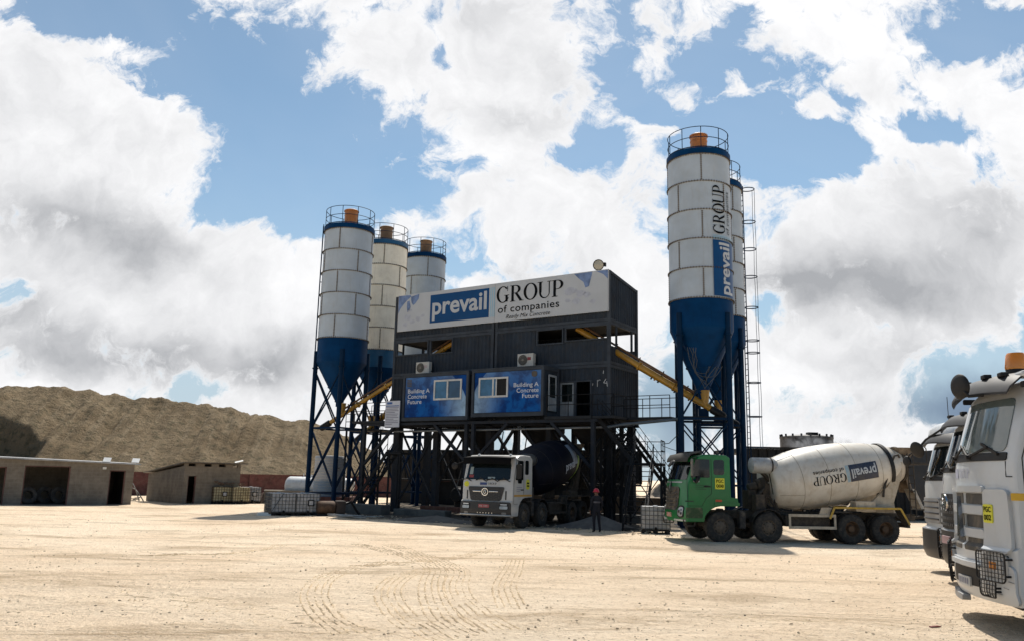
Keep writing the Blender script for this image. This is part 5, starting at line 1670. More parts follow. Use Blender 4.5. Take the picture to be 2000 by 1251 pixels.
conveyor('upper yellow screw conveyor from the front right silo into the end of the plant', (10.05, 41.0, 5.75), pw(-2.2, 2.6, 10.30), .165, inlet=.35)
conveyor('lower yellow screw conveyor from the back right silo to the rear of the plant', (11.9, 45.4, 5.65), pw(-1.5, 5.9, 9.35), .15, inlet=.4)
# loose cables hanging round the right silo cone and across to the stair tower
t = thing('cable_bundle', 'loose grey cables looping round the cone of the front right silo', 'cables', (9.5, 39.6, 6.5))
mb = MB()
for k in range(5):
    a0_ = random.uniform(-1.4, -.6); b0_ = random.uniform(.2, .8)
    mb.path([(a0_ + (b0_ - a0_) * s / 10 + .15 * math.sin(s + k), -.02 * k + .4 * math.sin(s / 10 * 3.1), 2.1 - .9 * s / 10 - (.7 + .2 * k) * math.sin(math.pi * s / 10)) for s in range(11)], .018, 5)
mb.build('cable', mat('cable_grey', (.05, .06, .075), .7), t)
mb = MB(); mb.path([(7.5, 40.9, 3.95), (7.9, 40.9, 4.0), (8.4, 40.8, 4.5)], .02, 5); mb.path([(7.5, 40.9, 3.9), (7.9, 40.9, 3.75), (8.4, 40.8, 3.6)], .015, 5)
tag(mb.build('power_cable', black), 'thin black cable sagging from the stair landing to the right silo leg', 'cable')

# ------------------------------------------------------------------ far right: dark sheds and tank behind the mixer truck
t = thing('storage_bin', 'long dark corrugated bin wall behind the green mixer truck', 'bin', (23, 54, 0), R(3))
mb = MB(); corr(mb, lambda a, o, z: (-8 + a, -o, z), 34, 0, 4.35, .6, .09); mb.box((-8, .1, 4.1), (26, 6, 4.36)); mb.build('bin_wall', bin_m, t)
mb = MB(); mb.bar((-8, -.05, 4.42), (26, -.05, 4.42), .2, .12); mb.build('coping', black, t)
for k in range(9):
    mb = MB(); x = -7.6 + 4.1 * k; mb.bar((x, -.16, 0), (x, -.16, 4.3), .16); mb.build('post', black, t)
dk_tank = mat('tank_dark', (.040, .036, .034), .6, .2, .5, .6, (.20, .19, .19), scale=1.1)
t = thing('storage_tank', 'big dark round tank with dusty sides rising behind the mixer drum', 'tank', (22.3, 62, 0))
mb = MB(); mb.lathe([(1.9, 0), (1.9, 5.45), (1.93, 5.5), (1.93, 5.62), (1.2, 5.75), (0, 5.8)], 40, caps=False); mb.build('shell', dk_tank, t, smooth=30)
mb = MB()
for k in range(18):
    a = 6.2832 * k / 18
    mb = MB(); mb.tube((1.85 * math.cos(a), 1.85 * math.sin(a), 5.6), (1.85 * math.cos(a), 1.85 * math.sin(a), 5.80), .07, 6); mb.build('rim_lug', bin_m, t)
mb = MB(); mb.box((-.35, -1.5, 5.66), (.35, -.9, 5.90)); mb.build('hatch', bin_m, t)
# dust drifting off the tank: thin scattering volume in a lumpy closed cloud
dm = bpy.data.materials.new('drifting_dust'); dm.use_nodes = True
q = NG(dm.node_tree); dm.node_tree.nodes.clear()
pv = q.n('ShaderNodeVolumePrincipled'); pv.inputs['Color'].default_value = (.85, .84, .86, 1)
dtc = q.n('ShaderNodeTexCoord').outputs['Object']
dr_ = q.vec('LENGTH', q.vec('MULTIPLY', dtc, (1 / 1.9, 1 / .7, 1 / .95)))
dn_ = q.noise(dtc, 1.5, 4, .6, .6)
q.link(q.math('MULTIPLY', q.math('MULTIPLY', q.smooth(dr_, 1.0, .1), q.smooth(dn_, .40, .68)), 2.6), pv.inputs['Density'])
o = q.n('ShaderNodeOutputMaterial'); q.link(pv.outputs[0], o.inputs['Volume'])
bm = bmesh.new(); bmesh.ops.create_icosphere(bm, subdivisions=4, radius=1)
for v_ in bm.verts:
    k = 1 + .12 * noise.fractal(v_.co * 1.7, .9, 2, 4)
    v_.co = Vector((v_.co.x * 1.9 * k, v_.co.y * .7 * k, v_.co.z * .95 * k))
me = bpy.data.meshes.new('dust_cloud'); bm.to_mesh(me); bm.free(); me.materials.append(dm)
for loc, lab in (((21.2, 59.0, 4.9), 'pale puff of dust drifting over the left side of the dark round tank'), ((23.7, 59.1, 5.0), 'smaller pale puff of dust at the right side of the dark round tank')):
    ob = bpy.data.objects.new('dust_cloud', me); COL.objects.link(ob); ob.location = loc
    if loc[0] > 22: ob.scale = (.6, 1, .7)
    tag(ob, lab, 'dust', kind='stuff')

# ================================================================== TRUCKS (local frame: x forward with 0 at the nose, y to the truck's left, z up)
tyre_m = mat('tyre', (.020, .019, .018), .85, var=.3, dirt=.7, dcol=(.085, .072, .056), scale=4)
rim_f = mat('rim_dusty', (.12, .098, .075), .75, .2, .3, .6, (.15, .115, .08), scale=6)
rim_r = mat('rim_rusty', (.10, .058, .032), .8, .2, .35, .6, (.13, .095, .062), scale=6)
under_m = mat('chassis_dirty', (.040, .034, .028), .8, .1, .4, .7, (.105, .082, .058), scale=3)
plate_y = mat('plate_yellow', (.62, .60, .03), .4, var=.05)
lamp_g = mat('headlamp_glass', (.36, .37, .38), .12, .2, .25)
amber = mat('amber_lens', (.62, .20, .01), .25, var=.15, coat=.5)
navy = mat('drum_navy', (.004, .005, .012), .55, var=.3, dirt=.12, dcol=(.022, .022, .025), spec=.12)
lime = mat('lime_paint', (.26, .46, .015), .5, var=.4, dirt=.4, dcol=(.09, .08, .06))
drum_m = mat('drum_cream', (.60, .56, .49), .42, var=.10, dirt=.38, dcol=(.36, .27, .17), streak=.25, scol=(.26, .18, .10), scale=.9, coat=.15)
beige_m = mat('frame_beige', (.50, .43, .33), .55, var=.15, dirt=.5, dcol=(.25, .18, .11), scale=2.5)
cake_m = mat('caked_concrete', (.21, .165, .12), .95, var=.4, dirt=.5, dcol=(.12, .075, .045), scale=4, bump=1, bscale=10)
yedge = mat('edge_yellow', (.48, .30, .03), .5, var=.2, dirt=.4, dcol=(.26, .19, .10), scale=4)
seat_m = mat('seat_cloth', (.10, .10, .105), .9, var=.2)
line_m = mat('shut_line', (.010, .010, .011), .8)

def wheel(t, x, y, side, rad=.55, w=.30, kind='front', dual=False):
    mb = MB()
    M_ = Matrix.Translation((x, y, rad)) @ Matrix.Rotation(R(-90) * side, 4, 'X')
    tyre_mesh(mb, rad, w, 36, M=M_)
    n = 40
    for k in range(n):       # tread blocks over the shoulders
        a = 6.28319 * k / n
        for sg in (-1, 1):
            c = M_ @ Vector((rad * 1.0 * math.cos(a), rad * 1.0 * math.sin(a), sg * w * .36)); c2 = M_ @ Vector((rad * .955 * math.cos(a), rad * .955 * math.sin(a), sg * w * .49))
            mb.bar(c, c2, .038, .016)
    if dual:
        tyre_mesh(mb, rad, w, 30, M=Matrix.Translation((x, y - side * (w + .05), rad)) @ Matrix.Rotation(R(-90) * side, 4, 'X'))
    wo = mb.build('wheel', tyre_m, t, smooth=40)
    mb = MB(); r = rad * .525
    if kind == 'front':
        mb.lathe([(r, w * .46), (r * .93, w * .44), (r * .90, w * .28), (r * .82, w * .32), (r * .56, w * .42), (r * .50, w * .46), (r * .30, w * .47), (r * .28, w * .58), (0, w * .60)], 30, M_, caps=False)
        mb.lathe([(r, w * .46), (r, -w * .4)], 30, M_, caps=False)
        rm = mb.build('rim', rim_f, t, smooth=35)
        mb = MB()
        for k in range(10):
            a = 6.28319 * k / 10
            c0_ = M_ @ Vector((r * .74 * math.cos(a), r * .74 * math.sin(a), w * .375)); c1_ = M_ @ Vector((r * .74 * math.cos(a), r * .74 * math.sin(a), w * .30))
            mb.tube(c1_, c0_, .024, 8)
        hn = mb.build('hand_hole', line_m, t); hn.parent = rm
    else:
        mb.lathe([(r, w * .46), (r * .94, w * .44), (r * .88, w * .05), (r * .78, -w * .10), (r * .50, -w * .10), (r * .47, w * .12), (r * .40, w * .30), (r * .2, w * .34), (0, w * .34)], 30, M_, caps=False)
        mb.lathe([(r, w * .46), (r, -w * .4)], 30, M_, caps=False)
        rm = mb.build('rim', rim_r, t, smooth=35)
    rm.parent = wo
    return wo

class Cab:
    """truck cab: side profile swept across the width, nose bowed, edges rounded"""
    W = 1.25
    def __init__(self, t, front, roof, rear, lower, bow, paint):
        self.t, self.front, self.bow = t, front, bow
        self.paint = paint
        prof = [(x, z, 1.0) for z, x in front] + [(x, z, w) for x, z, w in roof] + [(x, z, 0.0) for x, z in rear] + [(x, z, w) for x, z, w in lower]
        cx_ = sum(p[0] for p in prof) / len(prof); cz_ = sum(p[1] for p in prof) / len(prof)
        st = [(-1.0, .05), (-.985, .018), (-.955, .004)] + [(k / 6, 0) for k in range(-5, 6)] + [(.955, .004), (.985, .018), (1.0, .05)]
        mb = MB(); vs = []
        for s, sh in st:
            for x, z, w in prof:
                vs.append((x - bow * s * s * w - (x - cx_) * sh * .55, s * self.W, z - (z - cz_) * sh * .55))
        n = len(prof)
        fs = [(i * n + k, i * n + (k + 1) % n, (i + 1) * n + (k + 1) % n, (i + 1) * n + k) for i in range(len(st) - 1) for k in range(n)]
        fs += [tuple(range(n)), tuple(range((len(st) - 1) * n, len(st) * n))[::-1]]
        mb.add(vs, fs)
        self.body = mb.build('cab', paint, t, smooth=28)
    def xf(self, z):
        f = self.front
        if z <= f[0][0]: return f[0][1]
        for (z0, x0), (z1, x1) in zip(f, f[1:]):
            if z0 <= z <= z1: return x0 + (x1 - x0) * (z - z0) / (z1 - z0)
        return f[-1][1]
    def nose(self, y, z, off):
        s = y / self.W
        n = Vector((1, 2 * self.bow * s / self.W, 0)).normalized()
        return (self.xf(z) - self.bow * s * s + off * n.x, y + off * n.y, z)
    def left(self, x, z, off):
        return (x, self.W + off - .004, z)
    def right(self, x, z, off):
        return (x, -self.W - off + .004, z)
    def on_nose(self, nm, m_, y0, y1, z0, z1, t=.02, r=.05, top=(0, 0), ny=10, par=None):
        mb = MB(); mb.panel(y0, y1, z0, z1, self.nose, t, r, ny, 4, top=top)
        o = mb.build(nm, m_, self.t, smooth=30); o.parent = par or self.t
        return o
    def on_side(self, nm, m_, x0, x1, z0, z1, t=.012, r=.05, top=(0, 0), sides=(1, -1), par=None):
        res = None
        for s in sides:
            mb = MB(); mb.panel(x0, x1, z0, z1, self.left if s > 0 else self.right, t, r, 6, 4, top=top)
            o = mb.build(nm, m_, self.t, smooth=30); o.parent = par or self.t
            res = res or o
        return res
    def plate(self, fn, a0, b0, w, h, lines):
        """yellow fleet-number plate; fn(a, b, off): a runs to the reader's right"""
        mb = MB(); mb.panel(a0, a0 + w, b0, b0 + h, fn, .014, .02); pl = mb.build('number_plate', plate_y, self.t)
        mb = MB(); k = len(lines)
        for i, l in enumerate(lines):
            lw = w * .78; lh = h * .30
            gq = text_geo(l, lw, lh, bold=.02)
            mb.flat(shift(gq, a0 + w * .11, b0 + h * (.58 - .44 * i)), lambda a, b: fn(a, b, .019))
        mb.build('plate_lettering', sgn_blk, self.t, recalc=False).parent = pl
        return pl

def chassis(t, L, z0=.85, z1=1.12, m_=None):
    mb = MB()
    for y in (-.42, .42):
        mb.box((-L, y - .05, z0), (-.9, y + .05, z1))
    for k in range(7):
        x = -1.4 - (L - 1.8) * k / 6
        mb.box((x - .06, -.37, z0 + .05), (x + .06, .37, z1 - .05))
    mb.build('chassis_rails', m_ or under_m, t)
def axle(t, x, rad=.55):
    mb = MB(); mb.tube((x, -1.0, rad), (x, 1.0, rad), .09, 10); mb.lathe([(.0, -.28), (.2, -.2), (.24, 0), (.2, .2), (0, .28)], 14, Matrix.Translation((x, 0, rad))); mb.build('axle', under_m, t)

def drum_frame(A0, tau):
    ax = Vector((-math.cos(tau), 0, math.sin(tau))); nn_ = Vector((math.sin(tau), 0, math.cos(tau))); y_ = Vector((0, 1, 0))
    M_ = Matrix((nn_, y_, ax)).transposed().to_4x4(); M_.translation = Vector(A0)
    return ax, nn_, y_, M_
PROF = [(0, 0.0), (.72, .0), (.82, .03), (.88, .10), (1.00, .52), (1.12, 1.02), (1.185, 1.5), (1.205, 2.05), (1.20, 2.75), (1.165, 3.3), (1.08, 3.95), (.97, 4.5), (.84, 4.98), (.70, 5.45), (.62, 5.60)]
def r_at(s):
    P_ = PROF[3:]
    for (r0, s0), (r1, s1) in zip(P_, P_[1:]):
        if s0 <= s <= s1: return r0 + (r1 - r0) * (s - s0) / (s1 - s0)
    return P_[-1][0]

def mixer_rear(t, A0, tau, dm_, fm_, em_, axles, dirty, letter, wt_m):
    """drum, water tank, pedestals, hopper, chute, mudguards, guard rails shared by both mixer trucks"""
    ax, nn_, y_, M_ = drum_frame(A0, tau)
    A0 = Vector(A0)
    mb = MB(); mb.lathe(PROF, 56, M_, caps=False)
    drum = mb.build('drum', dm_, t, smooth=50)
    mb = MB()
    for s in (1.02, 2.05, 3.2, 4.35):
        r = r_at(s); mb.lathe([(r + .001, s - .008), (r + .006, s - .005), (r + .006, s + .005), (r + .001, s + .008)], 56, M_, caps=False)
    for ph in (62, 152, 242, 332):
        a = R(ph)
        pts = [A0 + ax * s + (y_ * math.cos(a) + nn_ * math.sin(a)) * (r_at(s) + .003) for s in (.12, .52, 1.02)]
        mb.path(pts, .006, 4)
    mb.build('weld_seam', mat('seam_tan', (.26, .215, .155), .8, var=.3) if dm_ is drum_m else dirty, t).parent = drum
    mb = MB(); r = r_at(4.86); mb.lathe([(r - .03, 4.79), (r + .07, 4.79), (r + .06, 4.93), (r - .05, 4.93)], 56, M_, caps=False); mb.build('roller_track', black, t, smooth=30).parent = drum
    mb = MB(); mb.lathe([(.64, 5.54), (.70, 5.54), (.70, 5.64), (.60, 5.64), (.54, 5.4)], 40, M_, caps=False); mb.build('drum_mouth', dirty, t, smooth=30).parent = drum
    def dfn(s0, phi0, flip, k=1):
        def f(a, b):
            s = s0 - a if flip else s0 + a
            r = r_at(s) + .008 + .006 * k
            ph = phi0 + (-b if flip else b) / r_at(s)
            p = A0 + ax * s + (y_ * math.cos(ph) + nn_ * math.sin(ph)) * r
            return p
        return f
    letter(drum, dfn)
    # pedestals
    fz = A0 + ax * -.05
    mb = MB()
    for sg in (-1, 1):
        mb.bar((A0.x + .35, sg * .42, 1.1), (A0.x + .12, sg * .22, A0.z - .25), .14, .16); mb.bar((A0.x - .25, sg * .5, 1.1), (A0.x + .08, sg * .25, A0.z - .35), .10)
    mb.box((A0.x + .02, -.35, A0.z - .5), (A0.x + .30, .35, A0.z + .05))
    mb.build('front_pedestal', dirty, t)
    mb = MB(); mb.lathe([(0, -.42), (.24, -.40), (.30, -.2), (.30, -.06), (.22, -.005)], 20, M_, caps=False); mb.lathe([(.12, -.75), (.16, -.7), (.16, -.42)], 14, M_); mb.build('gearbox', dirty, t, smooth=40)
    mb = MB()
    for k in range(6):
        y = -.5 + .22 * k
        mb.path([(A0.x + .45, y, 1.15), (A0.x + .55, y + .1, 1.6 + .1 * (k % 3)), (A0.x + .25, y * .7, 2.0), (A0.x + .3, y * .5, 2.3)], .035, 6)
    mb.box((A0.x + .45, .45, 1.12), (A0.x + .80, .85, 1.75)); mb.box((A0.x + .55, -.3, 1.2), (A0.x + .85, .3, 1.9))
    mb.build('pump_and_hoses', under_m, t)
    # water tank across the front
    wx = A0.x + .34
    mb = MB()
    rr = .30
    prof = [(0, -.48), (rr * .75, -.47), (rr * .96, -.44), (rr, -.38), (rr, .32), (rr * .92, .46), (rr * .6, .57), (0, .60)]
    mb.lathe(prof, 28, Matrix.Translation((wx, .45, A0.z + .72)) @ Matrix.Rotation(R(-90), 4, 'Y') @ Matrix.Rotation(R(0), 4, 'X'), caps=False)
    wt_ = mb.build('water_tank', wt_m, t, smooth=45)
    mb = MB(); mb.lathe([(rr + .004, -.02), (rr + .02, -.02), (rr + .02, .03), (rr + .004, .03)], 28, Matrix.Translation((wx - .30, .45, A0.z + .72)) @ Matrix.Rotation(R(-90), 4, 'Y'), caps=False); mb.build('strap', dirty, t).parent = wt_
    mb = MB(); mb.bar((wx, .45, A0.z + .45), (wx - .55, .2, A0.z + .0), .12); mb.bar((wx - .3, .5, A0.z + .42), (wx - .55, .45, 1.15), .08); mb.build('tank_bracket', dirty, t)
    # rear frame: two leaning plates with rollers
    rx = A0.x - math.cos(tau) * 4.86; rz = A0.z + math.sin(tau) * 4.86; rr = r_at(4.86)
    for sg in (-1, 1):
        mb = MB()
        poly = [(rx + 1.25, 1.16), (rx + .90, 1.50), (rx + .15, rz - rr + .12), (rx - .22, rz - .10), (rx - .36, rz + .22), (rx - .52, rz + .18), (rx - .46, rz - .30), (rx - .22, 2.0), (rx - .05, 1.55), (rx - .10, 1.16)]
        mb.prism(poly, lambda a, b, c: (a, sg * .66 + c, b), -.07, .07); mb.build('rear_frame', fm_, t)
        mb = MB(); mb.tube((rx + .05, sg * .50, rz - rr * .92), (rx - .12, sg * .50, rz - rr * .90), .14, 16); mb.build('roller', black, t)
        mb = MB(); mb.path([(rx + .42, sg * .80, 1.75), (rx + .38, sg * .82, 2.1), (rx - .05, sg * .82, rz + .25), (rx - .12, sg * .82, rz + .42), (rx - .28, sg * .82, rz + .46), (rx - .36, sg * .8, rz + .36)], .045, 7); mb.build('grab_rail', dirty, t, smooth=50)
    mb = MB(); mb.box((rx + .95, .70, 1.20), (rx + 1.75, 1.12, 1.58)); mb.build('tool_box', fm_, t, bevel=.02)
    mb = MB()
    # charging hopper over the drum mouth, discharge chute below
    hx, hz = rx - .78, rz + .42
    mb.lathe([(.30, -.42), (.36, -.2), (.58, .28), (.60, .34), (.55, .34), (.32, -.15)], 20, Matrix.Translation((hx, 0, hz)) @ Matrix.Scale(1.25, 4, (0, 1, 0)), caps=False)
    mb.build('charging_hopper', cake_m, t, smooth=30)
    mb = MB()
    def ch(a, b):
        p = Vector((hx + .05 - .30 * a, 0, hz - .30 - 1.10 * a)); ang = math.pi * (b - .5) * 1.1
        return p + Vector((-.32 * math.cos(ang) * .8, .36 * math.sin(ang), .0))
    mb.grid(ch, [k / 6 for k in range(7)], [k / 8 for k in range(9)]); mb.build('collector_chute', cake_m, t, smooth=60)
    mb = MB()
    def c2(a, b):
        p = Vector((hx - .20 - .10 * a, .25 + .35 * a, hz - 1.25 - .75 * a)); ang = math.pi * (b - .5)
        return p + Vector((-.26 * math.cos(ang), .28 * math.sin(ang), 0))
    mb.grid(c2, [k / 5 for k in range(6)], [k / 8 for k in range(9)]); mb.build('discharge_chute', fm_, t, smooth=60)
    mb = MB()
    for y in (.62, .98):
        mb.tube((hx - .02, y, 1.0), (hx - .02, y, hz + .30), .022, 6)
    for k in range(7):
        mb.tube((hx - .02, .62, 1.1 + .30 * k), (hx - .02, .98, 1.1 + .30 * k), .018, 6)
    mb.path([(hx - .02, .98, hz + .3), (hx - .1, .98, hz + .42), (hx - .5, .98, hz + .42), (hx - .6, .98, hz + .3), (hx - .6, .98, hz - .25), (hx - .02, .98, hz - .25)], .022, 6)
    mb.build('ladder', dirty, t)
    mb = MB(); mb.box((hx - .65, -.9, hz - .32), (hx + .1, 1.0, hz - .28)); mb.build('work_step', dirty, t)
    # rear mudguards with coloured edge
    xa, xb = axles[2] + .72, axles[3] - .72
    for sg in (-1, 1):
        mb = MB()
        pts = [(xa + .18, .92), (xa - .02, 1.33), (xb + .12, 1.33), (xb - .22, .74)]
        for p, q_ in zip(pts, pts[1:]):
            mb.add([(p[0], sg * .80, p[1]), (q_[0], sg * .80, q_[1]), (q_[0], sg * 1.25, q_[1]), (p[0], sg * 1.25, p[1]), (p[0], sg * .80, p[1] + .025), (q_[0], sg * .80, q_[1] + .025), (q_[0], sg * 1.25, q_[1] + .025), (p[0], sg * 1.25, p[1] + .025)],
                   [(0, 3, 2, 1), (4, 5, 6, 7), (0, 1, 5, 4), (1, 2, 6, 5), (2, 3, 7, 6), (3, 0, 4, 7)])
        mg = mb.build('mudguard', dirty, t)
        mb = MB()
        for p, q_ in zip(pts, pts[1:]):
            mb.bar((p[0], sg * 1.262, p[1]), (q_[0], sg * 1.262, q_[1]), .02, .075)
        mb.build('coloured_edge', em_, t).parent = mg
        mb = MB(); mb.prism([(xa + .55, .98), (xa + .02, 1.0), (xa - .02, 1.32), (xa + .42, 1.32)], lambda a, b, c: (a, sg * 1.1 + c, b), -.02, .02); mb.build('gusset', fm_, t).parent = mg
        # side guard
        g0, g1 = axles[1] - .80, axles[2] + .62
        mb = MB()
        for z, h_ in ((1.02, .10), (.58, .10)):
            mb.box((g1, sg * 1.18 - .02, z - h_ / 2), (g0, sg * 1.18 + .02, z + h_ / 2))
        for x in (g0 - .04, g1 + .04):
            mb.box((x - .04, sg * 1.18 - .018, .63), (x + .04, sg * 1.18 + .018, .97))
        mb.build('side_guard', fm_, t)
    mb = MB(); mb.box((axles[2] + .75, .55, .6), (axles[1] - .75, 1.0, 1.05)); mb.build('fuel_tank', dirty, t, bevel=.06)
    mb = MB(); mb.box((axles[2] + .9, -1.0, .6), (axles[1] - .75, -.55, 1.05)); mb.build('battery_box', dirty, t, bevel=.06)
    mb = MB(); mb.box((axles[3] - 1.05, -1.1, .62), (axles[3] - .95, 1.1, .80)); mb.bar((axles[3] - 1.0, .8, .8), (axles[3] - .9, .45, 1.0), .08); mb.bar((axles[3] - 1.0, -.8, .8), (axles[3] - .9, -.45, 1.0), .08); mb.build('rear_bumper', under_m, t)
    for sg in (-1, 1):     # front axle mudguards
        mb = MB()
        for k in range(8):
            a0_, a1_ = R(15 + 150 * k / 8), R(15 + 150 * (k + 1) / 8)
            c = axles[1]
            p, q_ = (c + .66 * math.cos(a0_), .55 + .66 * math.sin(a0_)), (c + .66 * math.cos(a1_), .55 + .66 * math.sin(a1_))
            mb.add([(p[0], sg * .85, p[1]), (q_[0], sg * .85, q_[1]), (q_[0], sg * 1.22, q_[1]), (p[0], sg * 1.22, p[1]), (p[0] , sg * .85, p[1] + .03), (q_[0], sg * .85, q_[1] + .03), (q_[0], sg * 1.22, q_[1] + .03), (p[0], sg * 1.22, p[1] + .03)],
                   [(0, 3, 2, 1), (4, 5, 6, 7), (1, 2, 6, 5), (0, 1, 5, 4), (2, 3, 7, 6), (3, 0, 4, 7)])
        mb.build('mudguard', black, t)
    for y in (.9, -1.2):
        mb = MB(); mb.box((axles[0] - .98, y, .5), (axles[0] - .74, y + .3, 1.15)); mb.build('mud_flap', rubber, t, bevel=.05)

def wheels8(t, axles, rad=.55):
    for i, x in enumerate(axles):
        for sg in (1, -1):
            wheel(t, x, sg * 1.07, sg, rad, .30, 'front' if i < 2 else 'rear', i >= 2)
        axle(t, x, rad)

def wiper(t, cab_, y0, z0, ang, L=.62):
    p = Vector(cab_.nose(y0, z0, .035)); y1, z1 = y0 + L * math.cos(ang), z0 + L * math.sin(ang)
    q_ = Vector(cab_.nose(y1, z1, .05))
    mb = MB(); mb.bar(p, q_, .025); mb.tube(p - Vector((.03, 0, 0)), p + Vector((.03, 0, 0)), .035, 8)
    b0_ = Vector(cab_.nose(y1 - .30 * math.sin(ang + .5), z1 + .30 * math.cos(ang + .5) * .2, .03)); b1_ = Vector(cab_.nose(y1 + .32 * math.sin(ang + .5), z1 - .1, .03))
    mb.bar(b0_, b1_, .02, .035)
    mb.build('wiper', black, t)

def mirror(t, root_, mid, disc, nrm, r=.16, round_=True, face=None):
    mb = MB(); mb.path([root_, mid, disc], .022, 6); arm = mb.build('mirror_arm', black, t, smooth=60)
    n_ = Vector(nrm).normalized(); mb = MB()
    M_ = Matrix.Translation(disc) @ n_.to_track_quat('Z', 'Y').to_matrix().to_4x4()
    mb.lathe([(0, .035), (r * .6, .032), (r * .93, .018), (r, 0), (r * .95, -.015), (0, -.02)], 24, M_, caps=False)
    h = mb.build('mirror_shell', black, t, smooth=50); h.parent = arm
    mb = MB(); mb.lathe([(0, -.030), (r * .88, -.024)], 24, M_, caps=False); mb.build('mirror_glass', mat('mirror_silver', (.55, .58, .62), .05, 1.0, .05), t).parent = arm
    return arm

# ------------------------------------------------------------------ green-cab mixer truck, side on
green = mat('cab_green', (.003, .150, .034), .35, var=.16, dirt=.10, dcol=(.05, .11, .035), streak=.12, scol=(.02, .06, .02), coat=.15, scale=1.2)
GH = math.pi + .13
t = thing('mixer_truck', 'green-cab concrete mixer truck with cream lettered drum, seen from its side', 'mixer truck', (6.20, 31.95, 0), GH)
AX = (-1.50, -3.36, -6.65, -8.02)
front = [(.72, .02), (.95, .06), (1.10, .05), (1.24, .0), (2.05, -.05), (2.20, -.10), (2.95, -.36)]
lower = [(-1.51, 1.30, 0)] + [(-1.50 + .74 * math.cos(R(a)), .56 + .74 * math.sin(R(a)), .2) for a in (70, 55, 40, 28)] + [(-.76, .72, .4)]
c = Cab(t, front, [(-.48, 3.10, .9), (-.75, 3.17, .6), (-1.2, 3.19, .2), (-1.75, 3.17, 0)], [(-1.90, 3.08), (-1.92, 1.62), (-2.18, 1.60), (-2.22, 1.30)], lower, .22, green)
c.on_nose('windscreen', glass, -1.08, 1.08, 2.24, 2.90, .012, .08, (.06, .06))
c.on_side('side_window', glass, -1.10, -.36, 2.33, 2.99, .010, .04, (0, .20))
c.on_side('quarter_window', glass, -1.66, -1.25, 2.44, 2.99, .010, .08)
for sg in (1, -1):       # door shut lines
    mb = MB(); y = sg * 1.25
    for p, q_ in (((-.24, 1.30), (-.22, 2.28)), ((-.22, 2.28), (-.47, 2.99)), ((-1.16, 1.75), (-1.16, 2.99)), ((-.24, 1.30), (-.78, 1.30)), ((-.78, 1.30), (-.95, 1.58)), ((-.95, 1.58), (-1.16, 1.75)), ((-.47, 2.99), (-1.16, 2.99))):
        mb.bar((p[0], y, p[1]), (q_[0], y, q_[1]), .012, .016, up=(0, 1, 0))
    mb.build('shut_line', line_m, t)
c.on_side('door_handle', black, -1.12, -.86, 1.98, 2.03, .03, .02)
c.on_side('step_panel', mat('step_dark_green', (.012, .055, .012), .5, dirt=.4), -.80, -.16, .86, 1.24, .012, .04)
mb = MB()
for sg in (1, -1):
    for p, q_ in (((-.55, .80), (-.50, .58)), ((-.50, .58), (-.12, .58)), ((-.12, .58), (-.08, .80))):
        mb.bar((p[0], sg * 1.18, p[1]), (q_[0], sg * 1.18, q_[1]), .035)
mb.build('step', under_m, t)
grl = c.on_nose('grille', mat('grille_dark', (.035, .034, .03), .5, var=.3, dirt=.5), -.66, .66, 1.12, 1.98, .03, .14, (-.10, -.10))
mb = MB()
for k in range(5):
    z = 1.24 + .145 * k
    pts = [c.nose(y, z + .06 * (abs(y) / .62) ** 3, .05) for y in [-.6 + 1.2 * i / 10 for i in range(11)]]
    mb.path(pts, .016, 5)
mb.build('grille_slat', mat('grille_bronze', (.07, .065, .05), .5, .3, dirt=.3), t).parent = grl
mb = MB()   # tall pointed emblem over the grille
mb.prism([(-.10, 1.76), (.10, 1.76), (.055, 2.0), (0, 2.18), (-.055, 2.0)], lambda a, b, k: c.nose(a, b, .035 + k), 0, .04); mb.build('emblem', mat('emblem_steel', (.14, .15, .13), .3, .8), t)
for sg in (1, -1):
    y0, y1 = (.72, 1.14) if sg > 0 else (-1.14, -.72)
    h = c.on_nose('headlight', black, y0, y1, .86, 1.30, .02, .14, (0, .05) if sg > 0 else (.05, 0))
    c.on_nose('lamp_glass', lamp_g, y0 + .05, y1 - .05, .91, 1.25, .035, .12, par=h)
    mb = MB()
    for dy, dz, rr in ((.13, .22, .07), (.27, .15, .06), (.26, .28, .04)):
        p = Vector(c.nose(y0 + dy, .86 + dz, .042)); mb.lathe([(0, .012), (rr * .7, .01), (rr, 0)], 14, Matrix.Translation(p) @ Matrix.Rotation(R(90), 4, 'Y'), caps=False)
    mb.build('lamp_bowl', mat('lamp_dark', (.05, .05, .055), .15, .4), t).parent = h
c.on_nose('bumper_strip', mat('strip_white', (.50, .50, .47), .4, var=.1), .45, 1.2, .74, .80, .03, .02)
c.on_nose('bumper_strip', mat('strip_white', (.5, .5, .47)), -1.2, -.45, .74, .80, .03, .02)
c.on_nose('licence_plate', mat('plate_pinkish', (.42, .24, .20), .5, var=.4, scale=9), -.24, .24, .86, 1.02, .03, .02)
c.on_nose('chrome_strip', mat('strip_grey', (.36, .37, .36), .35, .4), -.86, .86, 2.12, 2.17, .02, .02)
mb = MB()
def vis(y, k, o=0):
    s = y / 1.25
    x = (-.10, -.12, -.24, -.60)[k] - .18 * s * s; z = (2.90, 3.00, 3.16, 3.24)[k]
    return (x, y, z + o)
ysv = [-1.2 + .2 * i for i in range(13)]
mb.grid(lambda y, k: vis(y, int(k)), ysv, [0, 1, 2, 3]); mb.grid(lambda y, k: vis(y, int(k), .03), ysv, [0, 1, 2, 3])
mb.add([vis(y, 0, o) for y in ysv for o in (0, .03)], [(2 * i, 2 * i + 1, 2 * i + 3, 2 * i + 2) for i in range(12)])
mb.add([vis(ysv[-1], k, o) for k in range(4) for o in (0, .03)], [(2 * i, 2 * i + 1, 2 * i + 3, 2 * i + 2) for i in range(3)])
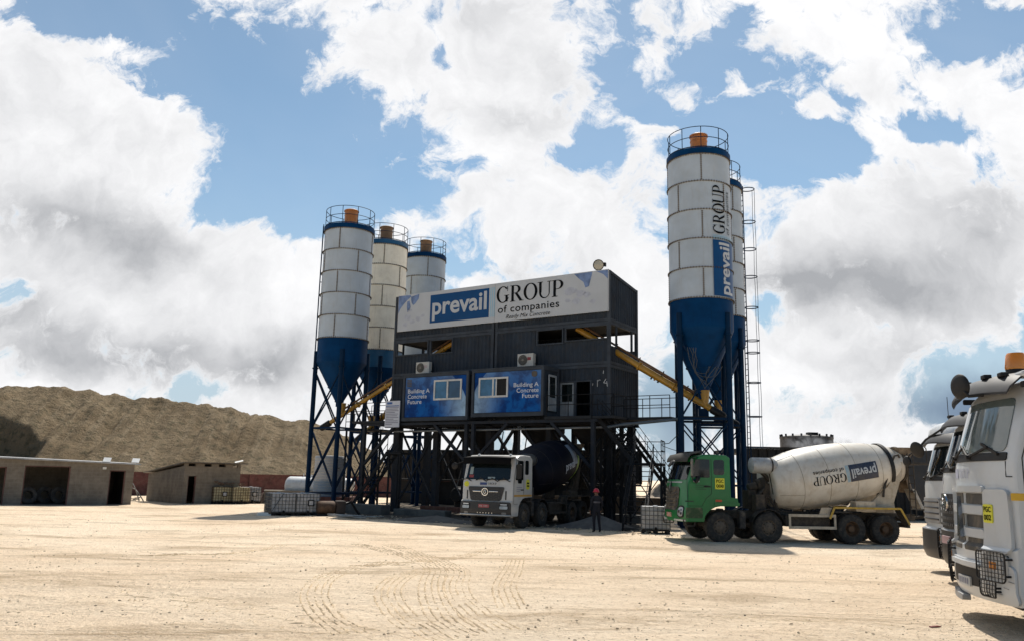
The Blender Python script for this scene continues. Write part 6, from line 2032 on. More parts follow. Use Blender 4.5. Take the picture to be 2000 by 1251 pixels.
mb.build('sun_visor', mat('visor_grey', (.04, .04, .037), .7, dirt=.3, dcol=(.08, .07, .055), spec=.2), t, smooth=50)
mb = MB(); mb.tube((-.55, .2, 3.22), (-.9, .9, 3.24), .08, 8); mb.box((-.62, -.5, 3.2), (-.5, .6, 3.28)); mb.build('roof_lamps', black, t)
mb = MB(); mb.path([(-.6, 1.25, 3.05), (-.38, 1.42, 3.03), (-.30, 1.48, 2.9)], .022, 6); mb.path([(-.5, 1.25, 2.2), (-.4, 1.42, 2.24), (-.32, 1.48, 2.4)], .022, 6)
am = mb.build('mirror_arm', black, t)
for z0, z1 in ((2.38, 3.0),):
    mb = MB(); mb.panel(-.11, .11, 0, z1 - z0, lambda a, b, o: (-.34 + o * .6 + a * .55, 1.50 + a * .9 - o * .3, z0 + b), .05, .06); mb.panel(-.11, .11, 0, z1 - z0, lambda a, b, o: (-.34 - o * .3 + a * .55, 1.50 + a * .9 + o * .6, z0 + b), .05, .06)
    mb.build('mirror_shell', mat('mirror_grey', (.17, .165, .15), .4, dirt=.3), t, smooth=40).parent = am
mb = MB(); mb.lathe([(0, .09), (.13, .06), (.16, 0), (0, -.02)], 16, Matrix.Translation((-.60, 1.36, 2.24)) @ Matrix.Rotation(R(60), 4, 'Y'), caps=False); mb.tube((-.60, 1.25, 2.24), (-.60, 1.36, 2.24), .03, 6); mb.build('kerb_mirror', black, t)
mb = MB(); mb.lathe([(0, .08), (.15, .05), (.18, 0), (0, -.02)], 16, Matrix.Translation((.12, .55, 2.82)) @ Matrix.Rotation(R(50), 4, 'Y'), caps=False); mb.build('nose_mirror', black, t)
c.plate(lambda a, b, o: c.left(-1.30 - a, b, o), 0, 1.92, .36, .40, ['PGC', '008'])
mb = MB()
lf = lambda o: (lambda a, b: c.left(-.44 - a, b, o))
mb.flat(rect_geo(.02, 2.16, .26, 2.27), lf(.008)); mb.build('door_badge', mat('badge_white', (.40, .42, .44), .5), t, recalc=False)
mb = MB(); mb.flat(rect_geo(.02, 2.215, .26, 2.27), lf(.012)); mb.flat(rect_geo(.32, 2.17, .66, 2.26), lf(.008)) if False else None
mb.build('door_badge', sgn_blue, t, recalc=False)
mb = MB()
for k in range(3):
    mb.flat(rect_geo(.10, 2.04 - .07 * k, .60 - .04 * k, 2.06 - .07 * k), lf(.008))
mb.flat(rect_geo(-.3, 1.44, 0.02, 1.49), lf(.008)); mb.build('door_print', mat('print_dark_green', (.012, .045, .02), .5), t, recalc=False)
c.on_side('side_marker', mat('marker_red', (.40, .05, .01), .3), -1.55, -1.30, 1.46, 1.54, .015, .03)
c.on_side('arch_trim', mat('cab_green', (0, 0, 0)), -2.23, -1.25, 1.34, 1.44, .03, .04)
chassis(t, 9.7); wheels8(t, AX)
def let_g(drum, dfn):
    def dp(geo, s0, ph, k, m_, nm):
        mb = MB(); mb.flat(slice_geo(geo, .11), dfn(s0, ph, True, k)); mb.build(nm, m_, t, recalc=False).parent = drum
    ph = .02
    dp(rect_geo(0, -.31, 1.24, .32), 4.12, ph, 1, mat('decal_navy', (.010, .018, .045), .4, dirt=.2, dcol=(.15, .13, .1)), 'logo_box')
    for q_ in (1.27, 1.315, 1.36):
        dp(rect_geo(q_, -.31, q_ + .022, .32), 4.12, ph, 1, sgn_pale, 'logo_stripe')
    dp(shift(text_geo('prevail', 1.09, .46, bold=.02), .075, -.25), 4.12, ph, 2, sgn_w, 'lettering')
    dp(shift(fit(*serif_group(), 1.34, .33), 1.42, -.05), 4.12, ph, 1, sgn_blk, 'lettering')
    dp(shift(text_geo('of companies', 1.24, .19, bold=.01, spacing=1.05), 1.46, -.30), 4.12, ph, 1, sgn_blk, 'lettering')
mixer_rear(t, (-3.85, 0, 2.12), R(9.4), drum_m, beige_m, yedge, AX, under_m, let_g, mat('tank_grey_white', (.36, .37, .37), .45, var=.15, dirt=.5, dcol=(.24, .18, .12), scale=2))

# ------------------------------------------------------------------ white-cab mixer truck loading in the shade
white_p = mat('cab_white', (.47, .465, .45), .35, var=.07, dirt=.25, dcol=(.38, .32, .23), streak=.12, scol=(.30, .25, .18), coat=.3, scale=1.1)
WH = math.atan2(-math.cos(R(28.5)), -math.sin(R(28.5)))
t = thing('mixer_truck', 'white-cab concrete mixer truck with navy drum and black grille loading under the plant', 'mixer truck', (-.98, 36.2, 0), WH)
front = [(.52, .06), (.75, .10), (1.13, .08), (1.16, .0), (1.95, -.03), (2.06, -.08), (2.86, -.30)]
c = Cab(t, front, [(-.42, 3.02, .9), (-.7, 3.12, .6), (-1.2, 3.15, .2), (-1.8, 3.13, 0)], [(-2.0, 3.0), (-2.02, 1.32)], [(-1.35, 1.30, 0)] + [(-1.35 + .74 * math.cos(R(a)), .56 + .74 * math.sin(R(a)), .2) for a in (70, 50, 30)] + [(-.62, .52, .4)], .14, white_p)
c.on_nose('windscreen', glass, -1.10, 1.10, 2.06, 2.80, .012, .10, (.05, .05))
c.on_side('side_window', glass, -1.12, -.40, 2.06, 2.90, .010, .06, (0, .20))
c.on_side('quarter_window', glass, -1.62, -1.28, 2.30, 2.92, .010, .08)
for sg in (1, -1):
    mb = MB(); y = sg * 1.25
    for p, q_ in (((-.26, 1.05), (-.26, 2.08)), ((-.26, 2.08), (-.50, 2.93)), ((-1.18, 1.45), (-1.18, 2.93)), ((-.26, 1.05), (-.62, 1.05))):
        mb.bar((p[0], y, p[1]), (q_[0], y, q_[1]), .012, .016, up=(0, 1, 0))
    mb.build('shut_line', line_m, t)
c.on_side('door_handle', black, -1.14, -.9, 1.62, 1.67, .03, .02)
c.on_side('window_cutout', glass, -.98, -.62, 1.92, 2.10, .009, .06)
blk_trim = mat('trim_black', (.016, .016, .018), .45, var=.2, dirt=.2, dcol=(.08, .07, .06))
grl = c.on_nose('grille', blk_trim, -.74, .74, 1.17, 1.76, .035, .08, (-.16, -.16))
mb = MB()
for k in range(3):
    for i in range(12):
        y = -.66 + 1.32 * i / 11
        p = Vector(c.nose(y, 1.26 + .11 * k + (.05 if i % 2 else 0), .04)); mb.cbox(p, (.02, .07, .045))
mb.build('grille_mesh', mat('mesh_grey', (.05, .05, .052), .4, .4), t).parent = grl
mb = MB()
for y0, y1 in ((-.62, -.20), (.20, .62)):
    mb.path([c.nose(y0 + (y1 - y0) * k / 6, 1.56, .05) for k in range(7)], .028, 6)
mb.build('grille_bar', chrome, t, smooth=60).parent = grl
p = Vector(c.nose(0, 1.54, .055)); M_ = Matrix.Translation(p) @ Matrix.Rotation(R(90), 4, 'Y')
mb = MB(); mb.lathe([(.130, 0), (.135, .025), (.165, .025), (.17, 0)], 30, M_, caps=False)
for s in (1, -1):
    pts = [p + Vector((.02, s * (.075 * math.cos(a) - .028), .082 * math.sin(a))) for a in [R(-100 + 200 * k / 10) for k in range(11)]]
    mb.path(pts, .017, 5)
mb.build('round_emblem', mat('emblem_chrome', (.75, .75, .74), .15, 1.0), t, smooth=50).parent = grl
bp = c.on_nose('bumper', blk_trim, -1.25, 1.25, .50, 1.13, .03, .10, ny=14)
for sg in (1, -1):
    y0, y1 = (.72, 1.14) if sg > 0 else (-1.14, -.72)
    h = c.on_nose('headlight', black, y0, y1, .80, 1.06, .045, .06)
    c.on_nose('lamp_glass', lamp_g, y0 + .03, y1 - .03, .83, .96, .058, .04, par=h)
    c.on_nose('lamp_strip', mat('lamp_bright', (.75, .76, .76), .2), y0 + .06, y1 - .06, 1.005, 1.04, .058, .015, par=h)
    c.on_nose('fog_lamp', mat('lamp_dull', (.18, .18, .18), .2), y0 + .12, y1 - .10, .60, .70, .045, .03)
c.on_nose('licence_plate', mat('plate_red', (.42, .09, .09), .5, var=.2), -.26, .26, .88, 1.02, .045, .015)
mb = MB()
for k in range(6):
    if k == 2: continue
    p0_ = -.20 + .068 * k
    mb.flat(rect_geo(p0_, .925, p0_ + .045, .975), lambda a, b: c.nose(a, b, .05))
mb.build('plate_lettering', mat('plate_pale', (.55, .42, .40), .5), t, recalc=False)
mb = MB(); mb.path([c.nose(y, .57, .06) for y in [-1.24 + 2.48 * k / 14 for k in range(15)]], .035, 8); mb.build('nudge_bar', mat('bar_silver', (.42, .42, .41), .35, .6), t, smooth=60)
mb = MB()
for k in range(6):
    mb.tube(c.nose(-.3 + .14 * k, .66, .0), c.nose(-.3 + .14 * k, .66, .05), .022, 8)
mb.build('bolt_row', chrome, t)
c.on_nose('side_slot', blk_trim, .93, .99, 1.22, 1.60, .012, .02); c.on_nose('side_slot', blk_trim, -.99, -.93, 1.22, 1.60, .012, .02)
mb = MB(); mb.flat(rect_geo(-.30, 1.83, .05, 1.94), lambda a, b: c.nose(a, b, .006)); mb.build('nose_badge', mat('badge_blue', (.015, .04, .16), .4), t, recalc=False)
mb = MB(); mb.flat(shift(fit(*serif_group(), .42, .09), .10, 1.85), lambda a, b: c.nose(a, b, .008)); mb.build('lettering', sgn_blk, t, recalc=False)
mb = MB(); mb.lathe([(0, .02), (.12, .018), (.125, 0)], 18, Matrix.Translation(c.nose(-1.02, 1.86, .01)) @ Matrix.Rotation(R(80), 4, 'Y'), caps=False); mb.build('round_sticker', plate_y, t)
for k in range(4):
    wiper(t, c, (-.9, -.3, .25, .8)[k] - (.4 if k == 0 else .2), 2.05, R(6), .35)
# dark visor above the windscreen, roof marker lamps
mb = MB()
def vis2(y, k, o=0):
    s = y / 1.25
    return ((.08, .085, .04, -.40)[k] - .14 * s * s, y, (2.74, 2.86, 3.00, 3.06)[k] + o - .03 * s * s)
mb.grid(lambda y, k: vis2(y, int(k)), ysv, [0, 1, 2, 3]); mb.grid(lambda y, k: vis2(y, int(k), .03), ysv, [0, 1, 2, 3])
for i_, kk in ((0, 0), (12, 0)):
    pass
mb.add([vis2(y, 0, o) for y in ysv for o in (0, .03)], [(2 * i, 2 * i + 1, 2 * i + 3, 2 * i + 2) for i in range(12)])
for y in (ysv[0], ysv[-1]):
    mb.add([vis2(y, k, o) for k in range(4) for o in (0, .03)], [(2 * i, 2 * i + 1, 2 * i + 3, 2 * i + 2) for i in range(3)])
mb.build('sun_visor', mat('visor_black', (.004, .004, .0045), .6, var=.2, spec=.06), t, smooth=50)
for y in (-.8, .8):
    mb = MB(); mb.lathe([(.05, 0), (.06, .03), (.04, .06), (0, .07)], 12, Matrix.Translation((-.75, y, 3.12))); mb.build('marker_lamp', lamp_w, t)
mirror(t, (-.45, -1.22, 2.9), (-.25, -1.55, 2.75), (-.18, -1.72, 2.62), (1, .2, 0), .15)
mb = MB(); mb.path([(-.5, 1.25, 2.95), (-.3, 1.42, 2.9), (-.3, 1.45, 2.75)], .025, 6); am = mb.build('mirror_arm', black, t)
mb = MB(); mb.panel(-.12, .12, 0, .62, lambda a, b, o: (-.30 + o, 1.47 + a, 2.12 + b), .05, .06); mb.panel(-.12, .12, 0, .62, lambda a, b, o: (-.30 - o, 1.47 + a, 2.12 + b), .05, .06); mb.build('mirror_shell', black, t, smooth=40).parent = am
c.plate(lambda a, b, o: c.left(-1.40 - a, b, o), 0, 1.66, .34, .42, ['PGC', '007']) if False else c.on_side('yellow_sticker', plate_y, -1.72, -1.40, 1.66, 2.10, .012, .10, sides=(1,))
mb = MB(); mb.flat(rect_geo(.05, 1.90, .27, 1.97), lambda a, b: c.left(-1.40 - a, b, .016)); mb.flat(rect_geo(.05, 1.78, .27, 1.85), lambda a, b: c.left(-1.40 - a, b, .016)); mb.build('sticker_print', sgn_blk, t, recalc=False)
c.on_side('orange_stripe', mat('stripe_orange', (.50, .27, .03), .4), -1.95, -.30, 1.36, 1.44, .006, .01)
mb = MB()
for k in range(3):
    mb.flat(rect_geo(.1, 1.74 - .08 * k, .62 - .1 * k, 1.765 - .08 * k), lambda a, b: c.left(-.40 - a, b, .010))
mb.build('door_print', mat('print_grey', (0, 0, 0)), t, recalc=False)
mb = MB(); mb.box((-.08, .35, 2.03), (.02, .75, 2.08)) if False else mb.panel(-.95, -.70, 2.14, 2.26, c.nose, .016, .02); mb.build('screen_sticker', mat('sticker_red', (.22, .03, .03), .5), t)
mb = MB(); mb.panel(-.94, -.76, 2.28, 2.60, c.nose, .016, .02); mb.panel(.05, .40, 2.10, 2.18, c.nose, .016, .02); mb.build('screen_sticker', mat('sticker_pale', (.25, .30, .30), .5), t)
AXW = (-1.35, -3.15, -6.5, -7.85)
chassis(t, 9.6); wheels8(t, AXW, .54)
def let_w(drum, dfn):
    def dp(geo, s0, ph, k, m_, nm):
        mb = MB(); mb.flat(slice_geo(geo, .11), dfn(s0, ph, False, k)); mb.build(nm, m_, t, recalc=False).parent = drum
    dp(shift(text_geo('prevail', 1.25, .55, bold=.02), 0, -.3), 2.35, -.02, 2, mat('lettering_grey', (.50, .52, .56), .5), 'lettering')
    dp(rect_geo(0, -.55, .75, .55), 3.35, .42, 1, mat('drum_sheen_grey', (.24, .28, .34), .5, var=.5, scale=2), 'painted_sheen')  # grey patch painted on as light reflected off the drum
    dp(poly_geo([(0, -.8), (.55, -.85), (.95, -.1), (1.15, .75), (.88, .8), (.45, .05)]), 3.45, -.42, 1, lime, 'lime_swoosh')
    dp(poly_geo([(0, -.45), (.5, -.5), (.55, .1), (.2, .15)]), 3.3, -.75, 1, lime, 'lime_swoosh')
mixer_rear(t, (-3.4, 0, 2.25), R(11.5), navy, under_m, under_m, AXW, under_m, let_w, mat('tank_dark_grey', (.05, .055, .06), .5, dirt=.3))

# ------------------------------------------------------------------ row of parked white trucks at the right edge
n_white = mat('truck_white', (.49, .51, .525), .35, var=.05, dirt=.18, dcol=(.42, .37, .29), streak=.10, scol=(.36, .31, .24), coat=.3, scale=1.0)
visor_n = mat('visor_smoke', (.030, .030, .032), .5, var=.25, dirt=.15, dcol=(.08, .075, .07), spec=.25)
slot_m = mat('slot_grey', (.045, .044, .041), .6, var=.25, dirt=.4)
screen_n = mat('windscreen_pale', (.10, .125, .125), .04, 0, .15, .15, (.26, .25, .22), spec=.9)
def cage_guard(c, y0, y1, z0, z1, ny, nz, off=.10, nm='lamp_guard', slant=0.0):
    mb = MB()
    def P(a, b): 
        f = (b - z0) / (z1 - z0)
        return c.nose(a - slant * (1 - f) * ((a - y0) / (y1 - y0)), b, off)
    rim = []
    r = min(y1 - y0, z1 - z0) * .16
    for cy_, cz_, a0 in ((y1 - r, z1 - r, 0), (y0 + r, z1 - r, 90), (y0 + r, z0 + r, 180), (y1 - r, z0 + r, 270)):
        rim += [P(cy_ + r * math.cos(R(a0 + 30 * k)), cz_ + r * math.sin(R(a0 + 30 * k))) for k in range(4)]
    mb.path(rim, .011, 6, closed=True)
    for k in range(1, ny):
        a = y0 + (y1 - y0) * k / ny
        mb.path([P(a, z0 + (z1 - z0) * i / 4) for i in range(5)], .005, 5)
    for k in range(1, nz):
        b = z0 + (z1 - z0) * k / nz
        mb.path([P(y0 + (y1 - y0) * i / 6, b) for i in range(7)], .005, 5)
    for a, b in ((y0 + .05, z1), (y1, z0 + .08), (y1, z1 - .08), (y0 + .05, z0)):
        mb.tube(c.nose(a, b, .0), P(a, b), .014, 6)
    return mb.build(nm, black, c.t)
def parked_truck(label, C, head, style):
    z0 = zg(C[0], C[1])
    t = thing('parked_truck', label, 'truck', (C[0], C[1], z0), head, 'white trucks parked in a row')
    front = [(.36, .0), (.50, .06), (1.02, .05), (1.06, .0), (2.0, -.02), (2.18, -.05), (2.98, -.30)]
    low = [(-1.35, 1.22, 0)] + [(-1.35 + .72 * math.cos(R(a)), .54 + .72 * math.sin(R(a)), .2) for a in (70, 50, 30, 10)] + [(-.62, .46, .4), (-.30, .38, .8)]
    c = Cab(t, front, [(-.44, 3.12, .9), (-.8, 3.23, .5), (-1.4, 3.27, .2), (-1.95, 3.25, 0)], [(-2.1, 3.15), (-2.1, 1.22)], low, .25, n_white)
    c.on_nose('windscreen', screen_n if style == 1 else glass, -1.06, 1.06, 2.24, 2.92, .012, .08, (.05, .05))
    c.on_nose('scuttle_strip', black, -1.1, 1.1, 2.12, 2.225, .014, .03)
    c.on_side('side_window', glass, -1.15, -.40, 2.20, 2.98, .010, .06, (0, .16))
    c.on_side('yellow_stripe', mat('stripe_yellow', (.62, .36, .02), .4), -2.0, -.20, 1.63, 1.72, .006, .01)
    for sg in (1, -1):
        mb = MB(); y = sg * 1.25
        for p, q_ in (((-.36, .95), (-.36, 2.15)), ((-.36, 2.15), (-.62, 3.02)), ((-1.22, 1.3), (-1.22, 3.02)), ((-.36, .95), (-.7, .95))):
            mb.bar((p[0], y, p[1]), (q_[0], y, q_[1]), .012, .010, up=(0, 1, 0))
        mb.build('shut_line', line_m, t)
    mb = MB()
    for p, q_ in (((1.08, 2.11), (1.10, 1.92)), ((1.10, 1.92), (1.20, 1.92))):
        mb.bar(c.nose(*p, .0), c.nose(*q_, .0), .012)
    mb.build('flap_outline', line_m, t)
    # sun visor
    def v3(y, k, o=0):
        s = y / 1.25
        return ((-.04, -.08, -.22, -.50)[k] - .25 * s * s, y, (2.99, 3.06, 3.19, 3.27)[k] + o - .05 * s * s)
    mb = MB()
    mb.grid(lambda y, k: v3(y, int(k)), ysv, [0, 1, 2, 3]); mb.grid(lambda y, k: v3(y, int(k), .03), ysv, [0, 1, 2, 3])
    mb.add([v3(y, 0, o) for y in ysv for o in (0, .03)], [(2 * i, 2 * i + 1, 2 * i + 3, 2 * i + 2) for i in range(12)])
    for y in (ysv[0], ysv[-1]):
        mb.add([v3(y, k, o) for k in range(4) for o in (0, .03)], [(2 * i, 2 * i + 1, 2 * i + 3, 2 * i + 2) for i in range(3)])
    mb.build('sun_visor', visor_n, t, smooth=50)
    if style != 3:
        mb = MB()
        for y in (.45, .85, -.45):
            p = Vector(v3(y, 2, .03)); mb.cbox(p + Vector((-.02, 0, .03)), (.10, .16, .06))
        mb.build('visor_lamp', black, t, bevel=.015)
    for k in range(2):
        wiper(t, c, (-.55, .25)[k], 2.18, R(14), .5)
    if style == 1:
        for k in range(3):      # three rows of grille slots either side of a tall pointed emblem
            za, zb_ = ((1.56, 1.70), (1.26, 1.42), (.96, 1.12))[k]
            for y0, y1 in ((-.60, -.07), (.07, .60)):
                s_ = c.on_nose('grille_slot', slot_m, y0, y1, za, zb_, .006, .03)
        for za, zb_ in ((1.715, 1.80), (1.435, 1.545), (1.135, 1.245)):
            c.on_nose('grille_bar', n_white, -.66, .66, za, zb_, .05, .03)
        mb = MB(); mb.prism([(-.075, 1.12), (.075, 1.12), (.035, 1.42), (0, 1.66), (-.035, 1.42)], lambda a, b, k: c.nose(a, b, .05 + k), 0, .05); mb.build('emblem', mat('emblem_grey', (.25, .26, .28), .2, .9), t)
        for y0, y1 in ((.66, 1.19), (-1.19, -.66)):
            c.on_nose('corner_panel', n_white, y0, y1, .98, 1.76, .05, .07, (.02, .04) if y0 > 0 else (.04, .02))
            c.on_nose('air_slot', black, y0 + .05, y1 - .06, .83, .96, .012, .02)
        c.plate(lambda a, b, o: c.nose(a, b, o + .05), .70, 1.34, .19, .23, ['PGC', '002'])
        mb = MB(); mb.flat(rect_geo(-.62, 1.90, -.30, 2.03), lambda a, b: c.nose(a, b, .006)); mb.flat(shift(fit(*serif_group(), .5, .13), -.26, 1.90), lambda a, b: c.nose(a, b, .006)); mb.build('faded_decal', mat('decal_faded', (.36, .37, .46), .5, var=.3, scale=8), t, recalc=False)
        bm_ = c.on_nose('bumper', n_white, -1.24, 1.24, .38, .84, .03, .08, ny=16)
        c.on_nose('bumper_slot', black, -.42, .58, .52, .74, .036, .05)
        c.on_nose('bumper_bar', n_white, -.5, .60, .76, .82, .07, .02)
        lp_ = c.on_nose('licence_plate', mat('plate_white', (.50, .50, .48), .5, var=.2), -.10, .34, .50, .62, .06, .01)
        mb = MB()
        for k in range(6):
            a_ = -.06 + .065 * k
            mb.flat(rect_geo(a_, .525, a_ + .035, .60), lambda a, b: c.nose(a, b, .065))
        mb.build('plate_lettering', mat('print_grey', (0, 0, 0)), t, recalc=False).parent = lp_
        mb = MB(); mb.panel(-1.0, -.05, .28, .36, c.nose, .10, .03); mb.build('front_step', mat('step_grey', (.30, .31, .32), .5, dirt=.4), t)
        mb = MB()
        for a_, b_ in ((.80, .55), (.92, .50), (.75, .46), (1.05, .58), (1.14, .66)):
            mb = MB(); mb.bar(c.nose(a_, b_, .031), c.nose(a_ + .09, b_ - .012, .031), .012, .004); mb.build('scratch', mat('scratch_grey', (.20, .19, .18), .8), t)
    elif style == 2:
        g_ = c.on_nose('grille', blk_trim, -.80, .80, 1.06, 1.72, .04, .10)
        mb = MB()
        for k in range(5):
            for i in range(13):
                p = Vector(c.nose(-.72 + 1.44 * (i + .5 * (k % 2)) / 13.5, 1.14 + .115 * k, .05)); mb.cbox(p, (.03, .075, .05))
        mb.build('grille_mesh', mat('mesh_silver', (.16, .16, .165), .35, .5), t).parent = g_
        p = Vector(c.nose(0, 1.55, .06)); mb = MB(); mb.lathe([(.13, 0), (.135, .03), (.16, .03), (.165, 0)], 28, Matrix.Translation(p) @ Matrix.Rotation(R(90), 4, 'Y'), caps=False)
        for k in range(3):
            a_ = R(90 + 120 * k); mb.bar(p + Vector((.015, 0, 0)), p + Vector((.015, .14 * math.cos(a_), .14 * math.sin(a_))), .03)
        mb.build('round_emblem', chrome, t, smooth=50).parent = g_
        c.on_nose('bumper', blk_trim, -1.24, 1.24, .38, 1.02, .03, .10, ny=14)
        c.on_nose('licence_plate', mat('plate_pink', (.38, .25, .26), .5, var=.2), -.26, .26, .78, .92, .06, .015)
        mb = MB(); mb.flat(rect_geo(-.9, 1.90, -.45, 2.02), lambda a, b: c.nose(a, b, .006)); mb.build('nose_badge', mat('decal_faded', (0, 0, 0)), t, recalc=False)
    else:
        c.on_nose('bumper', blk_trim, -1.24, 1.24, .36, 1.00, .05, .14, ny=14)
        c.on_nose('grille', mat('grille_pale', (.30, .30, .30), .5, var=.2), -.7, .7, 1.15, 1.72, .03, .08)
        mb = MB()
        for k in range(4):
            mb.path([c.nose(y, 1.24 + .13 * k, .035) for y in [-.66 + 1.32 * i / 8 for i in range(9)]], .02, 6)
        mb.build('grille_slat', blk_trim, t)
        mb = MB(); mb.lathe([(.62, 0), (.60, .12), (.45, .26), (.2, .33), (0, .34)], 24, Matrix.Translation((-.75, 0, 3.20)) @ Matrix.Scale(1.6, 4, (0, 1, 0)), caps=False); mb.build('roof_dome', n_white, t, smooth=60)
        mb = MB(); mb.tube((-.5, .3, 3.4), (-.5, .3, 4.1), .008, 5); mb.build('aerial', black, t)
    for sg in (1, -1):
        y0, y1 = (.64, 1.18) if sg > 0 else (-1.18, -.64)
        h = c.on_nose('headlight', mat('lamp_surround', (.40, .40, .39), .4, var=.2), y0 + .02, y1 - .03, .66, .97, .035, .08)
        c.on_nose('lamp_glass', lamp_g, y0 + .09, y1 - .10, .70, .92, .05, .06, par=h)
        c.on_nose('indicator', amber, y0 + .20, y0 + .32, .78, .87, .06, .01, par=h)
        c.on_nose('fog_lamp', lamp_g, y0 + .04, y0 + .26, .47, .58, .04, .04)
        if style != 3:
            cage_guard(c, y0, y1, .64, 1.0, 9, 7)
            cage_guard(c, y0 + .02, y0 + .36, .44, .64, 6, 4, .09, slant=.05 * sg)
    if style == 1:
        mirror(t, v3(.75, 0), (.05, .80, 2.95), (.10, .62, 3.10), (.9, .42, -.05), .17)
        mb = MB(); mb.lathe([(.13, 0), (.13, .05)], 20, Matrix.Translation((-.62, .55, 3.28))); bs = mb.build('beacon_base', black, t)
        mb = MB(); mb.lathe([(.135, .05), (.14, .07), (.118, .24), (.10, .27), (0, .275)], 20, Matrix.Translation((-.62, .55, 3.28)), caps=False); mb.build('beacon', amber, t, smooth=40)
        mb = MB(); mb.box((-.95, .95, 3.16), (-.45, 1.24, 3.24)); mb.build('roof_lip', n_white, t, bevel=.03)
        c.on_side('marker', black, -.60, -.42, 3.02, 3.10, .02, .02)
    elif style == 2:
        mirror(t, v3(-.3, 0), (.22, -.45, 2.78), (.36, -.60, 2.58), (.8, .55, -.3), .17)
    else:
        mirror(t, v3(-.6, 0), (.2, -.75, 2.75), (.24, -.85, 2.6), (.8, .5, 0), .13)
    mb = MB(); mb.box((-.55, -.9, .30), (-.32, .9, .50)); mb.build('front_underrun', under_m, t)
    for i, x in enumerate((-1.35, -4.9, -6.25)):
        for sg in (1, -1):
            wheel(t, x, sg * 1.06, sg, .53, .30, 'front' if i == 0 else 'rear', i > 0)
        axle(t, x, .53)
    chassis(t, 7.6)
    mb = MB(); mb.box((-7.7, -1.22, 1.15), (-2.45, 1.22, 2.55)); bd = mb.build('load_body', n_white, t, bevel=.04)
    mb = MB()
    for k in range(7):
        x = -2.7 - .8 * k
        for sg in (1, -1):
            mb.cbox((x, sg * 1.26, 1.85), (.10, .08, 1.3))
    mb.build('body_rib', n_white, t).parent = bd
    return t
NH = math.pi - R(14)
parked_truck('nearest white truck at the right edge, amber beacon, three-row slotted grille and yellow plate', (6.27, 11.5), NH, 1)
parked_truck('second parked white truck with black mesh grille and round chrome mirror', (8.55, 16.25), NH, 2)
parked_truck('farthest parked white truck with domed roof and plain black bumper', (10.05, 20.0), NH, 3)

# dark tipping trailer behind the green truck
tip_m = mat('trailer_navy', (.014, .020, .030), .55, .1, .3, .35, (.07, .06, .05), scale=1.5)
t = thing('tipping_trailer', 'dark navy ribbed tipping trailer behind the rear of the green truck', 'trailer', (18.4, 37.0, 0), R(4))
mb = MB(); mb.box((0, -1.2, 1.15), (7.5, 1.2, 3.75)); mb.build('body', tip_m, t, bevel=.03)
for z in (1.3, 1.9, 2.5, 3.1, 3.68):
    mb = MB(); mb.box((-.06, -1.27, z - .07), (7.56, -1.202, z + .07)); mb.build('rib', tip_m, t)
for x in (0.05, 1.9, 3.8, 5.6, 7.4):
    mb = MB(); mb.box((x - .06, -1.26, 1.40), (x + .06, -1.204, 3.60)); mb.build('post', tip_m, t)
mb = MB(); mb.box((.2, -.45, .85), (7.4, .45, 1.14)); mb.bar((.3, 0, .9), (-2.4, 0, .62), .12); mb.cbox((-2.45, 0, .56), (.25, .2, .25)); mb.bar((-1.7, 0, .65), (-1.7, 0, .35), .08); mb.build('chassis_rails', under_m, t)
for x in (4.6, 5.9):
    for sg in (1, -1):
        wheel(t, x, sg * 1.05, sg, .52, .3, 'rear', True)

# scrap of red plastic on the dirt
p = ground_at(1826, 1222, .42)
mb = MB(); mb.bar((-.07, 0, .010), (.06, .01, .016), .04, .014); mb.bar((.03, .03, .008), (.10, .02, .010), .025, .010)
tag(mb.build('plastic_scrap', mat('scrap_red', (.20, .03, .02), .6, var=.3), loc=(p.x, p.y, zg(p.x, p.y) + gnoise(p.x, p.y)), rotz=.2), 'small red plastic scrap lying on the pale dirt in front of the nearest truck', 'scrap')

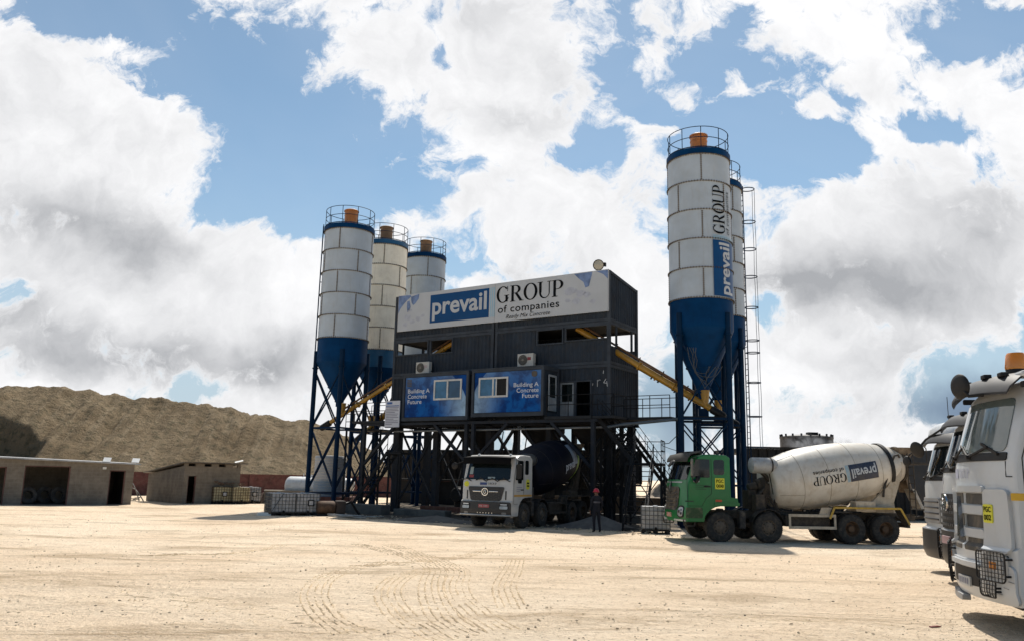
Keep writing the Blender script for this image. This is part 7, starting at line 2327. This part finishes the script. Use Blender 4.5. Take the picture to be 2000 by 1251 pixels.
# ------------------------------------------------------------------ worker with red helmet, back to the camera
def skin_body(loc, rz, label):
    J = {}
    E = []
    def j(n, p, r): J[n] = (Vector(p), r)
    j('pelvis', (0, 0, .96), (.155, .115)); j('belly', (0, .0, 1.10), (.145, .110)); j('chest', (0, .01, 1.30), (.17, .12)); j('neckbase', (0, .005, 1.455), (.10, .085)); j('neck', (0, .01, 1.52), (.056, .058)); j('head', (0, .03, 1.60), (.074, .088)); j('crown', (0, .025, 1.70), (.072, .088))
    E += [('pelvis', 'belly'), ('belly', 'chest'), ('chest', 'neckbase'), ('neckbase', 'neck'), ('neck', 'head'), ('head', 'crown')]
    j('chin', (0, .085, 1.555), (.035, .035)); j('nose', (0, .125, 1.61), (.012, .016)); E += [('head', 'chin'), ('head', 'nose')]
    for s, n in ((-1, 'l'), (1, 'r')):
        j('ear' + n, (s * .082, .02, 1.615), (.012, .028)); E.append(('head', 'ear' + n))
        j('sh' + n, (s * .185, 0, 1.40), (.070, .068)); j('el' + n, (s * .255, -.02 if s < 0 else -.03, 1.13), (.047, .047)); j('wr' + n, (s * .255, .06 if s < 0 else .10, .90), (.031, .033)); j('pa' + n, (s * .250, .085 if s < 0 else .135, .825), (.022, .040))
        E += [('neckbase', 'sh' + n), ('sh' + n, 'el' + n), ('el' + n, 'wr' + n), ('wr' + n, 'pa' + n)]
        px_, py_, pz_ = J['pa' + n][0]
        for k, (dy, l) in enumerate(((.034, .070), (.012, .080), (-.011, .075), (-.033, .058))):
            j(f'fa{k}{n}', (px_, py_ + dy, pz_ - .045), (.0095, .0095)); j(f'fb{k}{n}', (px_ - s * .012, py_ + dy + .004, pz_ - .045 - l * .55), (.0088, .0088)); j(f'fc{k}{n}', (px_ - s * .032, py_ + dy + .006, pz_ - .045 - l), (.0075, .0075))
            E += [('pa' + n, f'fa{k}{n}'), (f'fa{k}{n}', f'fb{k}{n}'), (f'fb{k}{n}', f'fc{k}{n}')]
        j('ta' + n, (px_ - s * .012, py_ + .048, pz_ + .005), (.011, .011)); j('tb' + n, (px_ - s * .030, py_ + .062, pz_ - .045), (.009, .009)); E += [('pa' + n, 'ta' + n), ('ta' + n, 'tb' + n)]
        j('hip' + n, (s * .095, 0, .88), (.098, .100)); j('kn' + n, (s * (.105 if s < 0 else .125), .02, .50), (.066, .070)); j('an' + n, (s * (.11 if s < 0 else .15), -.02, .11), (.047, .052)); j('hl' + n, (s * (.11 if s < 0 else .15), -.04, .055), (.045, .050)); j('to' + n, (s * (.125 if s < 0 else .18), .13, .040), (.045, .036))
        E += [('pelvis', 'hip' + n), ('hip' + n, 'kn' + n), ('kn' + n, 'an' + n), ('an' + n, 'hl' + n), ('hl' + n, 'to' + n)]
    keys = list(J)
    me = bpy.data.meshes.new('person'); me.from_pydata([tuple(J[k][0]) for k in keys], [(keys.index(a), keys.index(b)) for a, b in E], [])
    ob = bpy.data.objects.new('person', me); COL.objects.link(ob)
    sk = ob.modifiers.new('Skin', 'SKIN'); sk.use_smooth_shade = True
    ss = ob.modifiers.new('Sub', 'SUBSURF'); ss.levels = ss.render_levels = 2
    for i, k in enumerate(keys):
        d = me.skin_vertices[0].data[i]
        d.radius = J[k][1]; d.use_root = (k == 'pelvis')
    bpy.context.view_layer.update()
    nm = bpy.data.meshes.new_from_object(ob.evaluated_get(bpy.context.evaluated_depsgraph_get()))
    bpy.data.objects.remove(ob)
    over = mat('coverall_navy', (.006, .007, .015), .9, var=.35, dirt=.15, dcol=(.03, .026, .022), scale=4, bump=.4, bscale=16)
    skin = mat('skin_brown', (.12, .060, .036), .5, var=.15)
    for m_ in (over, skin, black): nm.materials.append(m_)
    for p in nm.polygons:
        p.use_smooth = True
        z = p.center.z; x = abs(p.center.x)
        p.material_index = 1 if (z > 1.50 or (z < .885 and x > .19 and z > .6)) else (2 if z < .12 else 0)
    o = bpy.data.objects.new('person', nm); COL.objects.link(o); o.location = loc; o.rotation_euler = (0, 0, rz)
    tag(o, label, 'person')
    mb = MB(); mb.lathe([(.118, 0), (.120, .02), (.112, .07), (.085, .125), (.045, .155), (0, .162)], 24, Matrix.Translation((0, .02, 1.655)) @ Matrix.Scale(1.12, 4, (0, 1, 0)), caps=False)
    mb.lathe([(.118, 0), (.150, -.008), (.150, .002), (.12, .01)], 24, Matrix.Translation((0, .035, 1.66)) @ Matrix.Scale(1.15, 4, (0, 1, 0)), caps=False)
    mb.bar((0, -.09, 1.74), (0, .12, 1.79), .03, .03)
    mb.build('helmet', mat('helmet_red', (.42, .012, .035), .35, var=.1), o, smooth=50)
    mb = MB()
    for s in (-1, 1):
        mb.lathe([(0, .012), (.012, .008), (.016, 0)], 10, Matrix.Translation((s * .032, .108, 1.632)) @ Matrix.Rotation(R(-90), 4, 'X'), caps=False)
    mb.build('eyes', mat('eye_dark', (.05, .04, .04), .2), o)
    mb = MB(); mb.bar((-.025, .112, 1.572), (.025, .112, 1.572), .008, .012); mb.build('mouth', mat('lip_brown', (.10, .04, .03), .5), o)
    mb = MB(); mb.lathe([(.172, 0), (.174, .03), (.174, .05), (.172, .07)], 20, Matrix.Translation((0, .008, 1.20)) @ Matrix.Scale(.76, 4, (0, 1, 0)), caps=False); mb.build('reflective_band', mat('band_grey', (.06, .06, .08), .4), o)
    return o
skin_body((3.74, 35.41, gnoise(3.74, 35.41)), R(18), 'worker in dark navy overalls and red helmet standing beside the right front post')

for o in bpy.data.objects:
    if '_o' in o:
        del o['_o']
